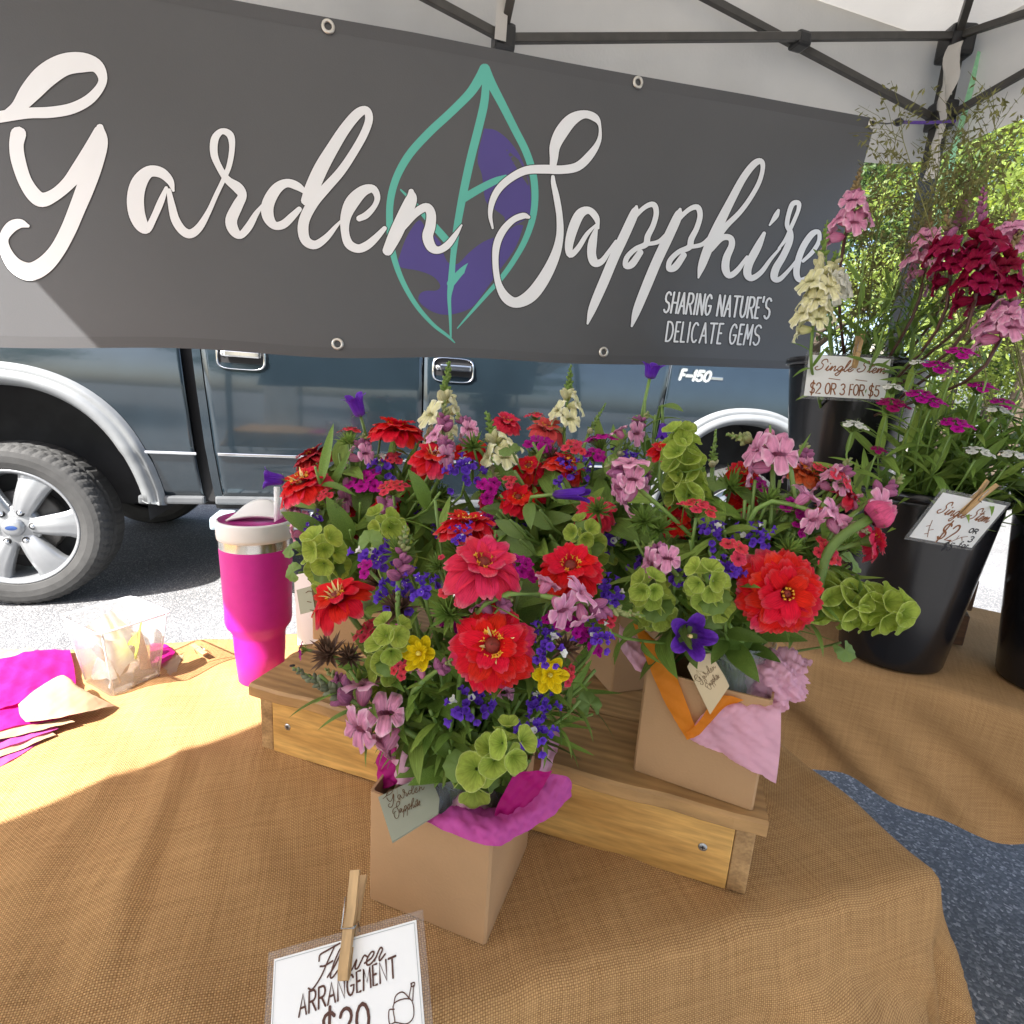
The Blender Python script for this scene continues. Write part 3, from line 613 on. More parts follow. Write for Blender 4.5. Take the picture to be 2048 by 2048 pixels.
def ylathe(prof, n=24, M=None):
    mb = MB(); M = M or Matrix.Identity(4)
    return mb.grid(lambda a, b: M @ V(prof[int(round(b * (len(prof) - 1)))][0] * math.cos(a * 2 * math.pi), prof[int(round(b * (len(prof) - 1)))][1], prof[int(round(b * (len(prof) - 1)))][0] * math.sin(a * 2 * math.pi)), n, len(prof) - 1, True)
RM, TMh = rim_mesh(), tyre_mesh()
capm = ylathe([(0, -.122), (.03, -.121), (.044, -.114), (.049, -.10), (.05, -.08)], 32).mesh('centre_cap')
hubm = ylathe([(.048, -.098), (.085, -.094), (.105, -.085), (.11, -.06)], 32).mesh('hub')
nutm = ylathe([(0, -.112), (.006, -.112), (.0105, -.108), (.0115, -.10), (.0115, -.085)], 8).mesh('lug_nut')
pockm = ylathe([(.0, -.0955), (.018, -.0960), (.0185, -.090)], 16).mesh('lug_pocket')
ovm = MB().grid(lambda a, b: (.026 * b * math.cos(a * 6.2832), -.1225 - .002 * (1 - b), .0115 * b * math.sin(a * 6.2832)), 24, 3, True).mesh('cap_emblem')
drm = ylathe([(.0, -.02), (.17, -.02), (.175, .0), (.175, .04)], 32).mesh('brake_disc')
rimb = ylathe([(.0, .04), (.255, .04)], 32).mesh('rim_back')
blue_em = M_('blue_enamel', (.02, .05, .16), .2)
for hs, far in ((HUB1, 0), (HUB2, 0), (HUB1, 1), (HUB2, 1)):
    W = obj('wheel', RM, alloy, truck, Matrix.Translation((hs, .115 if not far else 1.835, HZ)) @ (Matrix.Rotation(math.pi, 4, 'Z') if far else Matrix.Identity(4)))
    for nm, me, mt in (('tyre', TMh, tyre_m), ('centre_cap', capm, alloy), ('hub', hubm, alloy), ('cap_emblem', ovm, blue_em), ('brake_disc', drm, M_('brake_steel', (.2, .19, .18), .5, metal=.6)), ('rim_back', rimb, under)):
        obj(nm, me, mt, W)
    for k in range(6):
        an = R_(4 + 60 * k)
        obj('lug_pocket', pockm, darkgap, W, Matrix.Translation((.082 * math.cos(an), -.006, .082 * math.sin(an))))
        obj('lug_nut', nutm, chrome, W, Matrix.Translation((.082 * math.cos(an), .0, .082 * math.sin(an))))
# ================================================================== TREES
barkm = M_('tree_bark', (.10, .075, .055), .9, .35, 6, .6, 20)
def leafmat(nm, c): return M_(nm, c, .55, .3, 3.0, trans=.45, rand=.1, tcol=(c[0] * 2.2, c[1] * 2.0, c[2] * 1.2))
lm = [leafmat('leaf_bright', (.14, .19, .035)), leafmat('leaf_mid', (.06, .105, .03)), leafmat('leaf_deep', (.03, .058, .018))]
def crown(nleaf, rx, rz, z0, seed, size):
    r = np.random.RandomState(seed); nc = max(12, min(150, nleaf // 200))
    th = r.rand(nc) * 6.283; ph = np.arccos(1 - 2 * r.rand(nc)); rr = r.rand(nc) ** .4
    C = np.stack([rr * np.sin(ph) * np.cos(th) * rx, rr * np.sin(ph) * np.sin(th) * rx, z0 + rr * np.cos(ph) * rz], 1)
    ci = r.randint(0, nc, nleaf); sp = rx * .105
    P = C[ci] + r.normal(0, 1, (nleaf, 3)) * [sp, sp, sp * .6]
    a = r.normal(0, 1, (nleaf, 3)); a /= np.linalg.norm(a, axis=1)[:, None]; b = np.cross(a, r.normal(0, 1, (nleaf, 3))); b /= np.linalg.norm(b, axis=1)[:, None]
    s = size * (.6 + .8 * r.rand(nleaf))[:, None]
    v = np.stack([P - a * s, P + b * s * .45, P + a * s, P - b * s * .45], 1).reshape(-1, 3)
    me = bpy.data.meshes.new('crown'); me.vertices.add(len(v)); me.vertices.foreach_set('co', v.astype(np.float32).ravel())
    me.loops.add(4 * nleaf); me.loops.foreach_set('vertex_index', np.arange(4 * nleaf, dtype=np.int32))
    me.polygons.add(nleaf); me.polygons.foreach_set('loop_start', np.arange(0, 4 * nleaf, 4, dtype=np.int32)); me.polygons.foreach_set('loop_total', np.full(nleaf, 4, np.int32))
    me.update(); me.validate(); return me, C
def tree_proto(seed, nleaf, rx, rz, z0, mat, size, r0):
    me, C = crown(nleaf, rx, rz, z0, seed, size); me.materials.append(mat)
    tr = MB(); rg = random.Random(seed)
    tr.tube([V(.1 * math.sin(k), .1 * math.cos(k * 1.7), (z0 + rz * .5) * k / 6) for k in range(7)], [r0 * (1.25 if k == 0 else 1) * (1 - .12 * k) for k in range(7)], 9)
    limbs = MB()
    for k in range(7):
        c = Vector(C[(k * 13) % len(C)]); h = lerp(.35, .95, rg.random()) * z0
        limbs.tube([V(0, 0, h), V(c.x * .45, c.y * .45, lerp(h, c.z, .6)), c], [r0 * .42, r0 * .25, r0 * .08], 6)
    return me, tr.mesh('trunk'), limbs
protos = [tree_proto(11, 24000, 2.6, 2.6, 3.4, lm[0], .042, .13), tree_proto(12, 26000, 2.9, 3.0, 4.6, lm[1], .055, .16), tree_proto(13, 30000, 3.2, 3.6, 6.0, lm[2], .08, .2)]
limbm = [p[2].mesh('limbs') for p in protos]
tl = [('sunlit maple-like tree with pale leaves, nearest beyond the banner end', 0, 7.2, 8.3, 1.0), ('leafy tree just right of the tent leg, its low branches in the sun', 0, 9.3, 8.6, 1.05), ('tall green tree behind the two sunlit ones', 1, 9.5, 12.5, 1.1),
      ('dark evergreen-looking tree farthest right at the wood edge', 2, 15.5, 13.0, 1.0), ('dark tree filling the gap far behind the banner end', 2, 9.0, 18.0, 1.2), ('mid green tree farther right in the second row', 1, 14.2, 17.0, 1.2),
      ('tree hidden mostly behind the truck cab', 1, 2.5, 17.0, 1.2), ('tree far behind the truck bed', 2, -5.0, 18.5, 1.2), ('broad tree far left beyond the truck tail', 1, -12.0, 15.0, 1.2),
      ('tree across the lot behind the viewer to the left', 1, -9.0, -16.0, 1.3), ('dark tree across the lot behind the viewer', 2, 1.0, -20.0, 1.3), ('tree across the lot behind the viewer to the right', 1, 10.0, -17.0, 1.3)]
for i, (lab, k, x, y, sc) in enumerate(tl):
    o = thing('tree', (x, y, 0), lab, 'tree', 'trees round the car park'); o.scale = (sc, sc, sc * (1 + .08 * math.sin(i * 3))); o.rotation_euler = (0, 0, i * 1.9)
    obj('crown', protos[k][0], lm[k], o); t_ = obj('trunk', protos[k][1], barkm, o); obj('limbs', limbm[k], barkm, t_)
# white gazebo of the next stall far behind, and a low leafy bank below the trees
g = thing('market_gazebo', (6.0, 10.0, 0), 'small white gazebo far behind, below the bright trees', 'gazebo')
for k, (dx, dy) in enumerate(((-.6, -.6), (.6, -.6), (.6, .6), (-.6, .6))):
    part('leg', MB().tube([V(6.0 + dx, 10.0 + dy, 0), V(6.0 + dx, 10.0 + dy, 1.75)], .025, 6), canvas, g)
    A = V(6.0 + dx * 1.05, 10.0 + dy * 1.05, 1.75); dx2, dy2 = ((.6, -.6), (.6, .6), (-.6, .6), (-.6, -.6))[k]; B = V(6.0 + dx2 * 1.05, 10.0 + dy2 * 1.05, 1.75)
    part('roof_panel', MB().grid(lambda a, b, A=A, B=B: A.lerp(B, a).lerp(V(6.0, 10.0, 2.5), b), 4, 4), canvas, g)
    part('valance', MB().grid(lambda a, b, A=A, B=B: A.lerp(B, a) - V(0, 0, .25 * b), 4, 2), canvas, g)
me, C = crown(26000, 14, .9, .9, 44, .09); me.materials.append(lm[1])
sh = obj('undergrowth', me, lm[1], None, Matrix.Translation((9, 21, 0)) @ Matrix.Diagonal((1, .35, 1, 1))); sh['kind'] = 'stuff'; sh['label'] = 'leafy undergrowth below the trees at the edge of the lot'
# ================================================================== TABLES AND PROPS
TZ = .74
hess = burlap('hessian_cloth', (.24, .122, .048), (.62, .375, .165), .0021)
hess2 = burlap('hessian_cloth_fine', (.28, .152, .066), (.58, .355, .162), .0018)
tablegrey = M_('grey_table_top', (.55, .55, .53), .5)
def cloth_table(nm, O, ux, uy, lx, ly, drops, mat, bumpfn, tlabel, clabel, n=(150, 90), flare=.16, seed=1):
    """O = front-left corner of the table top, ux along the front, uy away; drops = overhang front, right, back, left"""
    C = O + ux * lx / 2 + uy * ly / 2
    t = thing('folding_table', V(C.x, C.y, 0), tlabel, 'table')
    R = Matrix(((ux.x, uy.x, 0, 0), (ux.y, uy.y, 0, 0), (0, 0, 1, 0), (0, 0, 0, 1)))
    F = Matrix.Translation(V(C.x, C.y, TZ - .024)) @ R
    part('table_top', bevelled(MB().box((0, 0, 0), (lx - .02, ly - .02, .038)), .008, 2), tablegrey, t, F)
    for sx in (-1, 1):
        for sy in (-1, 1):
            p = C + ux * sx * (lx / 2 - .14) + uy * sy * (ly / 2 - .09)
            part('leg', MB().tube([V(p.x, p.y, 0), V(p.x, p.y, TZ - .04)], .013, 10), grey_metal, t)
    df, dr, db, dl = drops
    def fn(a, b):
        x = lerp(-dl, lx + dr, a); y = lerp(-df, ly + db, b)
        cx = min(max(x, 0), lx); cy = min(max(y, 0), ly)
        ox, oy = x - cx, y - cy; dist = math.hypot(ox, oy)
        P = O + ux * cx + uy * cy; z = TZ + bumpfn(P.x, P.y)
        if dist > 1e-6:
            e = .02; dirv = (ux * (ox / dist) + uy * (oy / dist))
            k = min(dist, e * math.pi / 2) / e
            out = e * math.sin(k); dn = e * (1 - math.cos(k)); rest = max(0, dist - e * math.pi / 2)
            if rest > 0:
                s = x * 1.0 + y * 1.3
                wv = .022 * math.sin(s * 17 + seed) + .014 * math.sin(s * 41 + seed * 2)
                fl = flare + wv * min(1, rest * 6) / max(rest, .08)
                out += rest * fl; dn += rest * (1 - fl * fl * .5)
            P = P + dirv * out; z -= dn
        return (P.x, P.y, z)
    mb = MB(); mb.grid(fn, n[0], n[1])
    mb.uv = [(u * (lx + dl + dr), v * (ly + df + db)) for u, v in mb.uv]
    c = obj('burlap_cloth', mb, mat); tag(c, clabel, 'tablecloth'); return t, c
def seg_d(P, A, B):
    ab = B - A; t = max(0, min(1, (P - A).dot(ab) / ab.dot(ab))); return (P - (A + ab * t)).length, t
ridges = []
for (xa, ya, xb, yb, h, wd) in ((366, 1505, 190, 2000, .007, .012), (330, 1540, 130, 1990, .003, .02), (1800, 1790, 1300, 1935, .004, .03), (1290, 1640, 1150, 1960, .004, .028), (1560, 1640, 1700, 1770, .004, .025), (560, 1560, 640, 1760, .003, .02), (60, 1700, 20, 2040, .004, .02), (1500, 1830, 1420, 2040, .005, .016), (1700, 1800, 1760, 2040, .006, .018), (1100, 1930, 1060, 2048, .005, .016), (430, 1600, 420, 1900, .003, .012), (240, 1540, 40, 1800, .004, .014), (1620, 1560, 1790, 1700, .003, .012)):
    A, B = atz(xa, ya, TZ), atz(xb, yb, TZ); ridges.append((V(A.x, A.y), V(B.x, B.y), h, wd))
def bump1(x, y):
    P = V(x, y); z = .0026 * math.sin(x * 24 + 2 * math.sin(y * 15)) * math.sin(y * 21 + x * 9) + .0012 * math.sin(x * 63 + y * 44 + 2 * math.sin(x * 20))
    for A, B, h, wd in ridges:
        d, t = seg_d(P, A, B); z += h * math.exp(-(d / wd) ** 2) * math.sin(math.pi * min(1, .15 + .85 * t)) ** .5
    return .004 + max(z, -.001)
cloth_table('t1', T(-1.2, .355, 0), tb, td, 1.825, .716, (.30, .24, .20, .2), hess, bump1, 'folding table under burlap in front, carrying the flower boxes', 'coarse tan burlap cloth over the front table, half in sun', (220, 110), .22, 1)
u2 = V(.851, -.525, 0); n2 = V(.525, .851, 0)
def bump2(x, y): return .003 + .0025 * math.sin(x * 19 + y * 7) * math.sin(y * 23)
cloth_table('t2', V(.40, 1.226, 0), u2, n2, 1.45, .62, (.25, .2, .2, .06), hess2, bump2, 'folding table at the back right holding the black flower buckets', 'smooth tan burlap cloth draped over the bucket table at back right', (130, 60), .10, 4)
# ---------------------------------------------------------------- wooden riser
def woodmat(nm, c, c2, sc):
    m = bpy.data.materials.new(nm); m.use_nodes = True; t = m.node_tree; N = t.nodes; L = t.links.new
    p = N['Principled BSDF']; p.inputs['Roughness'].default_value = .62
    tc = N.new('ShaderNodeTexCoord'); mp = N.new('ShaderNodeMapping'); mp.inputs['Scale'].default_value = sc; L(tc.outputs['Object'], mp.inputs[0])
    oi = N.new('ShaderNodeObjectInfo'); ad = N.new('ShaderNodeVectorMath'); ad.operation = 'MULTIPLY_ADD'
    cx = N.new('ShaderNodeCombineXYZ'); L(oi.outputs['Random'], cx.inputs[0]); L(oi.outputs['Random'], cx.inputs[1]); L(oi.outputs['Random'], cx.inputs[2])
    L(cx.outputs[0], ad.inputs[0]); ad.inputs[1].default_value = (9, 13, 7); L(mp.outputs[0], ad.inputs[2])
    n1 = N.new('ShaderNodeTexNoise'); n1.inputs['Scale'].default_value = 1; n1.inputs['Detail'].default_value = 3; L(ad.outputs[0], n1.inputs['Vector'])
    n2_ = N.new('ShaderNodeTexWave'); n2_.inputs['Scale'].default_value = 1.6; n2_.inputs['Distortion'].default_value = 5; n2_.inputs['Detail'].default_value = 3; n2_.inputs['Detail Scale'].default_value = .6; n2_.bands_direction = 'Y'; L(ad.outputs[0], n2_.inputs['Vector'])
    mx = N.new('ShaderNodeMix'); mx.data_type = 'FLOAT'; mx.inputs[0].default_value = .16; L(n1.outputs[0], mx.inputs[2]); L(n2_.outputs['Fac'], mx.inputs[3])
    cr = N.new('ShaderNodeValToRGB'); e = cr.color_ramp.elements; e[0].position = .25; e[0].color = (*c, 1); e[1].position = .72; e[1].color = (*c2, 1); L(mx.outputs[0], cr.inputs[0])
    fi = N.new('ShaderNodeTexNoise'); fi.inputs['Scale'].default_value = 6; fi.inputs['Detail'].default_value = 6; L(ad.outputs[0], fi.inputs['Vector'])
    hs = N.new('ShaderNodeHueSaturation'); mr = N.new('ShaderNodeMapRange'); mr.inputs[1].default_value = .3; mr.inputs[2].default_value = .7; mr.inputs[3].default_value = .75; mr.inputs[4].default_value = 1.2; L(fi.outputs[0], mr.inputs[0]); L(mr.outputs[0], hs.inputs['Value']); L(cr.outputs[0], hs.inputs['Color']); L(hs.outputs[0], p.inputs['Base Color'])
    b = N.new('ShaderNodeBump'); b.inputs['Strength'].default_value = .35; b.inputs['Distance'].default_value = .0015; L(mx.outputs[0], b.inputs['Height']); L(b.outputs[0], p.inputs['Normal'])
    return m
wood_top = woodmat('weathered_pine_top', (.22, .115, .04), (.46, .27, .105), (3, 15, 15))
wood_front = woodmat('honey_pine', (.42, .215, .05), (.66, .39, .115), (4, 34, 34))
wood_end = woodmat('end_grain_pine', (.22, .12, .045), (.48, .30, .13), (45, 12, 60))
cu = V(.954, -.298, 0); cn = V(.298, .954, 0); CO = V(-.319, .656, 0)      # crate origin: front-left foot
CM = Matrix(((cu.x, cn.x, 0, CO.x), (cu.y, cn.y, 0, CO.y), (0, 0, 1, TZ + .005), (0, 0, 0, 1)))
crate = thing('wooden_riser', CO + V(0, 0, TZ), 'low honey pine slatted riser on the front table under the flower boxes', 'crate')
CL, CH = .614, .082
def cpart(nm, c, d, mat, bv=.0015): 
    F = CM @ Matrix.Translation(c); return part(nm, bevelled(MB().box((0, 0, 0), d), bv, 2), mat, crate, F)
def rough_board(c, d, mat, nm='plank'):
    """a plank with a worn, slightly chipped front edge"""
    def f(face):
        pass
    rg = random.Random(int(c[1] * 1000)); nx = 40; mb = MB(); ring = []
    for i in range(nx + 1):
        x = lerp(-d[0] / 2, d[0] / 2, i / nx); w1 = .0012 * math.sin(i * .9 + c[1] * 50) + rg.uniform(-.0006, .0006); w2 = .001 * math.sin(i * .6 + 2) + rg.uniform(-.0005, .0005)
        y0, y1, z0, z1, e = -d[1] / 2 + w1, d[1] / 2 + w2, -d[2] / 2, d[2] / 2, .0025
        ring += [V(x, y0 + e, z0), V(x, y1 - e, z0), V(x, y1, z0 + e), V(x, y1, z1 - e), V(x, y1 - e, z1), V(x, y0 + e * 1.3, z1), V(x, y0, z1 - e * 1.3), V(x, y0, z0 + e)]
    fs = [(i * 8 + k, i * 8 + (k + 1) % 8, (i + 1) * 8 + (k + 1) % 8, (i + 1) * 8 + k) for i in range(nx) for k in range(8)]
    fs += [tuple(range(7, -1, -1)), tuple(nx * 8 + k for k in range(8))]
    mb.add(ring, fs); return part(nm, mb, mat, crate, CM @ Matrix.Translation(c), smooth=False)
for y0, y1 in ((-.012, .110), (.1155, .197), (.2035, .335)): rough_board((CL / 2, (y0 + y1) / 2, CH + .009), (CL + .012, y1 - y0, .018), wood_top)
fb = cpart('front_board', (CL / 2 + .0, .0085, CH / 2), (CL - .036 * 0 - .040, .017, CH - .001), wood_front)
cpart('back_board', (CL / 2, .325, CH / 2), (CL - .04, .017, CH - .001), wood_front)
cpart('end_board', (.010, .167, CH / 2), (.019, .333, CH - .001), wood_end); cpart('end_board', (CL - .010, .167, CH / 2), (.019, .333, CH - .001), wood_end)
screwm = M_('zinc_screw', (.42, .45, .48), .35, metal=.9)
for x, z in ((.044, .043), (CL - .048, .043)):
    F = CM @ Matrix.Translation((x, -.0002, z)) @ Matrix.Rotation(R_(90), 4, 'X')
    sc_ = part('screw', MB().lathe([(0, .0006), (.003, .0008), (.0046, .0003), (.0048, -.001)], 14, F), screwm, crate)
    part('screw_slot', MB().box((0, 0, .0009), (.0045, .0009, .0004), F).box((0, 0, .0010), (.0009, .0045, .0004), F), darkgap, sc_)
for x, y in ((CL - .012, .03), (CL - .012, .09), (.012, .05)):
    part('screw', MB().lathe([(0, .0005), (.003, .0006), (.004, 0)], 12, CM @ Matrix.Translation((x, y, CH + .0181))), M_('dark_screw', (.06, .06, .06), .5, metal=.7), crate)
CTOP = TZ + .005 + CH + .018
# ---------------------------------------------------------------- kraft boxes
kraft = M_('kraft_board', (.44, .265, .13), .75, .09, 7, .2, 400, detail=9)
def kraft_box(P, yaw, S, H, label, shear=0):
    """P = front-left bottom corner; yaw of the front face"""
    ux = V(math.cos(yaw), math.sin(yaw), 0); uy = V(-math.sin(yaw), math.cos(yaw), 0); t = .0022
    c = [P, P + ux * S, P + ux * S + uy * S, P + uy * S]; ctr = P + (ux + uy) * S / 2
    mb = MB(); rings = []
    e = .0022
    def rr(inset, z, bow=0):
        o = []
        for k in range(4):
            a, b = c[k], c[(k + 1) % 4]; d = (b - a).normalized(); n = V(d.y, -d.x, 0)
            for s in (e, S * .25, S * .5, S * .75, S - e): 
                bw = bow * math.sin(math.pi * s / S)
                o.append(a + d * s - n * inset + n * bw + V(0, 0, z) + d * (inset if s <= e else -inset if s >= S - e else 0))
        return o
    L = [rr(0, .0), rr(0, H * .35, .0012), rr(0, H * .7, .0022), rr(0, H, .0028), rr(t, H, .0028), rr(t, H * .5, .001), rr(t, .004)]
    m = len(L[0]); v = [p for r in L for p in r]
    f = [(j * m + i, j * m + (i + 1) % m, (j + 1) * m + (i + 1) % m, (j + 1) * m + i) for j in range(len(L) - 1) for i in range(m)]
    f += [tuple(range(m - 1, -1, -1)), tuple((len(L) - 1) * m + i for i in range(m))]
    mb.add(v, f)
    o = obj('cardboard_box', mb, kraft, None, None, False); tag(o, label, 'box', 'kraft boxes holding bouquets'); return ctr
BX = {}
zc = CTOP + .001
BX['f'] = kraft_box(V(-.116, .444, TZ + .0045), math.atan2(-.04, .117), .124, .122, 'kraft cardboard box on the burlap at the front, nearest the price sign')
BX['r'] = kraft_box(V(.149, .525, zc), math.atan2(-.051, .11), .121, .122, 'kraft cardboard box at the right end of the wooden riser, pink tissue over its rim')
BX['l'] = kraft_box(V(-.295, .782, zc), R_(-6), .115, .115, 'kraft cardboard box at the back left of the riser behind the front bouquet')
BX['b'] = kraft_box(V(.150, .680, zc), R_(18), .121, .122, 'shaded kraft cardboard box at the back middle of the riser')
# glass jars inside the boxes
def glassm():
    m = bpy.data.materials.new('jar_glass'); m.use_nodes = True; p = m.node_tree.nodes['Principled BSDF']
    p.inputs['Transmission Weight'].default_value = 1; p.inputs['Roughness'].default_value = .03; p.inputs['IOR'].default_value = 1.3; p.inputs['Base Color'].default_value = (.9, .95, .95, 1); return m
jarglass = clear_mat('jar_glass', (.55, .62, .62), .22, .05)
JTOP = {}
for k, h in (('f', .135), ('r', .150), ('l', .13), ('b', .13)):
    z0 = (TZ + .01) if k == 'f' else CTOP + .006; c = BX[k] + V(0, 0, 0)
    off = {'f': V(.012, -.006, 0), 'r': V(.022, -.012, 0), 'l': V(0, 0, 0), 'b': V(0, 0, 0)}[k]; c = V(c.x, c.y, 0) + off
    prof = [(.0, 0), (.032, 0), (.037, .006), (.0385, h * .3), (.0385, h * .68), (.036, h * .76), (.0335, h * .80), (.0335, h * .84), (.0352, h * .855), (.0335, h * .87), (.0335, h * .90), (.0352, h * .915), (.0335, h * .93), (.0335, h), (.0322, h), (.0322, h * .8), (.036, h * .7), (.036, .008), (0, .006)]
    o = obj('glass_jar', MB().lathe(prof, 32, Matrix.Translation((c.x, c.y, z0))), jarglass)
    tag(o, {'f': 'clear glass jar inside the front kraft box', 'r': 'clear threaded glass jar showing in the right box above orange tissue', 'l': 'clear glass jar inside the back left kraft box', 'b': 'clear glass jar inside the shaded back middle box'}[k], 'jar')
    JTOP[k] = V(c.x, c.y, z0 + h * .55)
# ---------------------------------------------------------------- tissue paper
def net(rows, n=(26, 18), crinkle=.002, seed=0, scale=60., thick=None):
    """smooth sheet through a net of (px, py, depth Y) points"""
    G = [[np.array(aty(*p)) if not isinstance(p, Vector) else np.array(p) for p in r] for r in rows]
    rr = [catmull(r, 14) for r in G]; m = len(rr[0])
    cols = [catmull([rr[j][i] for j in range(len(rr))], 14) for i in range(m)]
    A = np.array(cols); ni, nj = A.shape[:2]
    rg = random.Random(seed); ph = [rg.uniform(0, 6) for _ in range(8)]
    gi = np.gradient(A, axis=0); gj = np.gradient(A, axis=1); N = np.cross(gi, gj); N /= (np.linalg.norm(N, axis=2)[:, :, None] + 1e-9)
    x, y, z = A[..., 0] * scale, A[..., 1] * scale, A[..., 2] * scale
    d = np.abs(np.sin(x * 1.3 + z * .9 + ph[0])) + .7 * np.abs(np.sin(y * 1.7 - z * 1.1 + x * .6 + ph[1])) + .4 * np.abs(np.sin(x * 3.1 + y * 2.3 + ph[2])) + .3 * np.abs(np.sin(z * 4.4 - x * 2 + ph[3]))
    d = d + .55 * np.abs(np.sin(x * 2.2 + z * 3.3 + y * 1.4 + ph[4])) + .35 * np.abs(np.sin(x * 5.7 - z * 4.1 + ph[5]))
    A = A + N * ((d - 1.7) * crinkle * 1.5)[:, :, None]
    v = A.reshape(-1, 3); f = [(i * nj + j, i * nj + j + 1, (i + 1) * nj + j + 1, (i + 1) * nj + j) for i in range(ni - 1) for j in range(nj - 1)]
    return MB().add([Vector(p) for p in v], f, [(i / (ni - 1), j / (nj - 1)) for i in range(ni) for j in range(nj)])
def tissue(nm, c, tr=.4): return M_(nm, c, .6, .07, 30, .9, 42, trans=tr, spec=.3)
magenta = tissue('magenta_tissue', (.54, .012, .23)); hotpink = tissue('bright_pink_tissue', (.62, .10, .42)); palepink = tissue('pale_pink_tissue', (.88, .51, .65)); orange = tissue('orange_tissue', (.80, .27, .02)); lilac = tissue('lilac_tissue', (.74, .44, .62))
def sheet(nm, rows, mat, label, grp=None, **k):
    o = obj(nm, net(rows, **k), mat); tag(o, label, 'tissue paper', grp); return o
def zp(*r): return [atz(x, y, z) for x, y, z in r]
sheet('tissue_paper', [zp((842, 1640, .868), (905, 1668, .867), (985, 1692, .8625), (1040, 1668, .867), (1090, 1640, .876), (1143, 1592, .888)), zp((880, 1625, .873), (930, 1640, .874), (990, 1655, .874), (1035, 1637, .878), (1075, 1614, .887), (1138, 1557, .902)), zp((930, 1605, .868), (960, 1612, .864), (1000, 1620, .864), (1030, 1607, .872), (1060, 1587, .887), (1105, 1545, .907))], hotpink, 'bright pink tissue folded over the front rim of the front box, its corner jutting right', crinkle=.0017, seed=1, scale=85)
sheet('tissue_paper', [zp((985, 1640, .866), (1035, 1620, .876), (1072, 1602, .886)), zp((1000, 1600, .884), (1040, 1590, .89), (1085, 1572, .90)), zp((1030, 1545, .908), (1070, 1540, .914), (1105, 1540, .917))], magenta, 'deep magenta tissue standing in the right side of the front box', crinkle=.002, seed=2)
sheet('tissue_paper', [[(902, 1640, .43), (925, 1620, .425), (945, 1632, .425), (970, 1640, .425)], [(905, 1610, .44), (925, 1590, .432), (948, 1600, .435), (975, 1618, .44)], [(915, 1592, .47), (935, 1590, .46), (960, 1605, .46), (985, 1612, .46)]], palepink, 'pale pink tissue curl inside the front rim of the front box', crinkle=.0015, seed=4)
sheet('tissue_paper', [[(762, 1575, .47), (775, 1572, .465), (800, 1566, .46)], [(758, 1520, .475), (778, 1522, .468), (800, 1515, .46)], [(772, 1480, .485), (792, 1478, .475), (812, 1472, .47)]], magenta, 'deep magenta tissue at the left back corner of the front box', crinkle=.003, seed=5)
sheet('tissue_paper', [[(790, 1570, .455), (805, 1566, .45), (830, 1560, .45)], [(796, 1520, .46), (810, 1515, .452), (832, 1512, .455)], [(796, 1474, .47), (812, 1474, .462), (850, 1470, .47)]], palepink, 'pale pink tissue fold left of the stems in the front box', crinkle=.0025, seed=6)
sheet('tissue_paper', [[(1060, 1600, .50), (1080, 1590, .51), (1095, 1580, .51)], [(1080, 1530, .52), (1095, 1525, .525), (1108, 1515, .525)], [(1085, 1490, .535), (1112, 1485, .535), (1124, 1475, .53)], [(1090, 1450, .54), (1108, 1445, .54), (1118, 1442, .535)]], lilac, 'lilac tissue edge peeking out right of the purple statice', crinkle=.002, seed=7)
# right box
_ry = math.atan2(-.051, .11); _rn = V(-math.sin(_ry), math.cos(_ry), 0); _rp = V(.149, .525, 0)
def rf(off, *r): return [atp(x, y, _rp - _rn * off, _rn) for x, y in r]
sheet('tissue_paper', [rf(.006, (1375, 1478), (1430, 1500), (1480, 1530), (1552, 1566)), rf(.008, (1395, 1440), (1450, 1450), (1505, 1470), (1560, 1500)), rf(.004, (1425, 1408), (1475, 1412), (1520, 1418), (1562, 1420)), rf(-.02, (1430, 1395), (1480, 1398), (1525, 1402), (1560, 1405))], palepink, 'pale pink tissue draped over the front rim of the right box', crinkle=.0016, seed=8, scale=90)
sheet('tissue_paper', [[(1530, 1420, .50), (1560, 1418, .495), (1590, 1400, .495), (1612, 1388, .50)], [(1500, 1380, .515), (1535, 1370, .495), (1575, 1365, .49), (1606, 1345, .497)], [(1505, 1340, .525), (1535, 1325, .505), (1580, 1330, .50), (1622, 1330, .505)], [(1530, 1305, .54), (1560, 1300, .52), (1590, 1305, .515), (1600, 1315, .515)]], palepink, 'crumpled pale pink tissue bunch at the right corner of the right box', crinkle=.0042, seed=9, scale=125)
sheet('tissue_paper', [rf(.010, (1374, 1480), (1385, 1474), (1396, 1466)), rf(.008, (1330, 1402), (1344, 1388), (1362, 1378)), rf(.004, (1298, 1332), (1316, 1312), (1336, 1305)), rf(-.012, (1266, 1246), (1285, 1256), (1305, 1275))], orange, 'orange tissue strip folded down the left side of the right box rim', crinkle=.0010, seed=10)
sheet('tissue_paper', [rf(.012, (1372, 1466), (1384, 1476), (1398, 1470)), rf(.011, (1400, 1440), (1425, 1430), (1450, 1415)), rf(.006, (1430, 1390), (1460, 1392), (1488, 1400))], orange, 'orange tissue triangle below the wooden tag on the right box', crinkle=.0010, seed=11)
sheet('tissue_paper', [[(1308, 1362, .532), (1295, 1350, .532), (1270, 1340, .534)], [(1310, 1320, .54), (1275, 1315, .54), (1240, 1290, .545)], [(1290, 1280, .555), (1262, 1268, .555), (1238, 1245, .56)]], palepink, 'thin pale pink tissue left of the orange strip', crinkle=.0035, seed=12)
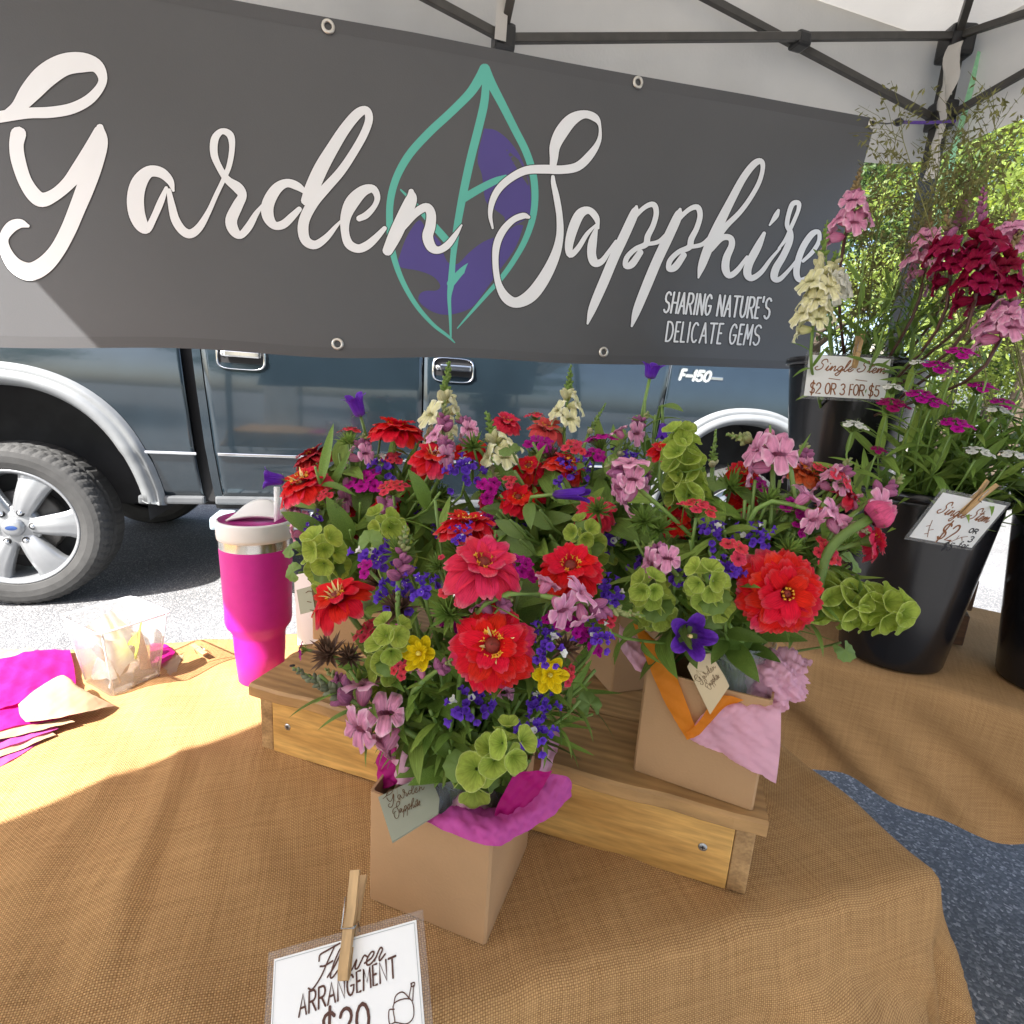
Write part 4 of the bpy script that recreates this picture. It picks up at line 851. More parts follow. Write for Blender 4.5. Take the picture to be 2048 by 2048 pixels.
sheet('tissue_paper', [[(672, 1232, .79), (700, 1238, .785), (735, 1240, .785)], [(676, 1212, .80), (705, 1210, .79), (740, 1205, .79)], [(690, 1190, .81), (720, 1185, .81), (750, 1180, .81)]], lilac, 'lilac tissue over the rim of the back left box', crinkle=.003, seed=13)
sheet('tissue_paper', [[(735, 1260, .78), (760, 1262, .775), (800, 1262, .775)], [(730, 1225, .79), (765, 1225, .785), (805, 1225, .785)], [(740, 1195, .80), (765, 1195, .80), (800, 1190, .80)]], hotpink, 'pink tissue in the back left box behind the spiky buds', crinkle=.003, seed=14)
# ---------------------------------------------------------------- tumbler
tumb_m = M_('magenta_powder_coat', (.52, .008, .27), .45, .05, 60, .15, 900)
steel = M_('brushed_steel', (.62, .60, .56), .22, .05, 40, metal=1.)
lidw = M_('frosted_white_plastic', (.66, .65, .64), .35, .03, 20)
lidp = M_('magenta_lid_plastic', (.42, .02, .22), .3, .05, 20)
tc_ = atz(508, 1378, TZ); tc_ = V(-.40, .832, TZ + .004)
tu = thing('tumbler', tc_, 'tall magenta insulated tumbler with white lid and clear straw', 'tumbler')
def lat(nm, prof, mat, root, n=40, c=tc_): return part(nm, MB().lathe(prof, n, Matrix.Translation(c)), mat, root)
lat('cup_body', [(0, .0), (.030, .0), (.0345, .004), (.0385, .055), (.0395, .082), (.041, .090), (.049, .102), (.0505, .11), (.0505, .13), (.0535, .232)], tumb_m, tu)
lat('steel_band', [(.0535, .232), (.0533, .2335), (.0537, .246)], steel, tu)
lat('lid_ring', [(.0537, .246), (.0555, .2465), (.0562, .252), (.0565, .272), (.0555, .275), (.053, .2755)], lidw, tu)
lid = lat('lid_disc', [(.053, .2755), (.0525, .268), (.0, .267)], lidp, tu)
part('lid_lip', MB().grid(lambda a, b: tc_ + V(math.cos(R_(-40 + 150 * a)) * (.0535 - .003 * b), math.sin(R_(-40 + 150 * a)) * (.0535 - .003 * b), .274 + .012 * b * math.sin(math.pi * a) ** .5), 20, 3), lidp, tu)
def paddle(a, b):
    x = lerp(-.046, .036, a); arch_ = math.sin(math.pi * a) ** .7
    return tc_ + V(x, lerp(-.004, .030, b) + .010 * a, .270 + .026 * arch_ * (.2 + .8 * b) + .006 * a)
o_ = part('rotating_lid_cover', MB().grid(paddle, 24, 8), lidw, tu); md = o_.modifiers.new('t', 'SOLIDIFY'); md.thickness = .004
part('straw', MB().tube([tc_ + V(.030, .008, .25), tc_ + V(.031, .010, .325)], .0046, 14), clear_mat('frosted_straw', (.8, .8, .8), .75, .3), tu)
# white card behind it in the sun
card_w = M_('white_card', (.82, .82, .80), .5, .03, 8)
cA = aty(596, 1275, .93)
tag(obj('white_card', MB().add([aty(588, 1150, .97), aty(642, 1140, .97), aty(645, 1285, .95), aty(596, 1290, .95)], [(0, 1, 2, 3)]).mesh('white_card', False), card_w), 'blank white card standing between the tumbler and the back left box', 'card').modifiers.new('t', 'SOLIDIFY').thickness = .0012
# ---------------------------------------------------------------- clear tub with paper scraps
clear_tub = clear_mat('clear_tub_plastic', (.55, .57, .58), .13, .08)
bc = V(-.612, .803, TZ + .004); byaw = R_(-28)
def rrect(hx, hy, r, z, n=5):
    o = []
    for k, (sx, sy) in enumerate(((1, 1), (-1, 1), (-1, -1), (1, -1))):
        for i in range(n + 1):
            an = R_(90 * k + 90 * i / n); o.append(V(sx * (hx - r) + r * math.cos(an), sy * (hy - r) + r * math.sin(an), z))
    return o
BMx = Matrix.Translation(bc) @ Matrix.Rotation(byaw, 4, 'Z')
mb = MB(); L_ = [rrect(.042, .037, .008, 0), rrect(.054, .049, .010, .104), rrect(.0545, .0495, .010, .108), rrect(.058, .053, .011, .110), rrect(.058, .053, .011, .113), rrect(.0525, .0475, .009, .111), rrect(.0405, .0355, .007, .003)]
m_ = len(L_[0]); mb.add([BMx @ p for r in L_ for p in r], [(j * m_ + i, j * m_ + (i + 1) % m_, (j + 1) * m_ + (i + 1) % m_, (j + 1) * m_ + i) for j in range(len(L_) - 1) for i in range(m_)] + [tuple(range(m_ - 1, -1, -1)), tuple((len(L_) - 1) * m_ + i for i in range(m_))])
tb_ = thing('plastic_tub', bc, 'clear plastic tub of paper scraps on the sunlit cloth', 'tub'); part('tub_wall', mb, clear_tub, tb_)
rl = rrect(.0575, .0525, .011, .1125, 6); part('tub_rim', MB().tube([BMx @ p for p in rl + rl[:1]], .0016, 6), clear_mat('tub_rim_plastic', (.75, .77, .78), .6, .15), tb_)
for q_ in range(4):
    a_, b_ = rrect(.0415, .0365, .008, .002)[q_ * 6 + 3], rrect(.0545, .0495, .010, .108)[q_ * 6 + 3]; part('tub_corner_highlight', MB().tube([BMx @ a_, BMx @ b_], .0013, 6), clear_mat('tub_rim_plastic', (.75, .77, .78), .45, .15), tb_)  # paler tubes put the bright corner highlights into the tub
white_p = M_('white_paper', (.80, .79, .76), .8, .05, 20, trans=.2); tan_p = M_('tan_paper', (.52, .40, .28), .8, .08, 20, trans=.15); lime_p = M_('lime_paper', (.50, .60, .06), .7, .06, 20, trans=.2)
rg = random.Random(5)
scr = [('white', white_p, -.005, .004, .075, .062), ('tan', tan_p, .015, -.022, .045, .045), ('white', white_p, -.028, -.008, .06, .05), ('lime', lime_p, .030, .012, .075, .04), ('lime', lime_p, -.034, .018, .062, .028), ('tan', tan_p, .022, .020, .05, .05), ('white', white_p, .026, -.014, .055, .045), ('tan', tan_p, -.018, .02, .04, .05), ('white', white_p, .0, -.02, .03, .05)]
locs = ['tallest peak', 'front middle', 'left side', 'right back corner', 'left back corner', 'right back, low', 'right front', 'back left, low', 'bottom front']
for k, (nm, mt, x, y, z, s) in enumerate(scr):
    yaw = rg.uniform(0, 3.1); tl_ = rg.uniform(.15, .5)
    def fn(a, b, x=x, y=y, z=z, s=s, yaw=yaw, tl_=tl_, k=k):
        u, v_ = (a - .5) * s * (1.1 - .5 * b), b * s * 1.15
        p = V(u, tl_ * (v_ - s * .5) + .008 * math.sin(u * 120 + k), v_ - s * .55 + .006 * math.sin(u * 90 + b * 4 + k))
        p = Matrix.Rotation(yaw, 4, 'Z') @ p + V(x, y, z); lim = .036 + .014 * max(0, min(1, p.z / .1)); p.x = max(-lim, min(lim, p.x)); p.y = max(-lim + .005, min(lim - .005, p.y)); p.z = max(.006, p.z); return BMx @ p
    tag(obj('paper_scrap', MB().grid(fn, 8, 7), mt), '%s paper scrap in the clear tub, %s' % (nm, locs[k]), 'paper', 'scraps in the tub')
# ---------------------------------------------------------------- wrapping sheets on the left
kr_p = M_('kraft_wrapping_paper', (.36, .245, .145), .8, .05, 20, .1, 200)
def tpx(x, y, z): return atz(x, y, TZ + z)
def flat(rows, mat, label, nm='wrapping_sheet', cr=.0008, seed=1):
    rows = [[atz(x, y, TZ + z) for x, y, z in r] for r in rows]
    return tag(obj(nm, net(rows, crinkle=cr, seed=seed, scale=40), mat), label, 'paper', 'wrapping sheets on the sunlit cloth')
flat([[(-40, 1320, .012), (20, 1312, .014), (62, 1300, .014), (140, 1298, .012)], [(-40, 1370, .020), (30, 1360, .022), (90, 1350, .020), (150, 1345, .014)], [(-40, 1420, .026), (20, 1412, .028), (70, 1398, .026), (152, 1392, .016)]], magenta, 'broad magenta tissue sheet lying left of the clear tub', cr=.0015, seed=21)
flat([[(-40, 1300, .006), (30, 1298, .006), (60, 1293, .006)], [(-40, 1322, .008), (25, 1313, .008), (70, 1300, .008)]], kr_p, 'thin kraft sheet edge behind the magenta tissue', seed=22)
flat([[(36, 1408, .030), (75, 1375, .036), (122, 1350, .040), (140, 1362, .034)], [(40, 1430, .030), (95, 1408, .036), (150, 1385, .036), (185, 1388, .028)], [(52, 1444, .024), (110, 1436, .026), (170, 1424, .024), (230, 1411, .010)]], kr_p, 'folded kraft paper cone lying in front of the clear tub', seed=23)
for k, (dy, m, lab, zz) in enumerate(((0, magenta, 'magenta tissue layer just under the kraft cone', .022), (16, kr_p, 'kraft sheet layer second from the top of the wrapping stack', .018), (30, hotpink, 'pink tissue layer in the middle of the wrapping stack', .014), (44, kr_p, 'kraft sheet layer near the bottom of the wrapping stack', .010), (58, hotpink, 'crimped pink tissue layer lowest but one in the wrapping stack', .007), (78, orange, 'orange tissue sheet at the bottom of the wrapping stack', .003))):
    xr = (165, 150, 118, 112, 84, 46)[k]
    flat([[(-40, 1400 + dy * .7, zz + .004), (30, 1398 + dy * .7, zz + .004), (xr * .7, 1396 + dy * .8, zz + .003)], [(-40, 1440 + dy, zz + .003), (20, 1428 + dy, zz + .002), (xr * .85, 1420 + dy * .85, zz)], [(-40, 1478 + dy * 1.15, zz - .002), (15, 1456 + dy * 1.15, zz - .001), (xr, 1428 + dy * .9, zz - .002)]], m, lab, cr=.0014, seed=30 + k)
flat([[(300, 1286, .012), (330, 1288, .012), (345, 1298, .010)], [(300, 1310, .014), (325, 1308, .014), (350, 1304, .010)], [(300, 1336, .012), (325, 1326, .012), (342, 1316, .008)]], magenta, 'small magenta tissue pad right of the clear tub', seed=41)
flat([[(300, 1330, .006), (340, 1312, .006), (368, 1308, .006)], [(300, 1350, .005), (335, 1340, .005), (356, 1332, .005)], [(300, 1362, .004), (330, 1356, .004), (354, 1342, .004)]], kr_p, 'short kraft sheets under the magenta pad right of the tub', seed=42)
# ---------------------------------------------------------------- clothespins, signs and tags
pinwood = woodmat('clothespin_birch', (.40, .24, .10), (.58, .38, .18), (20, 20, 4))
def clothespin(P, up, out, label, L=.070, W=.0080):
    """P = nose tip; up = towards the handle ends; out = flat side towards the viewer"""
    up = Vector(up).normalized(); out = Vector(out); out = (out - up * out.dot(up)).normalized(); side = up.cross(out)
    F = Matrix(((side.x, out.x, up.x, P.x), (side.y, out.y, up.y, P.y), (side.z, out.z, up.z, P.z), (0, 0, 0, 1)))
    t = thing('clothespin', P, label, 'clothespin', 'wooden clothespins'); first = None
    for s in (1, -1):
        mb = MB(); v = []
        prof = [(0, .0012, .0016), (.006, .0012, .0042), (.030, .0012, .0062), (.036, .0014, .0060), (L * .62, .0020, .0060), (L, .0068, .0098)]
        for z, y0, y1 in prof: v += [V(-W / 2, s * y0, z), V(W / 2, s * y0, z), V(W / 2, s * y1, z), V(-W / 2, s * y1, z)]
        f = [(j * 4 + i, j * 4 + (i + 1) % 4, (j + 1) * 4 + (i + 1) % 4, (j + 1) * 4 + i) for j in range(len(prof) - 1) for i in range(4)] + [(3, 2, 1, 0), tuple(len(prof) * 4 - 4 + i for i in range(4))]
        mb.add(v, f); part('prong', mb, pinwood, t, F, smooth=False)
    w_ = W / 2 + .0012
    part('wire_spring', MB().tube([F @ V(*p) for p in ((-w_, .0078, .052), (-w_, .0068, .031), (w_, .0068, .031), (w_, 0, .036), (w_, -.0068, .031), (-w_, -.0068, .031), (-w_, -.004, .048))], .0007, 6), steel, t)
    return t
brown_ink = M_('brown_ink', (.085, .03, .018), .7, .1, 30); amber = M_('amber_ink_glow', (.80, .52, .30), .7); sepia = M_('sepia_ink', (.25, .09, .03), .7); blk = M_('black_pen_ink', (.02, .02, .025), .7)
sleeve = clear_mat('laminate_plastic', (.5, .5, .5), .10, .1)
GL = {'S': [[(.95, .95), (.75, 1.25), (.42, 1.15), (.35, .85), (.62, .6), (.55, .2), (.15, .02), (-.1, .25), (.1, .42)]], 'F': [[(.05, 1.0), (.02, 1.28), (.35, 1.38), (.95, 1.52)], [(.7, 1.45), (.55, .9), (.4, .25), (.12, -.22), (-.12, -.12)], [(.2, .72), (.45, .68), (.8, .78)]],
      'i': [[(.0, .1), (.18, .55), (.12, .12), (.25, 0), (.45, .25)], [(.26, .78), (.28, .82)]], 'n': [[(0, .1), (.15, .55), (.12, .02), (.25, .35), (.45, .55), (.5, .3), (.48, .05), (.6, .02), (.78, .25)]],
      'g': [[(.5, .45), (.3, .58), (.08, .35), (.12, .06), (.35, .1), (.52, .5), (.45, -.1), (.25, -.5), (.0, -.35), (.3, -.05), (.7, .25)]], 'l': [[(0, .1), (.25, .55), (.4, 1.15), (.28, 1.2), (.15, .6), (.14, .1), (.28, 0), (.48, .25)]],
      'e': [[(0, .15), (.3, .28), (.38, .5), (.22, .56), (.08, .3), (.15, .04), (.35, .02), (.55, .25)]], 't': [[(0, .1), (.2, .6), (.25, 1.05), (.16, .4), (.2, .03), (.4, .2)], [(-.02, .72), (.45, .78)]],
      'm': [[(0, .1), (.12, .55), (.1, .02), (.22, .4), (.36, .55), (.4, .05), (.5, .4), (.66, .55), (.7, .08), (.82, .02), (.98, .25)]], 'o': [[(.3, .55), (.1, .4), (.1, .1), (.3, .02), (.45, .25), (.35, .52), (.55, .45)]],
      'w': [[(0, .5), (.1, .08), (.25, .05), (.38, .45), (.4, .08), (.56, .05), (.72, .5), (.9, .42)]], 'r': [[(0, .1), (.15, .6), (.3, .5), (.22, .2), (.3, .02), (.5, .25)]], 'a': [[(.42, .5), (.2, .56), (.05, .25), (.18, .02), (.4, .3), (.42, .5), (.42, .1), (.55, .02), (.7, .25)]]}
GW = {'S': 1., 'F': .75, 'i': .42, 'n': .74, 'g': .62, 'l': .45, 'e': .5, 't': .4, 'm': .92, 'o': .52, 'w': .85, 'r': .48, ' ': .55, 'a': .65}
def script(txt, x0, x1, w, yb=0, ys=1, slant=.25):
    tot = sum(GW[c] for c in txt); s = (x1 - x0) / tot; x = x0; out = []
    for c in txt:
        if c != ' ':
            for st in GL[c]: out.append([(x + (p[0] + slant * p[1]) * s, yb + p[1] * ys, w) for p in st])
        x += GW[c] * s
    return out
class Card:
    """a flat card: origin top-left, X right, Y down, in metres"""
    def __init__(s, name, TL, TR, BLc, label, cat, mat, margin=.006, thick=.0008, sleeve_on=True, pent=None):
        s.TL = Vector(TL); s.ux = (Vector(TR) - s.TL); s.w = s.ux.length; s.ux.normalize()
        d = Vector(BLc) - s.TL; d -= s.ux * d.dot(s.ux); s.h = d.length; s.uy = d.normalized(); s.n = s.ux.cross(s.uy) * -1
        if s.n.dot(CAM - s.TL) < 0: s.n *= -1
        s.root = thing(name, s.at(.5, .5), label, cat, None)
        m = margin if sleeve_on else 0
        out = pent or [(m / s.w, m / s.h), (1 - m / s.w, m / s.h), (1 - m / s.w, 1 - m / s.h), (m / s.w, 1 - m / s.h)]
        k = len(out); v = [s.at(x, y, 0) for x, y in out] + [s.at(x, y, -thick) for x, y in out]
        part('card', MB().add(v, [tuple(range(k - 1, -1, -1)), tuple(range(k, 2 * k))] + [(i, (i + 1) % k, k + (i + 1) % k, k + i) for i in range(k)]), mat, s.root, smooth=False)
        if sleeve_on:
            part('plastic_sleeve', MB().box((0, 0, 0), (s.w, s.h, .0018), Matrix(((s.ux.x, s.uy.x, s.n.x, s.at(.5, .5).x), (s.ux.y, s.uy.y, s.n.y, s.at(.5, .5).y), (s.ux.z, s.uy.z, s.n.z, s.at(.5, .5).z), (0, 0, 0, 1))) @ Matrix.Translation((0, 0, -.0014))), sleeve, s.root, smooth=False)
    def at(s, x, y, h=0): return s.TL + s.ux * (x * s.w) + s.uy * (y * s.h) + s.n * h
    def ink(s, nm, lst, mat, smooth=True, h=.0004):
        """strokes in card fractions of the width (x right, y UP from the top as negative)"""
        f = lambda x, y, hh: s.TL + s.ux * (x * s.w) - s.uy * (y * s.w) + s.n * hh
        return part(nm, strokes(lst, f, h, .00012, n=5 if smooth else 1, wmin=.002, step=.000004), mat, s.root)
def place(lst, x, y, sx, sy): return [[(x + p[0] * sx, y + p[1] * sy, p[2]) for p in st] for st in lst]
def capw(txt, x, y, w, h, pen, **k): return [[(x + p[0] * w, y + p[1] * h, pen) for p in st] for st in capline(txt, 0, 1, 1, **k)]
# big sign, bottom left
S1 = Card('price_sign', aty(536, 1905, .350), aty(844, 1819, .358), aty(552, 2200, .285), 'white laminated flower arrangement price sign at the bottom, nearest the camera', 'sign', card_w, .0055)
S1.ink('border_line', [[(.055, -.055, .003), (.945, -.055, .003)], [(.945, -.055, .003), (.945, -.62, .003)], [(.055, -.055, .003), (.055, -.62, .003)]], M_('grey_rule_ink', (.35, .36, .36), .7), False)
S1.ink('script_words', [[(x, y + (x - .29) * .05, w_) for x, y, w_ in st] for st in script('Flower', .29, .74, .0095, -.215, .10, .30)], brown_ink)
S1.ink('capital_words', [[(x, y + (x - .215) * .10, w_) for x, y, w_ in st] for st in capw('ARRANGEMENT', .215, -.345, .60, .095, .011, gap=.30)], brown_ink, False)
S1.ink('price', capw('$20', .36, -.50, .28, .135, .018, gap=.25), brown_ink, False)
can = [[(.70, -.60, .008), (.70, -.50, .008), (.84, -.50, .008), (.86, -.59, .008), (.80, -.625, .008), (.70, -.60, .008)], [(.70, -.50, .008), (.72, -.46, .008), (.78, -.45, .008), (.84, -.50, .008)], [(.70, -.53, .008), (.655, -.53, .008), (.655, -.60, .008), (.70, -.60, .008)], [(.83, -.49, .007), (.86, -.42, .007)], [(.86, -.51, .007), (.875, -.43, .007)], [(.855, -.415, .008), (.885, -.415, .008), (.88, -.435, .008), (.858, -.432, .008), (.855, -.415, .008)]]
S1.ink('watering_can', [[(.757 + (x - .655) * .70, -.335 + (y + .415) * .80, .006) for x, y, w_ in st] for st in can], brown_ink, True)
S1.ink('leaf_sprig', [[(.20, -.60, .008), (.24, -.66, .008), (.27, -.74, .008)], [(.235, -.65, .008), (.25, -.60, .008)]], brown_ink)
clothespin(S1.at(.5, .36, .004), V(0, 0, 0) + (S1.at(.62, -.8, -.01) - S1.at(.5, .36, .004)), S1.n, 'wooden clothespin gripping the flower arrangement sign', L=.070)
# bucket signs
S2 = Card('price_sign', aty(1614, 703, 1.17), aty(1789, 712, 1.17), aty(1603, 797, 1.165), 'white single stem sign clipped to the rear snapdragon bucket', 'sign', card_w, .006)
S2.ink('script_words', script('Single Stem', .12, .92, .012, -.20, .10, .25), sepia)
S2.ink('price', capw('$2 OR 3 FOR $5', .09, -.46, .80, .12, .015, gap=.2, space=.5), sepia, False)
S2.ink('ornament', [[(.29, -.285, .008), (.42, -.295, .008)], [(.60, -.285, .008), (.73, -.295, .008)]], sepia)
clothespin(S2.at(.55, .30, .004), S2.at(.60, -.75, -.005) - S2.at(.55, .30, .004), S2.n, 'wooden clothespin holding the rear bucket sign', L=.066)
S3 = Card('price_sign', aty(1886, 978, .895), aty(2023, 1007, .935), aty(1829, 1082, .93), 'white square single stem sign tilted on the middle black bucket', 'sign', card_w, .006)
S3.ink('script_words', script('Single Stem', .14, .88, .014, -.27, .12, .2), sepia)
S3.ink('price', capw('$2', .38, -.56, .22, .20, .022, gap=.3), sepia, False)
S3.ink('pen_note', capw('OR', .74, -.42, .12, .055, .014, gap=.3) + capw('3', .83, -.53, .06, .07, .014) + capw('for', .76, -.62, .14, .08, .013, gap=.2) + capw('$5', .56, -.68, .13, .10, .014, gap=.3), blk, False)
S3.ink('leaf_sprig', [[(.16, -.36, .008), (.20, -.46, .008), (.26, -.56, .008)], [(.18, -.42, .008), (.14, -.44, .008)], [(.21, -.48, .008), (.26, -.46, .008)], [(.23, -.52, .008), (.19, -.53, .008)], [(.60, -.58, .008), (.70, -.50, .008), (.78, -.47, .008)], [(.66, -.53, .008), (.66, -.48, .008)], [(.71, -.49, .008), (.75, -.53, .008)]], sepia)
clothespin(S3.at(.43, .34, .004), S3.at(.62, -.62, -.004) - S3.at(.43, .34, .004), S3.n, 'wooden clothespin holding the tilted square bucket sign', L=.066)
cp = atz(410, 1296, TZ + .012); cq = atz(434, 1325, TZ + .012)
clothespin(atz(384, 1290, TZ + .010) * 1, cq - atz(392, 1288, TZ + .01), V(0, -.3, 1), 'loose wooden clothespin lying on the sunlit cloth beside the kraft sheets', L=.07)
# wooden gift tags
tagw = M_('pale_wood_tag', (.60, .48, .30), .7, .08, 12, stretch=(1, 8, 1)); tags_ = M_('sage_grey_tag', (.27, .275, .20), .7, .06, 12)
burn = M_('burnt_line', (.10, .045, .015), .8)
BNX = (0, 640 * K * 0 + 590); 
def mini_logo(c, x0, y0, s, rot=0):
    """the banner's script and leaf, small"""
    def tr(lst, ox, oy, sc, wmin):
        o = []
        for st in lst: o.append([(x0 + (x - ox) * sc, y0 - (y - oy) * sc, max(wd * sc * .55, wmin)) for x, y, wd in st])
        return o
    k = s / 900
    c.ink('burnt_script', tr(word1, 0, 300, k, .012), burn)
    c.ink('burnt_script', tr(word2, 930, 300 - 260, k, .012), burn)
    c.ink('burnt_leaf', tr(LEAF[:3], 600, 420, k * .9, .006), M_('light_burnt_line', (.26, .17, .08), .8), h=.0002)
PENT = [(0, .0), (.62, 0), (1, .28), (1, .72), (.62, 1), (0, 1)]
def gift_tag(A, B, D, mat, label, pent):
    c = Card('gift_tag', A, B, D, label, 'tag', mat, 0, .0025, False, pent); return c
g1 = gift_tag(atz(756, 1594, .878), atz(856, 1546, .890), atz(846, 1652, .8725), tags_, 'sage grey wooden tag lying on the rim of the front box', [(0, 0), (.86, 0), (1.02, .25), (1.02, .62), (.9, .9), (0, 1)])
g1 = g1; mini_logo(g1, .12, -.12, .70)
g2 = gift_tag(rf(.013, (1368, 1318))[0], rf(.010, (1428, 1302))[0], rf(.017, (1372, 1440))[0], tagw, 'pale wooden tag standing in orange tissue on the right box', [(0, .14), (.30, 0), (.86, .02), (1.0, .45), (1.02, .62), (.10, 1.0)])
def rot_ink(c):
    pass
_old = Card.ink
def ink_rot(s, nm, lst, mat, smooth=True, h=.0004):
    an = R_(33); r = [[(.36 + (x - .36) * math.cos(an) - (y + .75) * math.sin(an), -.75 + (x - .36) * math.sin(an) + (y + .75) * math.cos(an), wd) for x, y, wd in st] for st in lst]
    return _old(s, nm, r, mat, smooth, h)
Card.ink = ink_rot; mini_logo(g2, .12, -.66, .78); Card.ink = _old
g3 = gift_tag(aty(593, 1180, .775), aty(622, 1172, .77), aty(580, 1234, .765), tags_, 'sage tag hanging at the left edge of the back left box', [(0, 0), (1, 0), (1, 1), (0, 1)])
g3.ink('burnt_script', [[(.6, -.3, .05), (.8, -.25, .05), (1.0, -.32, .05)], [(.6, -.8, .05), (.85, -.9, .05)], [(.7, -1.3, .05), (.95, -1.4, .05)]], burn)
twine = M_('jute_twine', (.36, .24, .12), .9, .2, 300)
for k, (pts, lab) in enumerate((([(842, 1556, .44), (865, 1545, .452), (885, 1540, .46), (915, 1552, .458)], 'jute twine tying the sage tag round the front jar'), ([(1378, 1312, .512), (1390, 1300, .52), (1418, 1302, .525), (1440, 1312, .525)], 'jute twine tying the pale wooden tag to the right jar'))):
    tag(obj('twine', MB().tube([Vector(p) for p in catmull([aty(*p) for p in pts], 5)], .0011, 6), twine), lab, 'twine')
# ---------------------------------------------------------------- buckets
bkt = M_('glossy_black_bucket', (.010, .010, .012), .22, .15, 12, spec=.5)
water = M_('dark_water', (.015, .02, .012), .05, .1, 10)
def bucket(c, h, r0, r1, label):
    t = thing('flower_bucket', c, label, 'bucket', 'black flower buckets')
    part('bucket_body', MB().lathe([(0, .002), (r0 * .9, .002), (r0 * .97, 0), (r0, .006), (lerp(r0, r1, .5), h * .5), (lerp(r0, r1, .93), h * .93), (r1 * .985, h * .985), (r1 * .96, h * .985), (lerp(r0, r1, .5) - .004, h * .5), (r0 - .005, .01), (0, .008)], 56, Matrix.Translation(c)), bkt, t)
    part('rim', MB().lathe([(r1 * .96, h * .955), (r1 * 1.03, h * .955), (r1 * 1.045, h * .97), (r1 * 1.04, h * .995), (r1 * 1.0, h * 1.003), (r1 * .955, h * .99)], 56, Matrix.Translation(c)), bkt, t)
    part('water', MB().lathe([(0, h * .45), (lerp(r0, r1, .45) - .003, h * .45)], 32, Matrix.Translation(c)), water, t)
    return c + V(0, 0, h * .3), c + V(0, 0, h)
zt = TZ + .007
B1 = bucket(V(.815, 1.085, zt), .355, .093, .128, 'black bucket of sweet william in the middle of the back table')
B2 = bucket(V(.785, 1.345, zt + .25), .36, .095, .145, 'taller placed black bucket of snapdragons at the rear left of the back table')
B3 = bucket(V(1.08, .985, zt), .37, .095, .135, 'black bucket at the right edge of the picture')
# slatted crate the rear bucket stands on
ck = thing('slatted_crate', V(.83, 1.40, zt), 'dark wooden slatted crate behind the buckets, carrying the rear one', 'crate')
dw = woodmat('dark_crate_wood', (.06, .026, .01), (.16, .075, .03), (6, 40, 40))
KM = Matrix(((u2.x, n2.x, 0, .86), (u2.y, n2.y, 0, 1.385), (0, 0, 1, zt), (0, 0, 0, 1)))
for k in range(3):
    for s in (-1, 1): part('slat', bevelled(MB().box((0, s * .13, .04 + .082 * k), (.52, .012, .07)), .002, 1), dw, ck, KM)
    for s in (-1, 1): part('slat', bevelled(MB().box((s * .254, 0, .04 + .082 * k), (.012, .246, .07)), .002, 1), dw, ck, KM)
for k in range(3): part('slat', bevelled(MB().box((0, -.091 + .091 * k, .2435), (.52, .086, .010)), .002, 1), dw, ck, KM)
# ================================================================== FLOWERS
TAU = 2 * math.pi
def corolla(nl, prof, lobe=.3, p=1., nth=40, nr=8, ruf=0., rk=5, serr=0., sk=30, sx=1., bil=0., ph=0.):
    P = np.array(prof)
    def fn(a, b):
        th = a * TAU; c = abs(math.cos(nl * (th - ph) / 2)) ** p
        ext = 1 - lobe * (1 - c) - (serr * (.5 + .5 * math.cos(sk * th)) if b > .7 else 0)
        t = b * ext
        r = np.interp(t, P[:, 0], P[:, 1]); z = np.interp(t, P[:, 0], P[:, 2])
        z += ruf * math.sin(rk * th + 1) * b * b + bil * math.sin(th) * b ** 2
        return (r * math.cos(th) * sx, r * math.sin(th), z)
    mb = MB().grid(fn, nth, nr, True); return mb
def petal(L, W, cup=.15, droop=.25, notch=.12, n=(6, 7), wave=0.):
    """base at the origin, reaching along +X, face towards +Z"""
    def fn(a, b):
        u = (a - .5) * 2; w_ = W * .5 * (.22 + .78 * math.sin(math.pi * min(1, .12 + b * .62)) ** .8) * (1 if b < .85 else 1 - .25 * ((b - .85) / .15) ** 2)
        x = L * b * (1 - (notch * math.exp(-(u / .30) ** 2) + .20 * u * u) * b ** 3)
        y = u * w_; z = cup * W * u * u * (1 - .3 * b) - droop * L * b * b + .12 * L * math.sin(math.pi * b) + wave * math.sin(b * 7 + u * 2)
        return (x, y, z)
    return MB().grid(fn, *n)
def leaf(L, W, fold=.25, droop=.3, n=(4, 8), serr=0):
    def fn(a, b):
        u = (a - .5) * 2; w_ = W * .5 * math.sin(math.pi * b ** .75) ** .8 * (1 + serr * (int(b * n[1]) % 2)) + .0004
        return (L * b * (1 - .15 * droop * b), u * w_, fold * w_ * abs(u) + .25 * L * b - droop * L * b * b)
    return MB().grid(fn, *n)
def round_leaf(Rr, k=9):
    def fn(a, b):
        th = lerp(-2.6, 2.6, a); r = Rr * b * (1 - .10 * abs(math.sin(k * th * .6)) * (b > .8)) * (1 - .12 * (abs(th) / 2.6) ** 3)
        return (Rr * .55 + r * math.cos(th) * .95, r * math.sin(th), .10 * Rr * math.sin(3 * th) * b * b - .18 * Rr * b * b + .1 * Rr * abs(math.sin(th * 3)) * b)
    return MB().grid(fn, 36, 6)
def bud(L, W): return MB().lathe([(.0001, 0), (W * .38, L * .08), (W * .5, L * .35), (W * .42, L * .65), (W * .2, L * .9), (.0002, L)], 8)
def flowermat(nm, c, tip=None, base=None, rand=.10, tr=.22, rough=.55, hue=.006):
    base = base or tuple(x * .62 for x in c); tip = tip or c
    return M_(nm, c, rough, .20, 26, .9, 30, trans=tr, rand=rand, hue=hue, spec=.15, coord='UV', stretch=(1, .10, 1), ramp=[(0, base), (.45, c), (.86, c), (1, tip)])
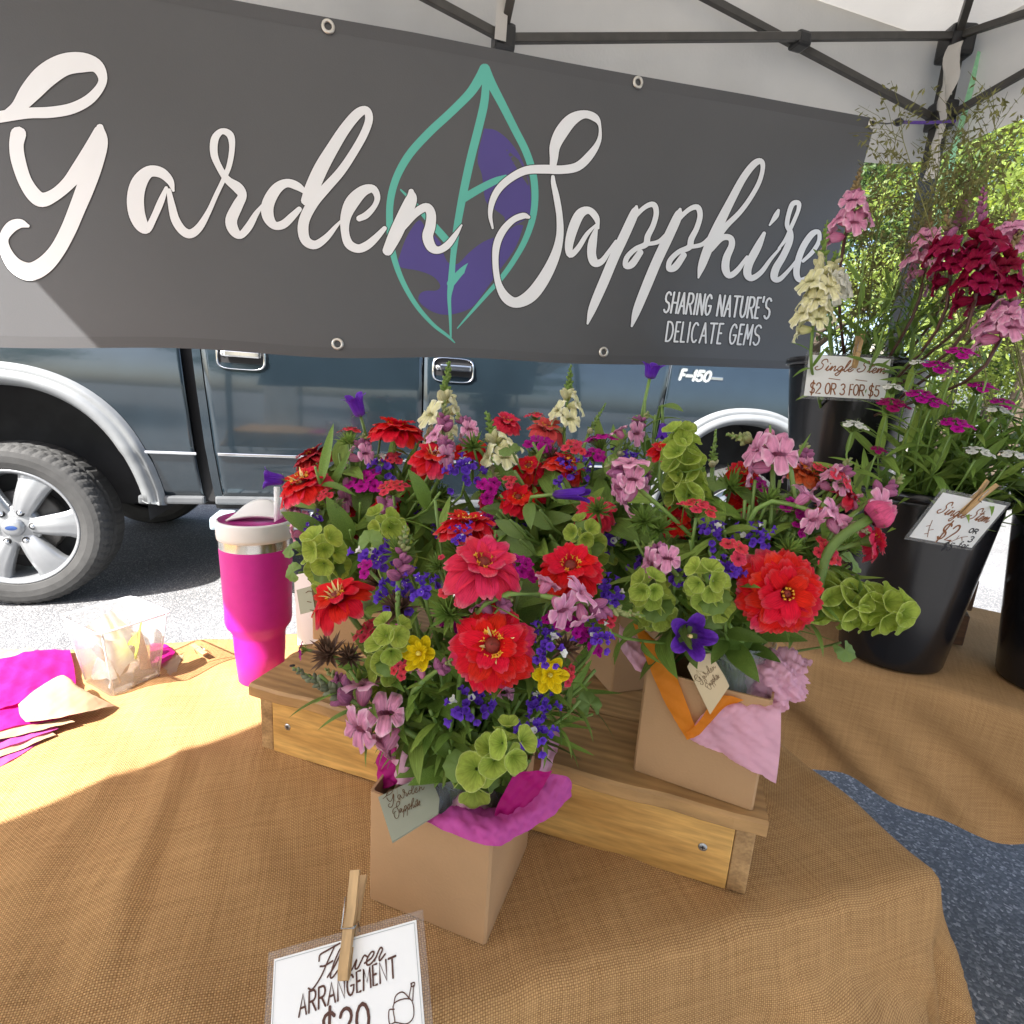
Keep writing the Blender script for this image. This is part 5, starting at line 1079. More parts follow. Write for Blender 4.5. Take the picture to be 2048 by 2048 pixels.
f_red = flowermat('zinnia_red', (.80, .008, .014), (.86, .08, .09)); f_coral = flowermat('zinnia_coral', (.84, .035, .10), (.88, .20, .25)); f_scar = flowermat('zinnia_scarlet', (.78, .012, .020), (.86, .13, .15))
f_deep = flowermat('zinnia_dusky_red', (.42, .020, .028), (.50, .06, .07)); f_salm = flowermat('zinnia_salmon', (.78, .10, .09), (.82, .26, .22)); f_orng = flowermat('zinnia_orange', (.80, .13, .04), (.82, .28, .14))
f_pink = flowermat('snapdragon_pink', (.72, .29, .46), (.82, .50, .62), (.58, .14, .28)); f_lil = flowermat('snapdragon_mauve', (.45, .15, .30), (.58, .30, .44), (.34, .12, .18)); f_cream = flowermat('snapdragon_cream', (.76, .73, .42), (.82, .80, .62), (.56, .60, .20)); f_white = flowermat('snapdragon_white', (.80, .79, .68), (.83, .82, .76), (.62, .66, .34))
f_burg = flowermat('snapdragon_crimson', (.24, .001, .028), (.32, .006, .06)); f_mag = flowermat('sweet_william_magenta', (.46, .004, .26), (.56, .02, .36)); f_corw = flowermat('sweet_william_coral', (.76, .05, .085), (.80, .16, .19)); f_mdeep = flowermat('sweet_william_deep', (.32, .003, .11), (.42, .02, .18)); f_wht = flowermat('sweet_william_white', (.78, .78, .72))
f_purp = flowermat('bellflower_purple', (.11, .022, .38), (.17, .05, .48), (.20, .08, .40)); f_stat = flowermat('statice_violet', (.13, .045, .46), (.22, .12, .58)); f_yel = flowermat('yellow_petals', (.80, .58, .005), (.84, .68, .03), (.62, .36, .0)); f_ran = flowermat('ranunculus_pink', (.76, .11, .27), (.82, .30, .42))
yel_c = M_('stamen_yellow', (.78, .42, .03), .6, .2, 200); cent = M_('zinnia_heart', (.20, .02, .01), .7, .3, 200); stam = M_('stamen_cream', (.75, .58, .24), .6, .15, 100)
f_bell = flowermat('bells_of_ireland', (.40, .51, .085), (.58, .66, .22), (.26, .39, .05), tr=.42)
g_leaf = M_('leaf_green', (.20, .31, .055), .5, .25, 22, .5, 30, trans=.28, rand=.28, hue=.014, spec=.3, coord='UV', stretch=(1, .2, 1)); g_stem = M_('stem_green', (.16, .26, .055), .5, .15, 60, rand=.2); g_dark = M_('dark_leaf_green', (.135, .225, .038), .5, .22, 60, trans=.22, rand=.25, spec=.35); g_light = M_('light_leaf_green', (.17, .27, .055), .5, .15, 60, .3, 100, trans=.3, rand=.15)
g_bract = M_('bract_green', (.15, .24, .04), .6, .2, 80, rand=.2, trans=.2); g_brown = M_('bract_maroon', (.12, .062, .036), .6, .3, 80, rand=.2); g_budg = M_('bud_olive', (.22, .24, .085), .55, .2, 120, rand=.2); g_bstem = M_('stem_maroon', (.075, .030, .020), .5, .2, 60)
def mm(mb, nm): return mb.mesh(nm)
ME = {}
ME['zp'] = [[mm(petal(1, .56, cup=c_, droop=d_, notch=n_, wave=.015), 'petal') for c_, d_, n_ in ((.12, .22, .12), (.20, .35, .06), (.05, .12, .16), (.28, .45, .10))]][0]
ME['rp'] = mm(petal(1, .95, cup=.55, droop=-.5, notch=.02), 'petal')
def snap_mesh():
    """two-lipped blossom: swollen tube, closed throat, two lobes up and three down"""
    T_ = [0, .18, .42, .58, .66, .80, 1]; Rr = [.12, .30, .42, .45, .52, .84, 1.12]; Zz = [0, .25, .75, 1.02, 1.12, 1.22, 1.06]
    def fn(a, b):
        th = a * TAU; c = abs(math.cos(2.5 * (th - R_(270)))) ** .42; t = b * (1 - .26 * (1 - c)); s = math.sin(th)
        r = np.interp(t, T_, Rr); z = np.interp(t, T_, Zz); k = max(0, (t - .6) / .4)
        sq = 1 - .82 * math.exp(-((t - .64) / .085) ** 2)
        y = r * s * sq + (.16 if s > 0 else -.10) * k; z += (.38 * -s if s < 0 else -.30 * s) * k * (1 - .3 * k) + .13 * math.sin(9 * th + 1) * k * k + .06 * math.sin(4 * th) * k
        return (r * math.cos(th) * .86, y, z)
    return MB().grid(fn, 40, 12, True)
SNAP = mm(snap_mesh(), 'blossom')
FLOR = mm(corolla(5, [(0, .06, -.25), (.12, .10, 0), (.4, .5, .10), (1, 1., .06)], .30, .45, 50, 6, ruf=.07, rk=5, serr=.09, sk=25), 'floret')
BELL = mm(corolla(5, [(0, .10, 0), (.2, .38, .18), (.5, .70, .45), (.8, .96, .62), (1, 1.08, .60)], .10, .6, 30, 7, ruf=.06, rk=5), 'bell')
CAMP = mm(corolla(5, [(0, .20, 0), (.12, .50, .08), (.4, .62, .55), (.65, .72, 1.0), (.85, .98, 1.28), (1, 1.25, 1.30)], .34, 1.0, 40, 9, ruf=.03, rk=5), 'bell')
YEL = mm(corolla(6, [(0, .10, 0), (.3, .42, .12), (.65, .80, .30), (1, 1.10, .40)], .40, 1.25, 48, 7, ruf=.04, rk=6), 'corolla')
STF = mm(corolla(5, [(0, .15, 0), (.4, .4, .7), (1, 1, 1.0)], .25, .8, 15, 3, ruf=.1, rk=5), 'florets')
STARF = mm(corolla(5, [(0, .12, 0), (.5, .25, .6), (1, 1, .9)], .6, 1., 15, 3), 'star_floret')
LEAFL = [mm(leaf(1, .17, .2, d_), 'leaf') for d_ in (.25, .6, .05)]; LEAFB = [mm(leaf(1, .36, .25, d_), 'leaf') for d_ in (.3, .65)]
RLEAF = mm(round_leaf(1), 'leaf'); BUD = mm(bud(1, .62), 'bud'); BUDF = mm(bud(1, .8), 'bud')
def qm(me, mat):
    """mesh datablock carrying this material (shared between copies)"""
    k = (me.name, mat.name)
    if k not in ME: c = me.copy(); c.materials.clear(); c.materials.append(mat); ME[k] = c
    return ME[k]
def sc(s): return Matrix.Diagonal((s, s, s, 1)) if not hasattr(s, '__len__') else Matrix.Diagonal((*s, 1))
def inst(nm, me, mat, root, Mw, parent=None):
    o = bpy.data.objects.new(nm, qm(me, mat)); COL.objects.link(o); o.parent = parent or root
    if parent is None: o.matrix_basis = Matrix.Translation(-root.location) @ Mw
    else: o.matrix_basis = parent.matrix_basis.inverted() @ Matrix.Translation(-root.location) @ Mw
    return o
def locF(P, z, x=None): F = frame(z, x); F.translation = P; return F
RG = random.Random(11)
def stem(root, J, H, n, r=.0022, mat=None, bend=.35, leaves=0, lmesh=None, lmat=None, ll=.04):
    d = (H - J).length; n = Vector(n).normalized()
    pts = bez(J, J + V(0, 0, d * .45), H - n * d * bend, H, 9)
    o = part('stem', MB().tube(pts, [r * 1.15] * 3 + [r] * 7, 6), mat or g_stem, root)
    for k in range(leaves):
        t = lerp(.48, .95, (k + RG.random() * .6) / max(1, leaves)); P = pts[int(t * 9)]; tg = (pts[min(9, int(t * 9) + 1)] - pts[max(0, int(t * 9) - 1)]).normalized()
        an = k * 2.4 + RG.random(); side = frame(tg) @ V(math.cos(an), math.sin(an), .55)
        up = tg
        x = side.normalized(); z = (up - x * up.dot(x)).normalized(); y = z.cross(x); L = ll * RG.uniform(.7, 1.2)
        F = Matrix(((x.x, y.x, z.x, P.x), (x.y, y.y, z.y, P.y), (x.z, y.z, z.z, P.z), (0, 0, 0, 1)))
        inst('leaf', (lmesh or LEAFL)[k % len(lmesh or LEAFL)], lmat or g_leaf, root, F @ sc(L))
    return pts
def facing(f):
    """(right, towards viewer, up)"""
    return V(f[0], -f[1], f[2]).normalized()
def zinnia(px, py, Y, wpx, f, mat, jar, label, rings=(13, 11, 8), grp=None, mat2=None, centre=1., dome=1.):
    H = aty(px, py, Y); R = wpx / 2 * (H - CAM).dot(_d) / FPX; n = facing(f); J = JTOP[jar] + V(RG.uniform(-.014, .014), RG.uniform(-.014, .014), 0)
    t = thing('zinnia', J, label, 'zinnia', grp or 'zinnias in the bouquets'); base = H - n * R * .34
    stem(t, J, base, n, .0028, leaves=2, lmesh=LEAFB, ll=.045)
    part('calyx', MB().lathe([(.0028, -.004), (R * .22, R * .02), (R * .30, R * .16), (R * .27, R * .26)], 14, locF(base, n)), g_bract, t)
    F0 = locF(base + n * R * .20, n)
    nr = len(rings)
    for ri, cnt in enumerate(rings):
        el = (lerp(-2, 48, (ri / max(1, nr - 1)) ** 1.1) if nr > 1 else 10) * dome; ln = R * lerp(1.0, .52, ri / max(1, nr)) ; a0 = RG.random() * TAU
        for k in range(cnt):
            an = a0 + TAU * k / cnt + RG.uniform(-.07, .07); e = R_(el + RG.uniform(-7, 7)); s = ln * RG.uniform(.93, 1.06)
            Mx = F0 @ Matrix.Rotation(an, 4, 'Z') @ Matrix.Translation((R * .10, 0, R * .05 * ri)) @ Matrix.Rotation(-e, 4, 'Y') @ Matrix.Rotation(RG.uniform(-.12, .12), 4, 'X') @ sc((s * .92, s * (1.05 if cnt < 14 else .92), s))
            inst('petal', ME['zp'][RG.randrange(4)], (mat2 if mat2 and ri == 0 and RG.random() < .6 else mat), t, Mx)
    if centre:
        hz = R * .06 * nr; R0 = R; R = R * centre
        part('flower_heart', MB().lathe([(R * .20, hz * .4), (R * .21, hz + R * .04), (R * .13, hz + R * .16), (.0005, hz + R * .20)], 14, F0), cent, t)
        nf = 9
        for k in range(nf):
            an = TAU * k / nf + RG.uniform(-.15, .15); rr = R * RG.uniform(.17, .25)
            P = F0 @ Matrix.Translation((rr * math.cos(an), rr * math.sin(an), hz + R * RG.uniform(.08, .16))) @ Matrix.Rotation(an, 4, 'Z') @ Matrix.Rotation(R_(35), 4, 'Y')
            inst('star_floret', STARF, yel_c, t, P @ sc((R * .09, R * .09, R * .14)))
    return t, F0, (R0 if centre else R)
def zin_stamens(t, F0, R, k=8, mat=None):
    """long curled ray tips standing over the heart, as on the part-opened heads"""
    for i in range(k):
        an = TAU * i / k + .3; L = R * RG.uniform(.35, .55)
        Mx = F0 @ Matrix.Rotation(an, 4, 'Z') @ Matrix.Translation((R * .12, 0, R * .16)) @ Matrix.Rotation(R_(-58 + RG.uniform(-18, 18)), 4, 'Y') @ sc((L, L * .45, L * .6))
        inst('inner_ray', LEAFB[0], mat or stam, t, Mx)
def dianth(px, py, Y, wpx, f, mat, jar, label, nf=9, grp=None, J=None, bract=None, leaves=3, dome=.5, name='sweet_william', ll=.05):
    H = aty(px, py, Y) if not isinstance(px, Vector) else px; R = wpx / 2 * (H - CAM).dot(_d) / FPX; n = facing(f)
    J = J or JTOP[jar] + V(RG.uniform(-.014, .014), RG.uniform(-.014, .014), 0)
    t = thing(name, J, label, 'flower', grp or 'sweet william in the bouquets')
    stem(t, J, H - n * R * .8, n, .0016, leaves=leaves, ll=ll)
    mb = MB(); rg = random.Random(int(wpx * 7 + nf)); F = locF(H - n * R * .85, n)
    for k in range(34):
        an = k * 2.4; el = lerp(.15, 1.25, k / 34); d = V(math.cos(an) * math.sin(el), math.sin(an) * math.sin(el), math.cos(el)); L = R * rg.uniform(.75, 1.15)
        s_ = d.cross(V(0, 0, 1)); s_ = s_.normalized() * R * .05 if s_.length > .01 else V(R * .05, 0, 0)
        mb.add([F @ (d * R * .05 - s_), F @ (d * R * .05 + s_), F @ (d * L * .6 + s_ * .8), F @ (d * L + V(0, 0, L * .12)), F @ (d * L * .6 - s_ * .8)], [(0, 1, 2, 3, 4)], [(0, 0), (1, 0), (1, .6), (.5, 1), (0, .6)])
    b = part('bracts', mb, bract or g_bract, t, smooth=False); b['kind'] = 'stuff'
    F = locF(H, n); fr = R / math.sqrt(max(1, nf)) * 1.05
    for k in range(nf):
        rr = R * .82 * math.sqrt((k + .4) / nf); an = k * 2.4; x, y = rr * math.cos(an), rr * math.sin(an)
        Mx = F @ Matrix.Translation((x, y, -dome * rr * rr / R)) @ Matrix.Rotation(math.atan2(rr, R) * dome * 1.2, 4, V(-y, x, 0) if rr > 1e-5 else V(1, 0, 0)) @ Matrix.Rotation(RG.random() * 6, 4, 'Z')
        inst('floret', FLOR, mat, t, Mx @ sc((fr, fr, fr)))
    return t
def budtuft(px, py, Y, wpx, f, mat, jar, label, cols=None, n_=36, J=None):
    H = aty(px, py, Y); R = wpx / 2 * (H - CAM).dot(_d) / FPX; n = facing(f); J = J or JTOP[jar] + V(RG.uniform(-.014, .014), RG.uniform(-.014, .014), 0)
    t = thing('flower_bud_head', J, label, 'flower', 'unopened sweet william heads')
    stem(t, J, H - n * R * .5, n, .0015, leaves=3, ll=.04)
    mb = MB(); rg = random.Random(int(px)); F = locF(H - n * R * .6, n)
    for k in range(n_):
        an = k * 2.4 + rg.random() * .3; el = lerp(.05, 1.6, (k / n_) ** .8); d = V(math.cos(an) * math.sin(el), math.sin(an) * math.sin(el), math.cos(el)); L = R * rg.uniform(.85, 1.25)
        s_ = d.cross(V(.3, .2, 1)).normalized() * R * .095; q_ = d.cross(s_).normalized() * R * .07
        mb.add([F @ (d * .05 * R - s_), F @ (d * .05 * R + s_), F @ (d * L * .55 + s_ * 1.1), F @ (d * L), F @ (d * L * .55 - s_ * 1.1), F @ (d * L * .5 + q_)], [(0, 1, 5), (1, 2, 5), (2, 3, 5), (3, 4, 5), (4, 0, 5)], [(0, 0), (1, 0), (1, .6), (.5, 1), (0, .6), (.5, .5)])
    b = part('bracts', mb, mat, t, smooth=False); b['kind'] = 'stuff'
    for k, c in enumerate(cols or []):
        an = k * 2.1; Mx = F @ Matrix.Translation((R * .45 * math.cos(an), R * .45 * math.sin(an), R * .95)); inst('floret', FLOR, c, t, Mx @ sc(R * .28))
    return t
def snap(base, tip, jar, label, nopen, size, fm, bm=None, tipm=None, grp=None, J=None, nb=10, nt=12, sm=None, droop=.2, leaves=3, view=.5, r=.0024, face=None):
    """flower spike from base (px,py,Y) to tip; open blossoms low, buds above"""
    A, B = (aty(*base) if not isinstance(base, Vector) else base), (aty(*tip) if not isinstance(tip, Vector) else tip); ax = (B - A); L = ax.length; n = ax.normalized()
    J = J or JTOP[jar] + V(RG.uniform(-.014, .014), RG.uniform(-.014, .014), 0); bm = bm or fm; tipm = tipm or g_budg; size *= (.84 if jar else .92)
    t = thing('snapdragon', J, label, 'snapdragon', grp or 'snapdragons in the bouquets')
    stem(t, J, A, n, r, sm, leaves=leaves, ll=.045)
    part('spike_stem', MB().tube([A, A.lerp(B, .5) + V(0, 0, -droop * .0), B], [r, r * .8, r * .4], 6), sm or g_stem, t)
    tocam = (CAM - (A + B) / 2).normalized(); tot = nopen + nb + nt
    Fa = frame(n, tocam)
    for k in range(tot):
        u = (.48 * k / max(1, nopen) if k < nopen else lerp(.48 if nopen else 0, 1, (k - nopen) / max(1, nb + nt))); P = A.lerp(B, u * .98); an = k * 2.4
        if k < nopen: an = lerp(-1.7, 1.7, (k * .618) % 1) if view else an
        elif RG.random() < view * .6: an = RG.uniform(-1.4, 1.4)
        d = Fa @ V(math.cos(an), math.sin(an), 0)
        up = .35 + .5 * u
        z = (d + n * up + V(0, 0, -.25 if k < nopen else 0)).normalized()
        yv = V(0, 0, 1) if abs(z.z) < .95 else n; yv = (yv - z * yv.dot(z)).normalized(); x = yv.cross(z)
        F = Matrix(((x.x, yv.x, z.x, P.x), (x.y, yv.y, z.y, P.y), (x.z, yv.z, z.z, P.z), (0, 0, 0, 1)))
        if k < nopen: inst('blossom', SNAP, fm, t, F @ sc(size * RG.uniform(.8, 1.1)))
        elif k < nopen + nb:
            s = size * lerp(1.15, .55, (k - nopen) / nb); inst('bud', BUDF, bm, t, F @ sc((s * .8, s * .8, s)))
        else:
            s = size * lerp(.6, .22, (k - nopen - nb) / nt); inst('bud', BUD, tipm, t, F @ sc((s, s, s)))
    return t
def bells(base, tip, jar, label, size, whorls=5, per=4, grp=None, J=None, leaf_k=4):
    A, B = aty(*base), aty(*tip); n = (B - A).normalized(); J = J or JTOP[jar] + V(RG.uniform(-.012, .012), RG.uniform(-.012, .012), 0); size *= .84
    t = thing('bells_of_ireland', J, label, 'flower', grp or 'bells of Ireland in the bouquets'); stem(t, J, A, n, .0028, g_light, leaves=0)
    part('spike_stem', MB().tube([A, B], [.0028, .0016], 6), g_light, t); Fa = frame(n)
    for k in range(whorls):
        u = k / max(1, whorls - 1); P = A.lerp(B, u); s = size * lerp(1, .62, u ** 1.3)
        for i in range(per):
            an = TAU * i / per + k * .6; d = Fa @ V(math.cos(an), math.sin(an), 0); z = (d + n * lerp(.30, 1.1, u)).normalized()
            inst('bell', BELL, f_bell, t, locF(P + d * size * RG.uniform(.35, .75), (z + V(RG.uniform(-.25, .25), RG.uniform(-.25, .25), RG.uniform(-.25, .25))).normalized()) @ Matrix.Rotation(RG.random() * 6, 4, 'Z') @ sc((s * RG.uniform(.75, 1.12), s * RG.uniform(.75, 1.12), s * RG.uniform(.8, 1.2))))
        if k < leaf_k and k % 2 == 0:
            for i in range(2):
                an = TAU * i / 2 + k; d = (Fa @ V(math.cos(an), math.sin(an), .25)).normalized(); z = (n - d * n.dot(d)).normalized(); y = z.cross(d)
                F = Matrix(((d.x, y.x, z.x, P.x), (d.y, y.y, z.y, P.y), (d.z, y.z, z.z, P.z), (0, 0, 0, 1))); inst('leaf', RLEAF, g_light, t, F @ sc(size * 1.1))
    return t
def campan(px, py, Y, wpx, f, jar, label, J=None, wide=1., length=1.):
    H = aty(px, py, Y); R = wpx / 2 * (H - CAM).dot(_d) / FPX; n = facing(f); J = J or JTOP[jar] + V(RG.uniform(-.012, .012), RG.uniform(-.012, .012), 0)
    t = thing('bellflower', J, label, 'flower', 'purple bellflowers'); b = H - n * R * .7 * length; stem(t, J, b, n, .0020, leaves=3, lmesh=LEAFB, ll=.04, lmat=g_light)
    inst('bell', CAMP, f_purp, t, locF(b, n) @ sc((R * .85 * wide, R * .85 * wide, R * 1.05 * length)))
    for k in range(5):
        an = TAU * k / 5; F = locF(b, n) @ Matrix.Rotation(an, 4, 'Z') @ Matrix.Rotation(R_(-18), 4, 'Y'); inst('sepal', LEAFB[0], g_light, t, F @ sc(R * .75))
    part('stamens', MB().tube([b + n * R * .2, b + n * R * 1.0 * length], [R * .07, R * .10], 6), stam, t); return t
def statice(px, py, Y, wpx, jar, label, f=(0, .6, .8), J=None):
    H = aty(px, py, Y); R = wpx / 2 * (H - CAM).dot(_d) / FPX; n = facing(f); J = J or JTOP[jar] + V(RG.uniform(-.012, .012), RG.uniform(-.012, .012), 0)
    t = thing('statice', J, label, 'flower', 'purple statice sprigs'); stem(t, J, H - n * R * .8, n, .0017, leaves=1, ll=.03)
    F = locF(H, n); rg = random.Random(int(px * 3 + py)); src = STF; mb = MB(); wb = MB()
    vs_ = [v.co.copy() for v in src.vertices]; fs_ = [tuple(p.vertices) for p in src.polygons]
    for k in range(26):
        d = V(rg.gauss(0, .45), rg.gauss(0, .5), rg.uniform(-.5, .35)) * R; z = (V(d.x, d.y, R * .6)).normalized(); s = R * rg.uniform(.20, .28)
        Mx = F @ locF(d, z) @ sc((s, s, s * 1.2)); (wb if k % 13 == 5 else mb).add([Mx @ v for v in vs_], fs_, [(.5, .5)] * len(vs_))
    b = part('florets', mb, f_stat, t); b['kind'] = 'stuff'; b = part('white_florets', wb, f_wht, t); b['kind'] = 'stuff'
    return t
def yellow(px, py, Y, wpx, f, jar, label):
    H = aty(px, py, Y); R = wpx / 2 * (H - CAM).dot(_d) / FPX; n = facing(f); J = JTOP[jar] + V(RG.uniform(-.012, .012), RG.uniform(-.012, .012), 0)
    t = thing('yellow_flower', J, label, 'flower', 'yellow flowers'); b = H - n * R * .3; stem(t, J, b, n, .0022, leaves=1)
    inst('corolla', YEL, f_yel, t, locF(b, n) @ sc((R, R, R * 1.1))); inst('corolla', YEL, f_yel, t, locF(b + n * R * .12, n) @ Matrix.Rotation(.5, 4, 'Z') @ sc((R * .62, R * .62, R * 1.3)))
    part('stamens', MB().lathe([(R * .10, 0), (R * .13, R * .3), (0.0004, R * .45)], 8, locF(b + n * R * .1, n)), M_('stamen_lemon', (.8, .7, .15), .6), t); return t
def ranunc(px, py, Y, wpx, f, J, label):
    H = aty(px, py, Y); R = wpx / 2 * (H - CAM).dot(_d) / FPX; n = facing(f); t = thing('ranunculus', J, label, 'flower'); b = H - n * R * .8
    stem(t, J, b, n, .0042, g_light, bend=.5); F = locF(b, n)
    for ri, (cnt, rr, hh) in enumerate(((5, .92, 1.25), (5, .74, 1.4), (4, .5, 1.5))):
        for k in range(cnt):
            an = TAU * k / cnt + ri * .5
            def fn(a, c, rr=rr, hh=hh, an=an):
                th = an + (a - .5) * 2.1; z = hh * c; r = rr * math.sin(math.pi * min(1, .18 + .62 * c)) ** .8 * (1 - .25 * c * c); return F @ (V(r * math.cos(th), r * math.sin(th), z * (1 - .08 * (2 * a - 1) ** 2 * 3)) * R)
            part('petal', MB().grid(fn, 8, 7), f_ran, t)
    for k in range(5): inst('sepal', LEAFB[1], g_light, t, F @ Matrix.Rotation(TAU * k / 5, 4, 'Z') @ Matrix.Rotation(R_(-35), 4, 'Y') @ sc((R * 1.15, R * 1.6, R * 1.1)))
    return t
def foliage(px, py, Y, jar, label, grp, n=8, ll=.05, lm=None, mat=None, J=None, nm='foliage_stem'):
    H = aty(px, py, Y) if not isinstance(px, Vector) else px; J = J or JTOP[jar] + V(RG.uniform(-.014, .014), RG.uniform(-.014, .014), 0)
    t = thing(nm, J, label, 'foliage', grp); stem(t, J, H, (H - J).normalized() + V(0, 0, .4), .0016, leaves=n, lmesh=lm, ll=ll, lmat=mat); return t
# ---------------------------------------------------------------- labels that say where a small flower sits
ANCH = [('big red zinnia', 985, 1292), ('coral pink zinnia', 967, 1129), ('flat red zinnia', 1141, 1133), ('left yellow flower', 837, 1307), ('right yellow flower', 1100, 1350), ('low bells rosette', 1000, 1509), ('lilac bud spike', 804, 1100), ('left red zinnia', 674, 1194),
 ('red zinnia over the straw', 605, 966), ('high edge-on zinnia', 793, 858), ('tall cream snapdragon', 890, 790), ('lone left bellflower', 714, 812), ('salmon zinnia', 1094, 856), ('closed purple bellflower', 1141, 988), ('second cream snapdragon', 1135, 780),
 ('double red zinnia', 1564, 1185), ('open purple bellflower', 1379, 1272), ('upright bells spike', 1368, 935), ('ruffled pink blossoms', 1542, 881), ('pink ranunculus', 1767, 1024), ('orange zinnia', 1611, 946), ('flat red sweet william', 1400, 1003)]
_used = set()
def rel(desc, x, y, share):
    """desc + where it sits next to a flower one can find; the shared text when that is taken"""
    for nm, ax, ay in sorted(ANCH, key=lambda q: math.hypot(q[1] - x, q[2] - y))[:3]:
        dx, dy = x - ax, y - ay; d = math.hypot(dx, dy)
        side = ('right of' if dx > 0 else 'left of') if abs(dx) > 1.6 * abs(dy) else ('below' if dy > 0 else 'above') if abs(dy) > 1.6 * abs(dx) else ('below right of' if dx > 0 else 'below left of') if dy > 0 else ('above right of' if dx > 0 else 'above left of')
        L = '%s %s %s the %s' % (desc, 'close' if d < 70 else 'a little' if d < 140 else 'farther', side, nm)
        if L not in _used: _used.add(L); return L
    return share
# ---------------------------------------------------------------- the front bouquet
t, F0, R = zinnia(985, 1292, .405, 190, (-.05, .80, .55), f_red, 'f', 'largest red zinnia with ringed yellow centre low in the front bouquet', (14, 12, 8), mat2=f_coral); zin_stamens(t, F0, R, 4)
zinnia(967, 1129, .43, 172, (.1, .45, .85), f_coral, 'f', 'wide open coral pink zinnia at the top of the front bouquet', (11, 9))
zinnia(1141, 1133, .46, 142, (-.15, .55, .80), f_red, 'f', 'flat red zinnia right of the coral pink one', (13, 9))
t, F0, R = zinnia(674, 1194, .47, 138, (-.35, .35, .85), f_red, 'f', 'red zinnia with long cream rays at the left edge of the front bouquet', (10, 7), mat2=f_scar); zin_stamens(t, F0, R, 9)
zinnia(935, 1050, .50, 136, (0, -.05, 1), f_scar, 'f', 'red zinnia seen edge-on right above the coral pink one', (14, 12, 9))
bells((950, 1545, .435), (1020, 1485, .365), 'f', 'bells of Ireland rosette low at the front, over the pink tissue', .0185, 4, 4, leaf_k=2)
bells((770, 1345, .47), (785, 1262, .41), 'f', 'bells of Ireland left of the yellow flower in the front bouquet', .0165, 5, 4)
yellow(837, 1307, .425, 72, (-.3, .8, .5), 'f', 'yellow flower left of the largest red zinnia'); yellow(1100, 1350, .42, 72, (.2, .9, .35), 'f', 'yellow flower right of the largest red zinnia')
snap((800, 1455, .44), (585, 1335, .44), 'f', 'mauve snapdragon spike arching out to the lower left of the front bouquet', 4, .022, f_pink, f_lil, M_('bud_purple_green', (.14, .15, .085), .6, .3, 90, rand=.3), nb=6, nt=30, r=.003)
snap((848, 1360, .42), (905, 1318, .41), 'f', 'small mauve snapdragon buds between the yellow flower and the big red zinnia', 1, .012, f_pink, f_lil, nb=8, nt=6)
snap((797, 1155, .45), (812, 1050, .46), 'f', 'lilac snapdragon bud spike standing left of the coral pink zinnia', 0, .0165, f_lil, f_lil, nb=11, nt=10)
snap((1080, 1190, .42), (1290, 1232, .44), 'f', 'pink snapdragon spike stretched to the right below the flat red zinnia', 4, .016, f_pink, f_lil, nb=8, nt=14)
snap((985, 1235, .42), (1020, 1195, .42), 'f', 'pale mauve snapdragon buds just above the largest red zinnia', 1, .014, f_lil, f_lil, nb=8, nt=4)
budtuft(648, 1296, .44, 84, (-.3, .5, .8), g_brown, 'f', 'dark maroon spiky bud head at the left of the front bouquet')
budtuft(698, 1306, .44, 62, (.1, .5, .8), g_brown, 'f', 'smaller maroon spiky bud head beside the left one')
budtuft(898, 1213, .42, 100, (0, .6, .8), g_bract, 'f', 'bright green spiky head under the coral pink zinnia', [f_corw, f_corw])
budtuft(793, 1202, .45, 90, (-.1, .5, .8), g_brown, 'f', 'brownish spiky bud head above the bells of Ireland')
budtuft(873, 1122, .45, 56, (-.2, .5, .8), g_bract, 'f', 'small green spiky head left of the coral pink zinnia', [f_corw])
budtuft(1140, 1290, .43, 74, (.3, .6, .7), g_brown, 'f', 'spiky bud head right of the largest red zinnia')
dianth(802, 1338, .42, 46, (-.2, .8, .5), f_corw, 'f', 'small coral sweet william below the left yellow flower', 5)
dianth(1138, 1352, .43, 48, (.5, .8, .3), f_corw, 'f', 'coral sweet william half hidden behind the right yellow flower', 5)
dianth(728, 1131, .46, 44, (-.4, .5, .7), f_mag, 'f', 'single magenta floret above the left red zinnia', 3)
dianth(1116, 1234, .43, 60, (.1, .5, .8), f_mag, 'f', 'magenta sweet william right of the big red zinnia', 6)
dianth(1154, 1250, .43, 48, (.4, .6, .6), f_mag, 'f', 'magenta sweet william leaning right beside the violet statice', 4)
dianth(600, 1297, .45, 34, (-.9, .3, .3), f_mag, 'f', 'magenta floret seen edge-on beside the maroon bud head', 2)
for k, (x, y, Y, w_, lab) in enumerate(((848, 1176, .44, 66, 'statice under the lilac buds, left of the green spiky head'), (924, 1071, .47, 46, 'statice between the edge-on zinnia and the coral pink one'), (1094, 1289, .42, 74, 'statice sprig just right of the largest red zinnia'), (1196, 1274, .43, 60, 'statice sprig farthest right in the front bouquet'), (945, 1405, .42, 80, 'statice cluster below the largest red zinnia'), (1077, 1463, .43, 70, 'statice cluster low on the right of the front bouquet'), (1085, 1405, .44, 56, 'statice sprig below the right yellow flower'), (1150, 1180, .47, 50, 'statice sprig behind the pink spike'))): statice(x, y, Y, w_, 'f', lab)
foliage_f = [(700, 1340, .45), (640, 1350, .44), (770, 1400, .46), (860, 1420, .43), (900, 1440, .43), (1040, 1400, .45), (1160, 1400, .45), (1190, 1340, .46), (830, 1230, .47), (920, 1330, .44), (1010, 1200, .46), (760, 1250, .48), (1050, 1270, .45), (870, 1000, .52), (990, 1060, .50), (880, 1330, .44)]
for p in foliage_f: foliage(*p, 'f', rel('narrow leaved stem', p[0], p[1], 'narrow leaved green stem tucked among the flowers of the front bouquet'), 'greenery of the front bouquet', 13, .046)
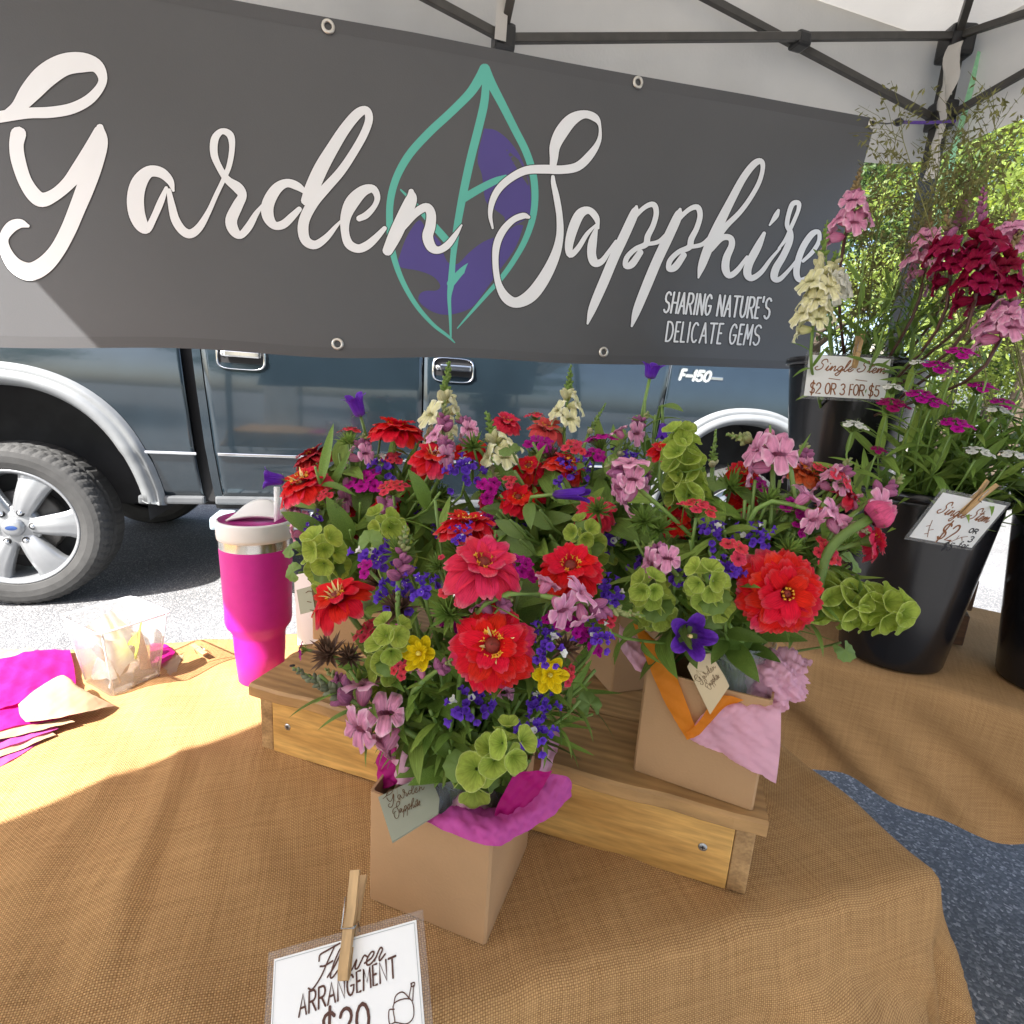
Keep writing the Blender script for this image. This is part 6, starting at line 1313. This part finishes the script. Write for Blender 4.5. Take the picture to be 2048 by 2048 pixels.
for p in ((860, 1480, .43), (830, 1500, .44), (900, 1500, .425), (960, 1470, .43), (1010, 1440, .44), (1060, 1520, .44)): foliage(*p, 'f', 'short dark leafy stem above the front jar', 'low leaves of the front bouquet', 7, .040, LEAFB, g_dark)
# round scalloped leaves
def rleaf(px, py, Y, wpx, f, jar, label, rot=0):
    H = aty(px, py, Y); R = wpx / 2 * (H - CAM).dot(_d) / FPX; n = facing(f); J = JTOP[jar]; t = thing('scalloped_leaf', J, label, 'leaf', 'round scalloped leaves'); F = locF(H, n) @ Matrix.Rotation(rot, 4, 'Z')
    stem(t, J, F @ V(-R * .6, 0, 0), n, .0013, g_light); inst('leaf_blade', RLEAF, g_light, t, F @ Matrix.Translation((-R * .55, 0, 0)) @ sc(R)); return t
rleaf(918, 1532, .415, 72, (-.2, .8, .6), 'f', 'scalloped leaf left of the low bells of Ireland rosette', 2.6); rleaf(740, 1082, .50, 56, (-.1, .8, .5), 'l', 'round scalloped leaf left of the lilac bud spike', 1.6)
rleaf(587, 1144, .60, 44, (-.3, .9, .3), 'l', 'round scalloped leaf reaching left past the tumbler', 3.1); rleaf(583, 1098, .62, 42, (-.3, .6, .7), 'l', 'small scalloped leaf against the tumbler lid', 2.9)
rleaf(1343, 1182, .49, 64, (-.1, .9, .4), 'r', 'scalloped leaf above the purple bellflower', 2.8); rleaf(1428, 1232, .48, 60, (.1, .8, .5), 'r', 'scalloped leaf left of the big double zinnia', -1.6); rleaf(1690, 1300, .53, 52, (.1, .7, .6), 'r', 'scalloped leaf hanging at the lower right of the right bouquet', -1.2)
# ---------------------------------------------------------------- the back left bouquet
t, F0, R = zinnia(605, 966, .68, 122, (-.35, .35, .85), f_scar, 'l', 'red zinnia with cream rays above the tumbler straw', (12, 9, 6), mat2=f_coral); zin_stamens(t, F0, R, 9)
zinnia(627, 912, .74, 98, (-.45, .05, .9), f_deep, 'l', 'dusky red zinnia seen from the side behind the one above the straw', (13, 11, 8))
zinnia(793, 858, .72, 122, (.05, -.08, 1), f_red, 'l', 'red zinnia held high and seen edge-on, upper left', (14, 12, 8))
t, F0, R = zinnia(866, 912, .66, 100, (.15, .40, .9), f_scar, 'l', 'red zinnia tilted forward below the cream snapdragon', (13, 10), mat2=f_coral); zin_stamens(t, F0, R, 6)
campan(714, 812, .73, 50, (-.25, .25, .9), 'l', 'purple bellflower standing highest on the left', length=1.25)
campan(548, 958, .68, 46, (-.75, .35, .1), 'l', 'purple bellflower facing left beside the red zinnia above the straw', length=1.2)
snap((880, 880, .72), (898, 722, .74), 'l', 'cream snapdragon with tall green tip, left of the door handle', 4, .022, f_cream, f_cream, g_bract, nb=8, nt=26)
snap((884, 915, .68), (890, 800, .70), 'l', 'mauve snapdragon in front of the tall cream one', 3, .018, f_pink, f_lil, nb=8, nt=8)
snap((768, 1020, .64), (800, 965, .64), 'l', 'lilac snapdragon buds under the coral sweet william', 0, .019, f_lil, f_lil, nb=11, nt=5)
snap((660, 1010, .68), (735, 945, .70), 'l', 'dull mauve snapdragon buds behind the red zinnia above the straw', 2, .017, f_lil, f_lil, nb=8, nt=4)
bells((662, 1150, .66), (640, 1090, .56), 'l', 'bells of Ireland cluster right of the tumbler', .0215, 5, 4); bells((790, 1110, .62), (770, 1045, .55), 'l', 'bells of Ireland behind the lilac bud spike', .019, 5, 4)
dianth(725, 955, .68, 88, (-.2, .5, .8), f_mag, 'l', 'magenta sweet william in the back left bouquet', 7); dianth(783, 966, .62, 66, (-.1, .3, .95), f_corw, 'l', 'coral sweet william head at the middle of the back left bouquet', 9)
dianth(699, 855, .72, 48, (-.1, -.02, 1), f_corw, 'l', 'thin coral sweet william seen edge-on left of the high red zinnia', 6, bract=g_bract)
budtuft(696, 872, .70, 52, (0, .3, 1), g_bract, 'l', 'green spiky head below the thin coral sweet william'); budtuft(750, 1150, .58, 70, (-.2, .4, .9), g_brown, 'l', 'maroon spiky bud head above the bells of Ireland on the left')
budtuft(678, 1002, .64, 30, (0, .5, .9), g_budg, 'l', 'small pale round bud below the dusky red zinnia', n_=30)
for x, y, Y, w_, lab in ((772, 934, .70, 60, 'statice left of the tilted red zinnia'), (931, 937, .64, 66, 'statice right of the tilted red zinnia'), (628, 1042, .66, 40, 'statice sprig left edge above the tumbler')): statice(x, y, Y, w_, 'l', lab)
for p in ((650, 950, .70), (720, 900, .72), (760, 880, .74), (820, 940, .70), (700, 1040, .66), (860, 1000, .66), (640, 1080, .66), (760, 1000, .68), (840, 880, .72), (880, 960, .70), (720, 1100, .62), (900, 1010, .66)): foliage(*p, 'l', rel('narrow leaved stem', p[0], p[1], 'narrow leaved green stem tucked into the back left bouquet'), 'greenery of the back left bouquet', 14, .056)
for p in ((880, 985, .60), (640, 1050, .64), (700, 1060, .62), (820, 1070, .60), (910, 1120, .60)): foliage(*p, 'l', 'broad leaved stem in the back left bouquet', 'broad leaves of the back left bouquet', 7, .055, LEAFB, g_dark)
# ---------------------------------------------------------------- the back middle bouquet
zinnia(946, 896, .72, 86, (.2, .2, .95), f_red, 'b', 'half hidden red zinnia behind the green spiky head, top middle', (12, 9)); zinnia(1014, 843, .76, 72, (.2, .35, .9), f_coral, 'b', 'small coral red zinnia at the top middle', (13, 9))
zinnia(1094, 856, .74, 84, (.1, .3, .95), f_salm, 'b', 'salmon pink zinnia beside the second cream snapdragon', (9, 7)); zinnia(1134, 928, .66, 98, (.35, .15, .9), f_scar, 'b', 'red zinnia leaning right at the middle of the picture', (13, 11, 7))
zinnia(1036, 995, .62, 80, (.0, .7, .7), f_red, 'b', 'shaded red zinnia deep behind the green bellflower stem', (12, 9)); zinnia(1187, 1022, .60, 98, (-.2, .5, .8), f_coral, 'b', 'coral red zinnia half hidden by green bracts, right of the long bellflower', (12, 9))
snap((1128, 862, .74), (1142, 729, .76), 'b', 'second tall cream and green snapdragon, right of the middle', 4, .018, f_cream, f_cream, g_bract, nb=8, nt=24); snap((1010, 950, .66), (972, 822, .70), 'b', 'cream snapdragon with green tip leaning left in the middle', 4, .021, f_cream, f_cream, g_bract, nb=7, nt=18)
snap((1178, 865, .74), (1212, 806, .75), 'b', 'short green snapdragon tip right of the second cream one', 0, .012, f_cream, f_cream, g_bract, nb=2, nt=22); snap((1236, 912, .70), (1294, 842, .71), 'b', 'green snapdragon tip leaning right above the pink blossoms', 0, .013, f_cream, f_cream, g_bract, nb=4, nt=20)
campan(1141, 988, .56, 66, (.85, .35, .15), 'b', 'closed purple bellflower lying to the right in the middle', wide=.62, length=1.6)
campan(1303, 742, .70, 48, (.1, .15, 1), 'b', 'purple bellflower at the top of the tallest stem', length=.9); campan(1325, 862, .69, 30, (.05, .2, -1), 'b', 'small purple bellflower hanging downwards', length=1.5)
dianth(1083, 883, .70, 74, (.1, .5, .85), f_mag, 'b', 'magenta sweet william below the salmon zinnia', 7); dianth(975, 977, .62, 58, (.1, .8, .5), f_mag, 'b', 'magenta sweet william beside the shaded red zinnia', 4); dianth(1018, 960, .62, 36, (0, .6, .8), f_corw, 'b', 'tiny red sweet william right of the cream snapdragon', 4)
dianth(1198, 870, .70, 74, (-.2, -.05, 1), f_mag, 'b', 'magenta sweet william seen edge-on right of the middle', 7); dianth(1072, 826, .76, 42, (0, .1, 1), f_corw, 'b', 'small coral sweet william at the top middle', 5)
budtuft(946, 878, .66, 66, (0, .5, .9), g_bract, 'b', 'green spiky head in front of the half hidden red zinnia'); budtuft(1110, 905, .68, 66, (.2, .5, .9), g_brown, 'b', 'dark spiky bud head below the magenta sweet william'); budtuft(1195, 1010, .56, 60, (-.2, .6, .8), g_bract, 'b', 'green spiky head over the coral red zinnia')
for x, y, Y, w_, lab in ((1143, 943, .64, 60, 'statice left of the pink blossoms, middle right'), (1220, 1073, .60, 60, 'statice in the gap between middle and right bouquets'), (1270, 935, .66, 60, 'statice behind the pink blossoms')): statice(x, y, Y, w_, 'b', lab)
for p in ((980, 900, .72), (1050, 890, .74), (1100, 960, .66), (1160, 900, .70), (1200, 950, .68), (1250, 860, .72), (1310, 830, .70), (1290, 800, .70), (1060, 1000, .64), (1150, 1040, .60), (1000, 1020, .62), (1230, 1000, .64), (1100, 1070, .60)): foliage(*p, 'b', rel('narrow leaved stem', p[0], p[1], 'narrow leaved green stem tucked into the back middle bouquet'), 'greenery of the back middle bouquet', 14, .056)
for p in ((1040, 1080, .58), (1080, 1020, .58), (1020, 1040, .58), (1000, 990, .62)): foliage(*p, 'b', 'pale bellflower leaf stem in the back middle bouquet', 'pale leaves of the back middle bouquet', 7, .06, LEAFB, g_light)
bells((1190, 1115, .60), (1165, 1062, .53), 'b', 'bells of Ireland right of the flat red zinnia', .017, 4, 4)
# ---------------------------------------------------------------- the right bouquet
zinnia(1564, 1185, .455, 186, (-.05, .93, .25), f_red, 'r', 'big double red zinnia facing the camera on the right', (16, 15, 13, 10, 8, 5), mat2=f_coral, centre=.42)
zinnia(1325, 900, .62, 66, (0, .3, .95), f_scar, 'r', 'small red zinnia behind the upright bells of Ireland', (13, 10)); zinnia(1611, 946, .56, 84, (.3, .3, .9), f_orng, 'r', 'orange zinnia at the upper right of the right bouquet', (11, 9, 6))
zinnia(1748, 1080, .50, 92, (.75, .25, .3), f_coral, 'r', 'coral zinnia facing away at the right edge of the right bouquet', (12, 10)); zinnia(1694, 990, .53, 70, (.6, .2, .6), f_coral, 'r', 'coral zinnia behind the pink ranunculus', (11, 9)); zinnia(1354, 1040, .54, 70, (-.1, .5, .8), f_red, 'r', 'small red zinnia left of the red sweet william', (12, 9))
bells((1372, 990, .55), (1362, 862, .56), 'r', 'upright bells of Ireland spike at the top of the right bouquet', .0175, 7, 4); bells((1635, 1195, .50), (1800, 1222, .47), 'r', 'long bells of Ireland spike pointing right past the big double zinnia', .0215, 6, 5)
bells((1425, 1210, .50), (1412, 1150, .43), 'r', 'bells of Ireland left of the big double zinnia', .017, 5, 4); bells((1315, 1225, .51), (1295, 1170, .45), 'r', 'bells of Ireland at the left of the right bouquet', .017, 5, 4)
snap((1545, 935, .53), (1540, 850, .54), 'r', 'pale pink snapdragon with large ruffled blossoms at the top right', 3, .022, f_pink, f_pink, nb=2, nt=0); snap((1500, 880, .55), (1452, 868, .56), 'r', 'brownish snapdragon bud tip left of the ruffled pink blossoms', 0, .014, f_lil, g_budg, nb=4, nt=12)
snap((1275, 975, .54), (1215, 925, .55), 'r', 'pink snapdragon blossoms right of the closed purple bellflower', 4, .019, f_pink, f_lil, nb=6, nt=3); snap((1340, 1135, .48), (1300, 1085, .49), 'r', 'pink snapdragon buds left of the little pink sweet william', 3, .015, f_pink, f_lil, nb=6, nt=4)
snap((1590, 1010, .50), (1740, 1066, .49), 'r', 'pink snapdragon spike lying to the right below the orange zinnia', 3, .017, f_pink, f_pink, M_('bud_pinkish_green', (.28, .22, .13), .6, .3, 90, rand=.3), nb=9, nt=14); snap((1665, 980, .53), (1702, 915, .53), 'r', 'short pink snapdragon tip upright behind the pink spike', 3, .013, f_pink, f_lil, nb=6, nt=8)
snap((1425, 930, .60), (1432, 858, .60), 'r', 'small green snapdragon tip right of the upright bells', 0, .013, f_cream, f_cream, g_bract, nb=2, nt=20)
ranunc(1767, 1024, .47, 68, (.75, .15, .6), aty(1635, 1175, .475), 'pink ranunculus bud on a thick stem at the far right of the bouquets')
campan(1379, 1272, .475, 84, (-.1, .85, .35), 'r', 'open purple bellflower above the wooden tag', wide=1.1)
dianth(1400, 1003, .50, 84, (.05, .15, 1), f_corw, 'r', 'flat red sweet william with green bracts in the right bouquet', 11); dianth(1473, 1095, .46, 60, (0, .6, .8), f_corw, 'r', 'little pink sweet william above the big double zinnia', 3); dianth(1661, 1102, .48, 72, (.2, .7, .6), f_corw, 'r', 'coral pink sweet william right of the big double zinnia', 8); dianth(1220, 1236, .46, 42, (0, .6, .8), f_corw, 'r', 'coral sweet william at the left tip of the right bouquet', 5); dianth(1602, 1055, .50, 34, (.2, .6, .7), f_mag, 'r', 'tiny magenta sweet william under the lying pink spike', 3)
budtuft(1470, 955, .55, 90, (0, .5, .9), g_bract, 'r', 'green spiky head left of the ruffled pink blossoms'); budtuft(1545, 985, .52, 70, (.1, .4, .9), g_bract, 'r', 'green spiky head below the ruffled pink blossoms'); budtuft(1320, 1045, .52, 70, (-.2, .5, .9), g_bract, 'r', 'green spiky head behind the pink buds, left of the right bouquet'); budtuft(1590, 1090, .48, 70, (.2, .6, .8), g_bract, 'r', 'green spiky head above the big double zinnia on its right')
for x, y, Y, w_, lab in ((1513, 1070, .49, 58, 'statice above the big double zinnia'), (1433, 1066, .50, 60, 'statice left of the little pink sweet william'), (1448, 1130, .47, 66, 'statice left of the big double zinnia'), (1220, 1178, .48, 60, 'statice at the left edge of the right bouquet'), (1355, 1155, .48, 42, 'dark statice sprig with a white dot above the scalloped leaf')): statice(x, y, Y, w_, 'r', lab)
for p in ((1330, 960, .58), (1400, 930, .58), (1440, 1000, .54), (1500, 1010, .53), (1530, 1040, .50), (1480, 1050, .51), (1420, 1100, .49), (1560, 960, .55), (1630, 1040, .50), (1380, 1080, .51), (1300, 1010, .54), (1350, 1110, .49), (1640, 1120, .49), (1270, 1080, .52), (1290, 1140, .50), (1450, 1060, .50)): foliage(*p, 'r', rel('narrow leaved stem', p[0], p[1], 'narrow leaved green stem tucked into the right bouquet'), 'greenery of the right bouquet', 14, .052)
for p in ((1510, 960, .53), (1490, 1000, .52), (1450, 1230, .475), (1420, 1130, .48), (1520, 1240, .49)): foliage(*p, 'r', 'broad leaved dark stem in the right bouquet', 'broad leaves of the right bouquet', 7, .05, LEAFB, g_dark)
# ---------------------------------------------------------------- bucket flowers
def bj(B, r=.05): an = RG.random() * TAU; q = RG.random() ** .5 * r; return B[0] + V(q * math.cos(an), q * math.sin(an), 0)
bk = []
mags = [(1925, 697, .95, 66, 'upper middle of the bucket'), (1880, 725, 1.0, 70, 'left of the uppermost one'), (1845, 783, .98, 68, 'beside the small white blossoms'), (1870, 797, .97, 54, 'right of the centre one'), (1788, 800, 1.0, 70, 'next to the rear sign'), (1915, 840, .95, 70, 'flat one in the middle'), (1758, 895, 1.0, 36, 'small one low on the left'), (1965, 765, 1.0, 60, 'right of the sign corner'), (2010, 800, .98, 60, 'towards the right edge')]
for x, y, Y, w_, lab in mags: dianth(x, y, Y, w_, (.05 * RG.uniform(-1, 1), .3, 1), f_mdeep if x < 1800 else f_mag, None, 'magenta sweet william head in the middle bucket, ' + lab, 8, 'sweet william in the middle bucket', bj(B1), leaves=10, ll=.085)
whs = [(1712, 845, 1.0, 50, 'far left'), (1962, 898, .94, 56, 'low on the right'), (2000, 815, .96, 50, 'upper right'), (1840, 722, 1.05, 40, 'top beside the rear sign'), (2030, 905, .94, 50, 'at the right edge'), (1790, 770, 1.05, 46, 'behind the rear sign corner')]
for x, y, Y, w_, lab in whs: dianth(x, y, Y, w_, (.0, .35, 1), f_wht, None, 'white sweet william head in the middle bucket, ' + lab, 7, 'sweet william in the middle bucket', bj(B1), leaves=9, ll=.085)
for k in range(40):
    P = B1[1] + V(RG.uniform(-.08, .22), RG.uniform(-.12, .08), RG.uniform(.05, .24)); foliage(P, 0, 0, None, 'leafy green sweet william stem in the middle bucket', 'leafy stems in the middle bucket', 11, .095, J=bj(B1))
# snapdragons in the rear bucket
def bsnap(base, tip, lab, nopen, size, fm, bm=None, nb=9, nt=14, sm=None, tipm=None): return snap(base, tip, None, lab, nopen, size, fm, bm, tipm, 'snapdragons in the rear bucket', bj(B2), nb, nt, sm or g_bstem, leaves=7, r=.003)
olive_b = M_('bud_bronze', (.20, .14, .055), .6, .25, 90, rand=.25)
bsnap((1690, 475, 1.22), (1722, 335, 1.24), 'pink snapdragon leaning over the banner end, tip bronze', 5, .028, f_pink, f_lil, 9, 22, tipm=olive_b)
bsnap((1625, 660, 1.14), (1655, 440, 1.18), 'cream yellow snapdragon against the banner, leftmost in the rear bucket', 9, .027, f_cream, f_cream, 10, 14, g_stem, g_bract)
bsnap((1660, 600, 1.20), (1672, 500, 1.20), 'white snapdragon just right of the cream yellow one', 6, .026, f_white, f_cream, 6, 4, g_stem, g_bract)
bsnap((1850, 545, 1.16), (1860, 420, 1.20), 'soft pink snapdragon below the crimson ones', 5, .028, f_pink, f_lil, 7, 16, tipm=olive_b)
bsnap((1950, 600, 1.00), (1968, 370, 1.06), 'crimson snapdragon, tallest of the dark ones at the upper right', 7, .027, f_burg, f_burg, 8, 12, tipm=f_lil)
bsnap((1900, 560, 1.04), (1895, 415, 1.10), 'crimson snapdragon left of the tallest dark one', 6, .024, f_burg, f_lil, 7, 10, tipm=olive_b)
bsnap((1990, 600, 1.02), (2040, 455, 1.05), 'crimson snapdragon leaning right of the tallest dark one', 6, .025, f_burg, f_burg, 7, 10, tipm=olive_b)
bsnap((2010, 520, 1.06), (2030, 420, 1.10), 'pale pink snapdragon right of the crimson ones', 5, .025, f_pink, f_lil, 7, 10, tipm=olive_b)
bsnap((2000, 680, .98), (2030, 580, 1.0), 'pink snapdragon low at the right edge', 6, .027, f_pink, f_lil, 6, 6, tipm=olive_b)
bsnap((1900, 560, 1.2), (1945, 330, 1.24), 'budding mauve snapdragon rising behind the crimson ones', 2, .026, f_lil, f_lil, 12, 18, tipm=olive_b)
for k in range(18):
    P = aty(RG.uniform(1640, 2040), RG.uniform(430, 690), RG.uniform(1.10, 1.32)); foliage(P, 0, 0, None, 'leafy snapdragon stem without flowers in the rear bucket', 'leafy stems in the rear bucket', 12, .06, mat=g_dark, J=bj(B2))
# airy filler sprays
f_spray = M_('airy_spray_green', (.17, .17, .05), .7, .2, 60, rand=.2)
def spray(px, py, Y, lab, B, nbr=26, spread=.10, J=None):
    H = aty(px, py, Y); J = J or bj(B); t = thing('filler_spray', J, lab, 'foliage', 'airy filler sprays'); d = (H - J).normalized(); m = J.lerp(H, .55)
    part('stem', MB().tube([J, J.lerp(m, .5), m, H], [.002, .0017, .0013, .0006], 5), f_spray, t); mb = MB(); db = MB(); rg = random.Random(int(px * 5 + py))
    for k in range(nbr):
        P = m.lerp(H, rg.random()); an = rg.random() * TAU; e = (frame(d) @ V(math.cos(an), math.sin(an), .9)).normalized(); L = spread * rg.uniform(.4, 1); Q = P + e * L
        mb.tube([P, P.lerp(Q, .5) + V(0, 0, L * .1), Q], [.0007, .0005, .0004], 3, False)
        for i in range(7):
            s = P.lerp(Q, rg.uniform(.3, 1)) + V(rg.gauss(0, .006), rg.gauss(0, .006), rg.gauss(0, .006)); u = V(rg.gauss(0, 1), rg.gauss(0, 1), rg.gauss(0, 1)).normalized() * .007; v_ = u.cross(V(rg.random(), rg.random(), 1)).normalized() * .0022; db.add([s - u, s + v_, s + u, s - v_], [(0, 1, 2, 3)])
    a = part('twigs', mb, f_spray, t); a['kind'] = 'stuff'; b = part('tiny_leaves', db, f_spray, t); b['kind'] = 'stuff'; return t
for k in range(11):
    x, y, Y = RG.uniform(1790, 2060), RG.uniform(220, 360), RG.uniform(1.15, 1.35)
    spray(x, y, Y, 'thin airy green spray rising above the snapdragons at the upper right', B2 if k % 2 else B3, 34, .12)
for x, y in ((1760, 400), (1780, 330), (1725, 560), (1800, 480)): spray(x, y, 1.25, 'thin airy green spray between the banner end and the tent leg', B2, 24, .10)
for k in range(12):
    P = B3[1] + V(RG.uniform(-.10, .12), RG.uniform(-.12, .10), RG.uniform(.08, .3)); foliage(P, 0, 0, None, 'leafy green stem in the bucket at the right edge', 'leafy stems in the right edge bucket', 11, .09, J=bj(B3))

# deeper leaf mass between the heads
for jar, boxp, Yr, lab, grp, n_ in (('f', (720, 1130, 1180, 1440), (.45, .53), 'leafy filler stem deep inside the front bouquet', 'filler leaves of the front bouquet', 16), ('l', (620, 900, 900, 1150), (.64, .78), 'leafy filler stem deep inside the back left bouquet', 'filler leaves of the back left bouquet', 18), ('b', (930, 880, 1270, 1130), (.60, .76), 'leafy filler stem deep inside the back middle bouquet', 'filler leaves of the back middle bouquet', 20), ('r', (1260, 940, 1680, 1220), (.50, .62), 'leafy filler stem deep inside the right bouquet', 'filler leaves of the right bouquet', 20)):
    for k in range(n_):
        Y = RG.uniform(*Yr); fx, fy = RG.uniform(boxp[0], boxp[2]), RG.uniform(boxp[1], boxp[3]); foliage(fx, fy, Y, jar, rel('deep set leafy stem', fx, fy, lab), grp, 12, .052 + .03 * Y, LEAFB if k % 2 else LEAFL, (g_dark, g_leaf, g_leaf)[k % 3])

# smaller flowers that close the gaps between the main heads
RQ = random.Random(21)
def fill(jar, box, Yr, kinds):
    """spread the named kinds over a jittered grid inside the bouquet"""
    x0, y0, x1, y1 = box; n = len(kinds); nx = max(1, round(math.sqrt(n * (x1 - x0) / (y1 - y0)))); ny = math.ceil(n / nx); cells = [(i, j) for j in range(ny) for i in range(nx)]; RQ.shuffle(cells)
    for kind, (i, j) in zip(kinds, cells):
        x = lerp(x0, x1, (i + RQ.uniform(.15, .85)) / nx); y = lerp(y0, y1, (j + RQ.uniform(.15, .85)) / ny); Y = RQ.uniform(*Yr); k = (.50 / Y); side = (x - (x0 + x1) / 2) / (x1 - x0); f = (side * 1.1 + RQ.uniform(-.2, .2), RQ.uniform(.3, .75), .8)
        if kind == 'z': zinnia(x, y, Y, 92 * k * RQ.uniform(.8, 1.1), f, RQ.choice((f_red, f_scar, f_coral, f_red)), jar, rel('small red zinnia', x, y, 'small red zinnia deep among other flowers'), (11, 8))
        elif kind == 'c': dianth(x, y, Y, 70 * k, f, f_corw, jar, rel('small coral sweet william', x, y, 'small coral sweet william deep among other flowers'), 7)
        elif kind == 'm': dianth(x, y, Y, 72 * k, f, f_mag, jar, rel('small magenta sweet william', x, y, 'small magenta sweet william deep among other flowers'), 6)
        elif kind == 'b': budtuft(x, y, Y, 78 * k, f, g_bract, jar, rel('small green spiky head', x, y, 'small green spiky head deep among other flowers'))
        elif kind == 's': snap((x, y, Y), (x + side * 160 * k + RQ.uniform(-30, 30), y - 75 * k, Y), jar, rel('small pink snapdragon', x, y, 'small pink snapdragon deep among other flowers'), 2, .015, f_pink, f_lil, nb=8, nt=6)
        elif kind == 'v': statice(x, y, Y, 76 * k, jar, rel('small violet statice', x, y, 'small violet statice deep among other flowers'))
        elif kind == 'i': bells((x, y + 25 * k, Y + .03), (x, y - 25 * k, Y - .03), jar, rel('small lime bells of Ireland', x, y, 'small lime bells of Ireland deep among other flowers'), .0155, 4, 4)
        elif kind == 'l': rleaf(x, y, Y, 62 * k, f, jar, rel('small scalloped leaf', x, y, 'small scalloped leaf deep among other flowers'), RQ.uniform(0, 6))
fill('f', (690, 1070, 1200, 1440), (.46, .51), list('cccmmmbbbbbsssvvvllllllzz'))
fill('l', (600, 900, 920, 1130), (.66, .74), list('zzzzzzzcccmmmbbbbsssslllllvv'))
fill('b', (930, 870, 1270, 1110), (.62, .72), list('zzzzzzzzccmmmmbbbbsssvvlllll'))
fill('r', (1270, 930, 1730, 1200), (.51, .58), list('zzzzzzzzccccmmmbbbbbbssssvvvlllllll'))

for x, y, Y in ((1010, 1110, .60), (1050, 1150, .60), (1090, 1190, .60), (1020, 1200, .58), (1070, 1110, .62), (1110, 1150, .60), (980, 1180, .58), (1050, 1060, .62), (860, 1150, .60), (830, 1190, .58)): foliage(x, y, Y, 'b' if x > 900 else 'l', rel('broad green leafy stem', x, y, 'broad green leafy stem behind the front bouquet'), 'broad stems behind the front bouquet', 12, .06, LEAFB, g_leaf)
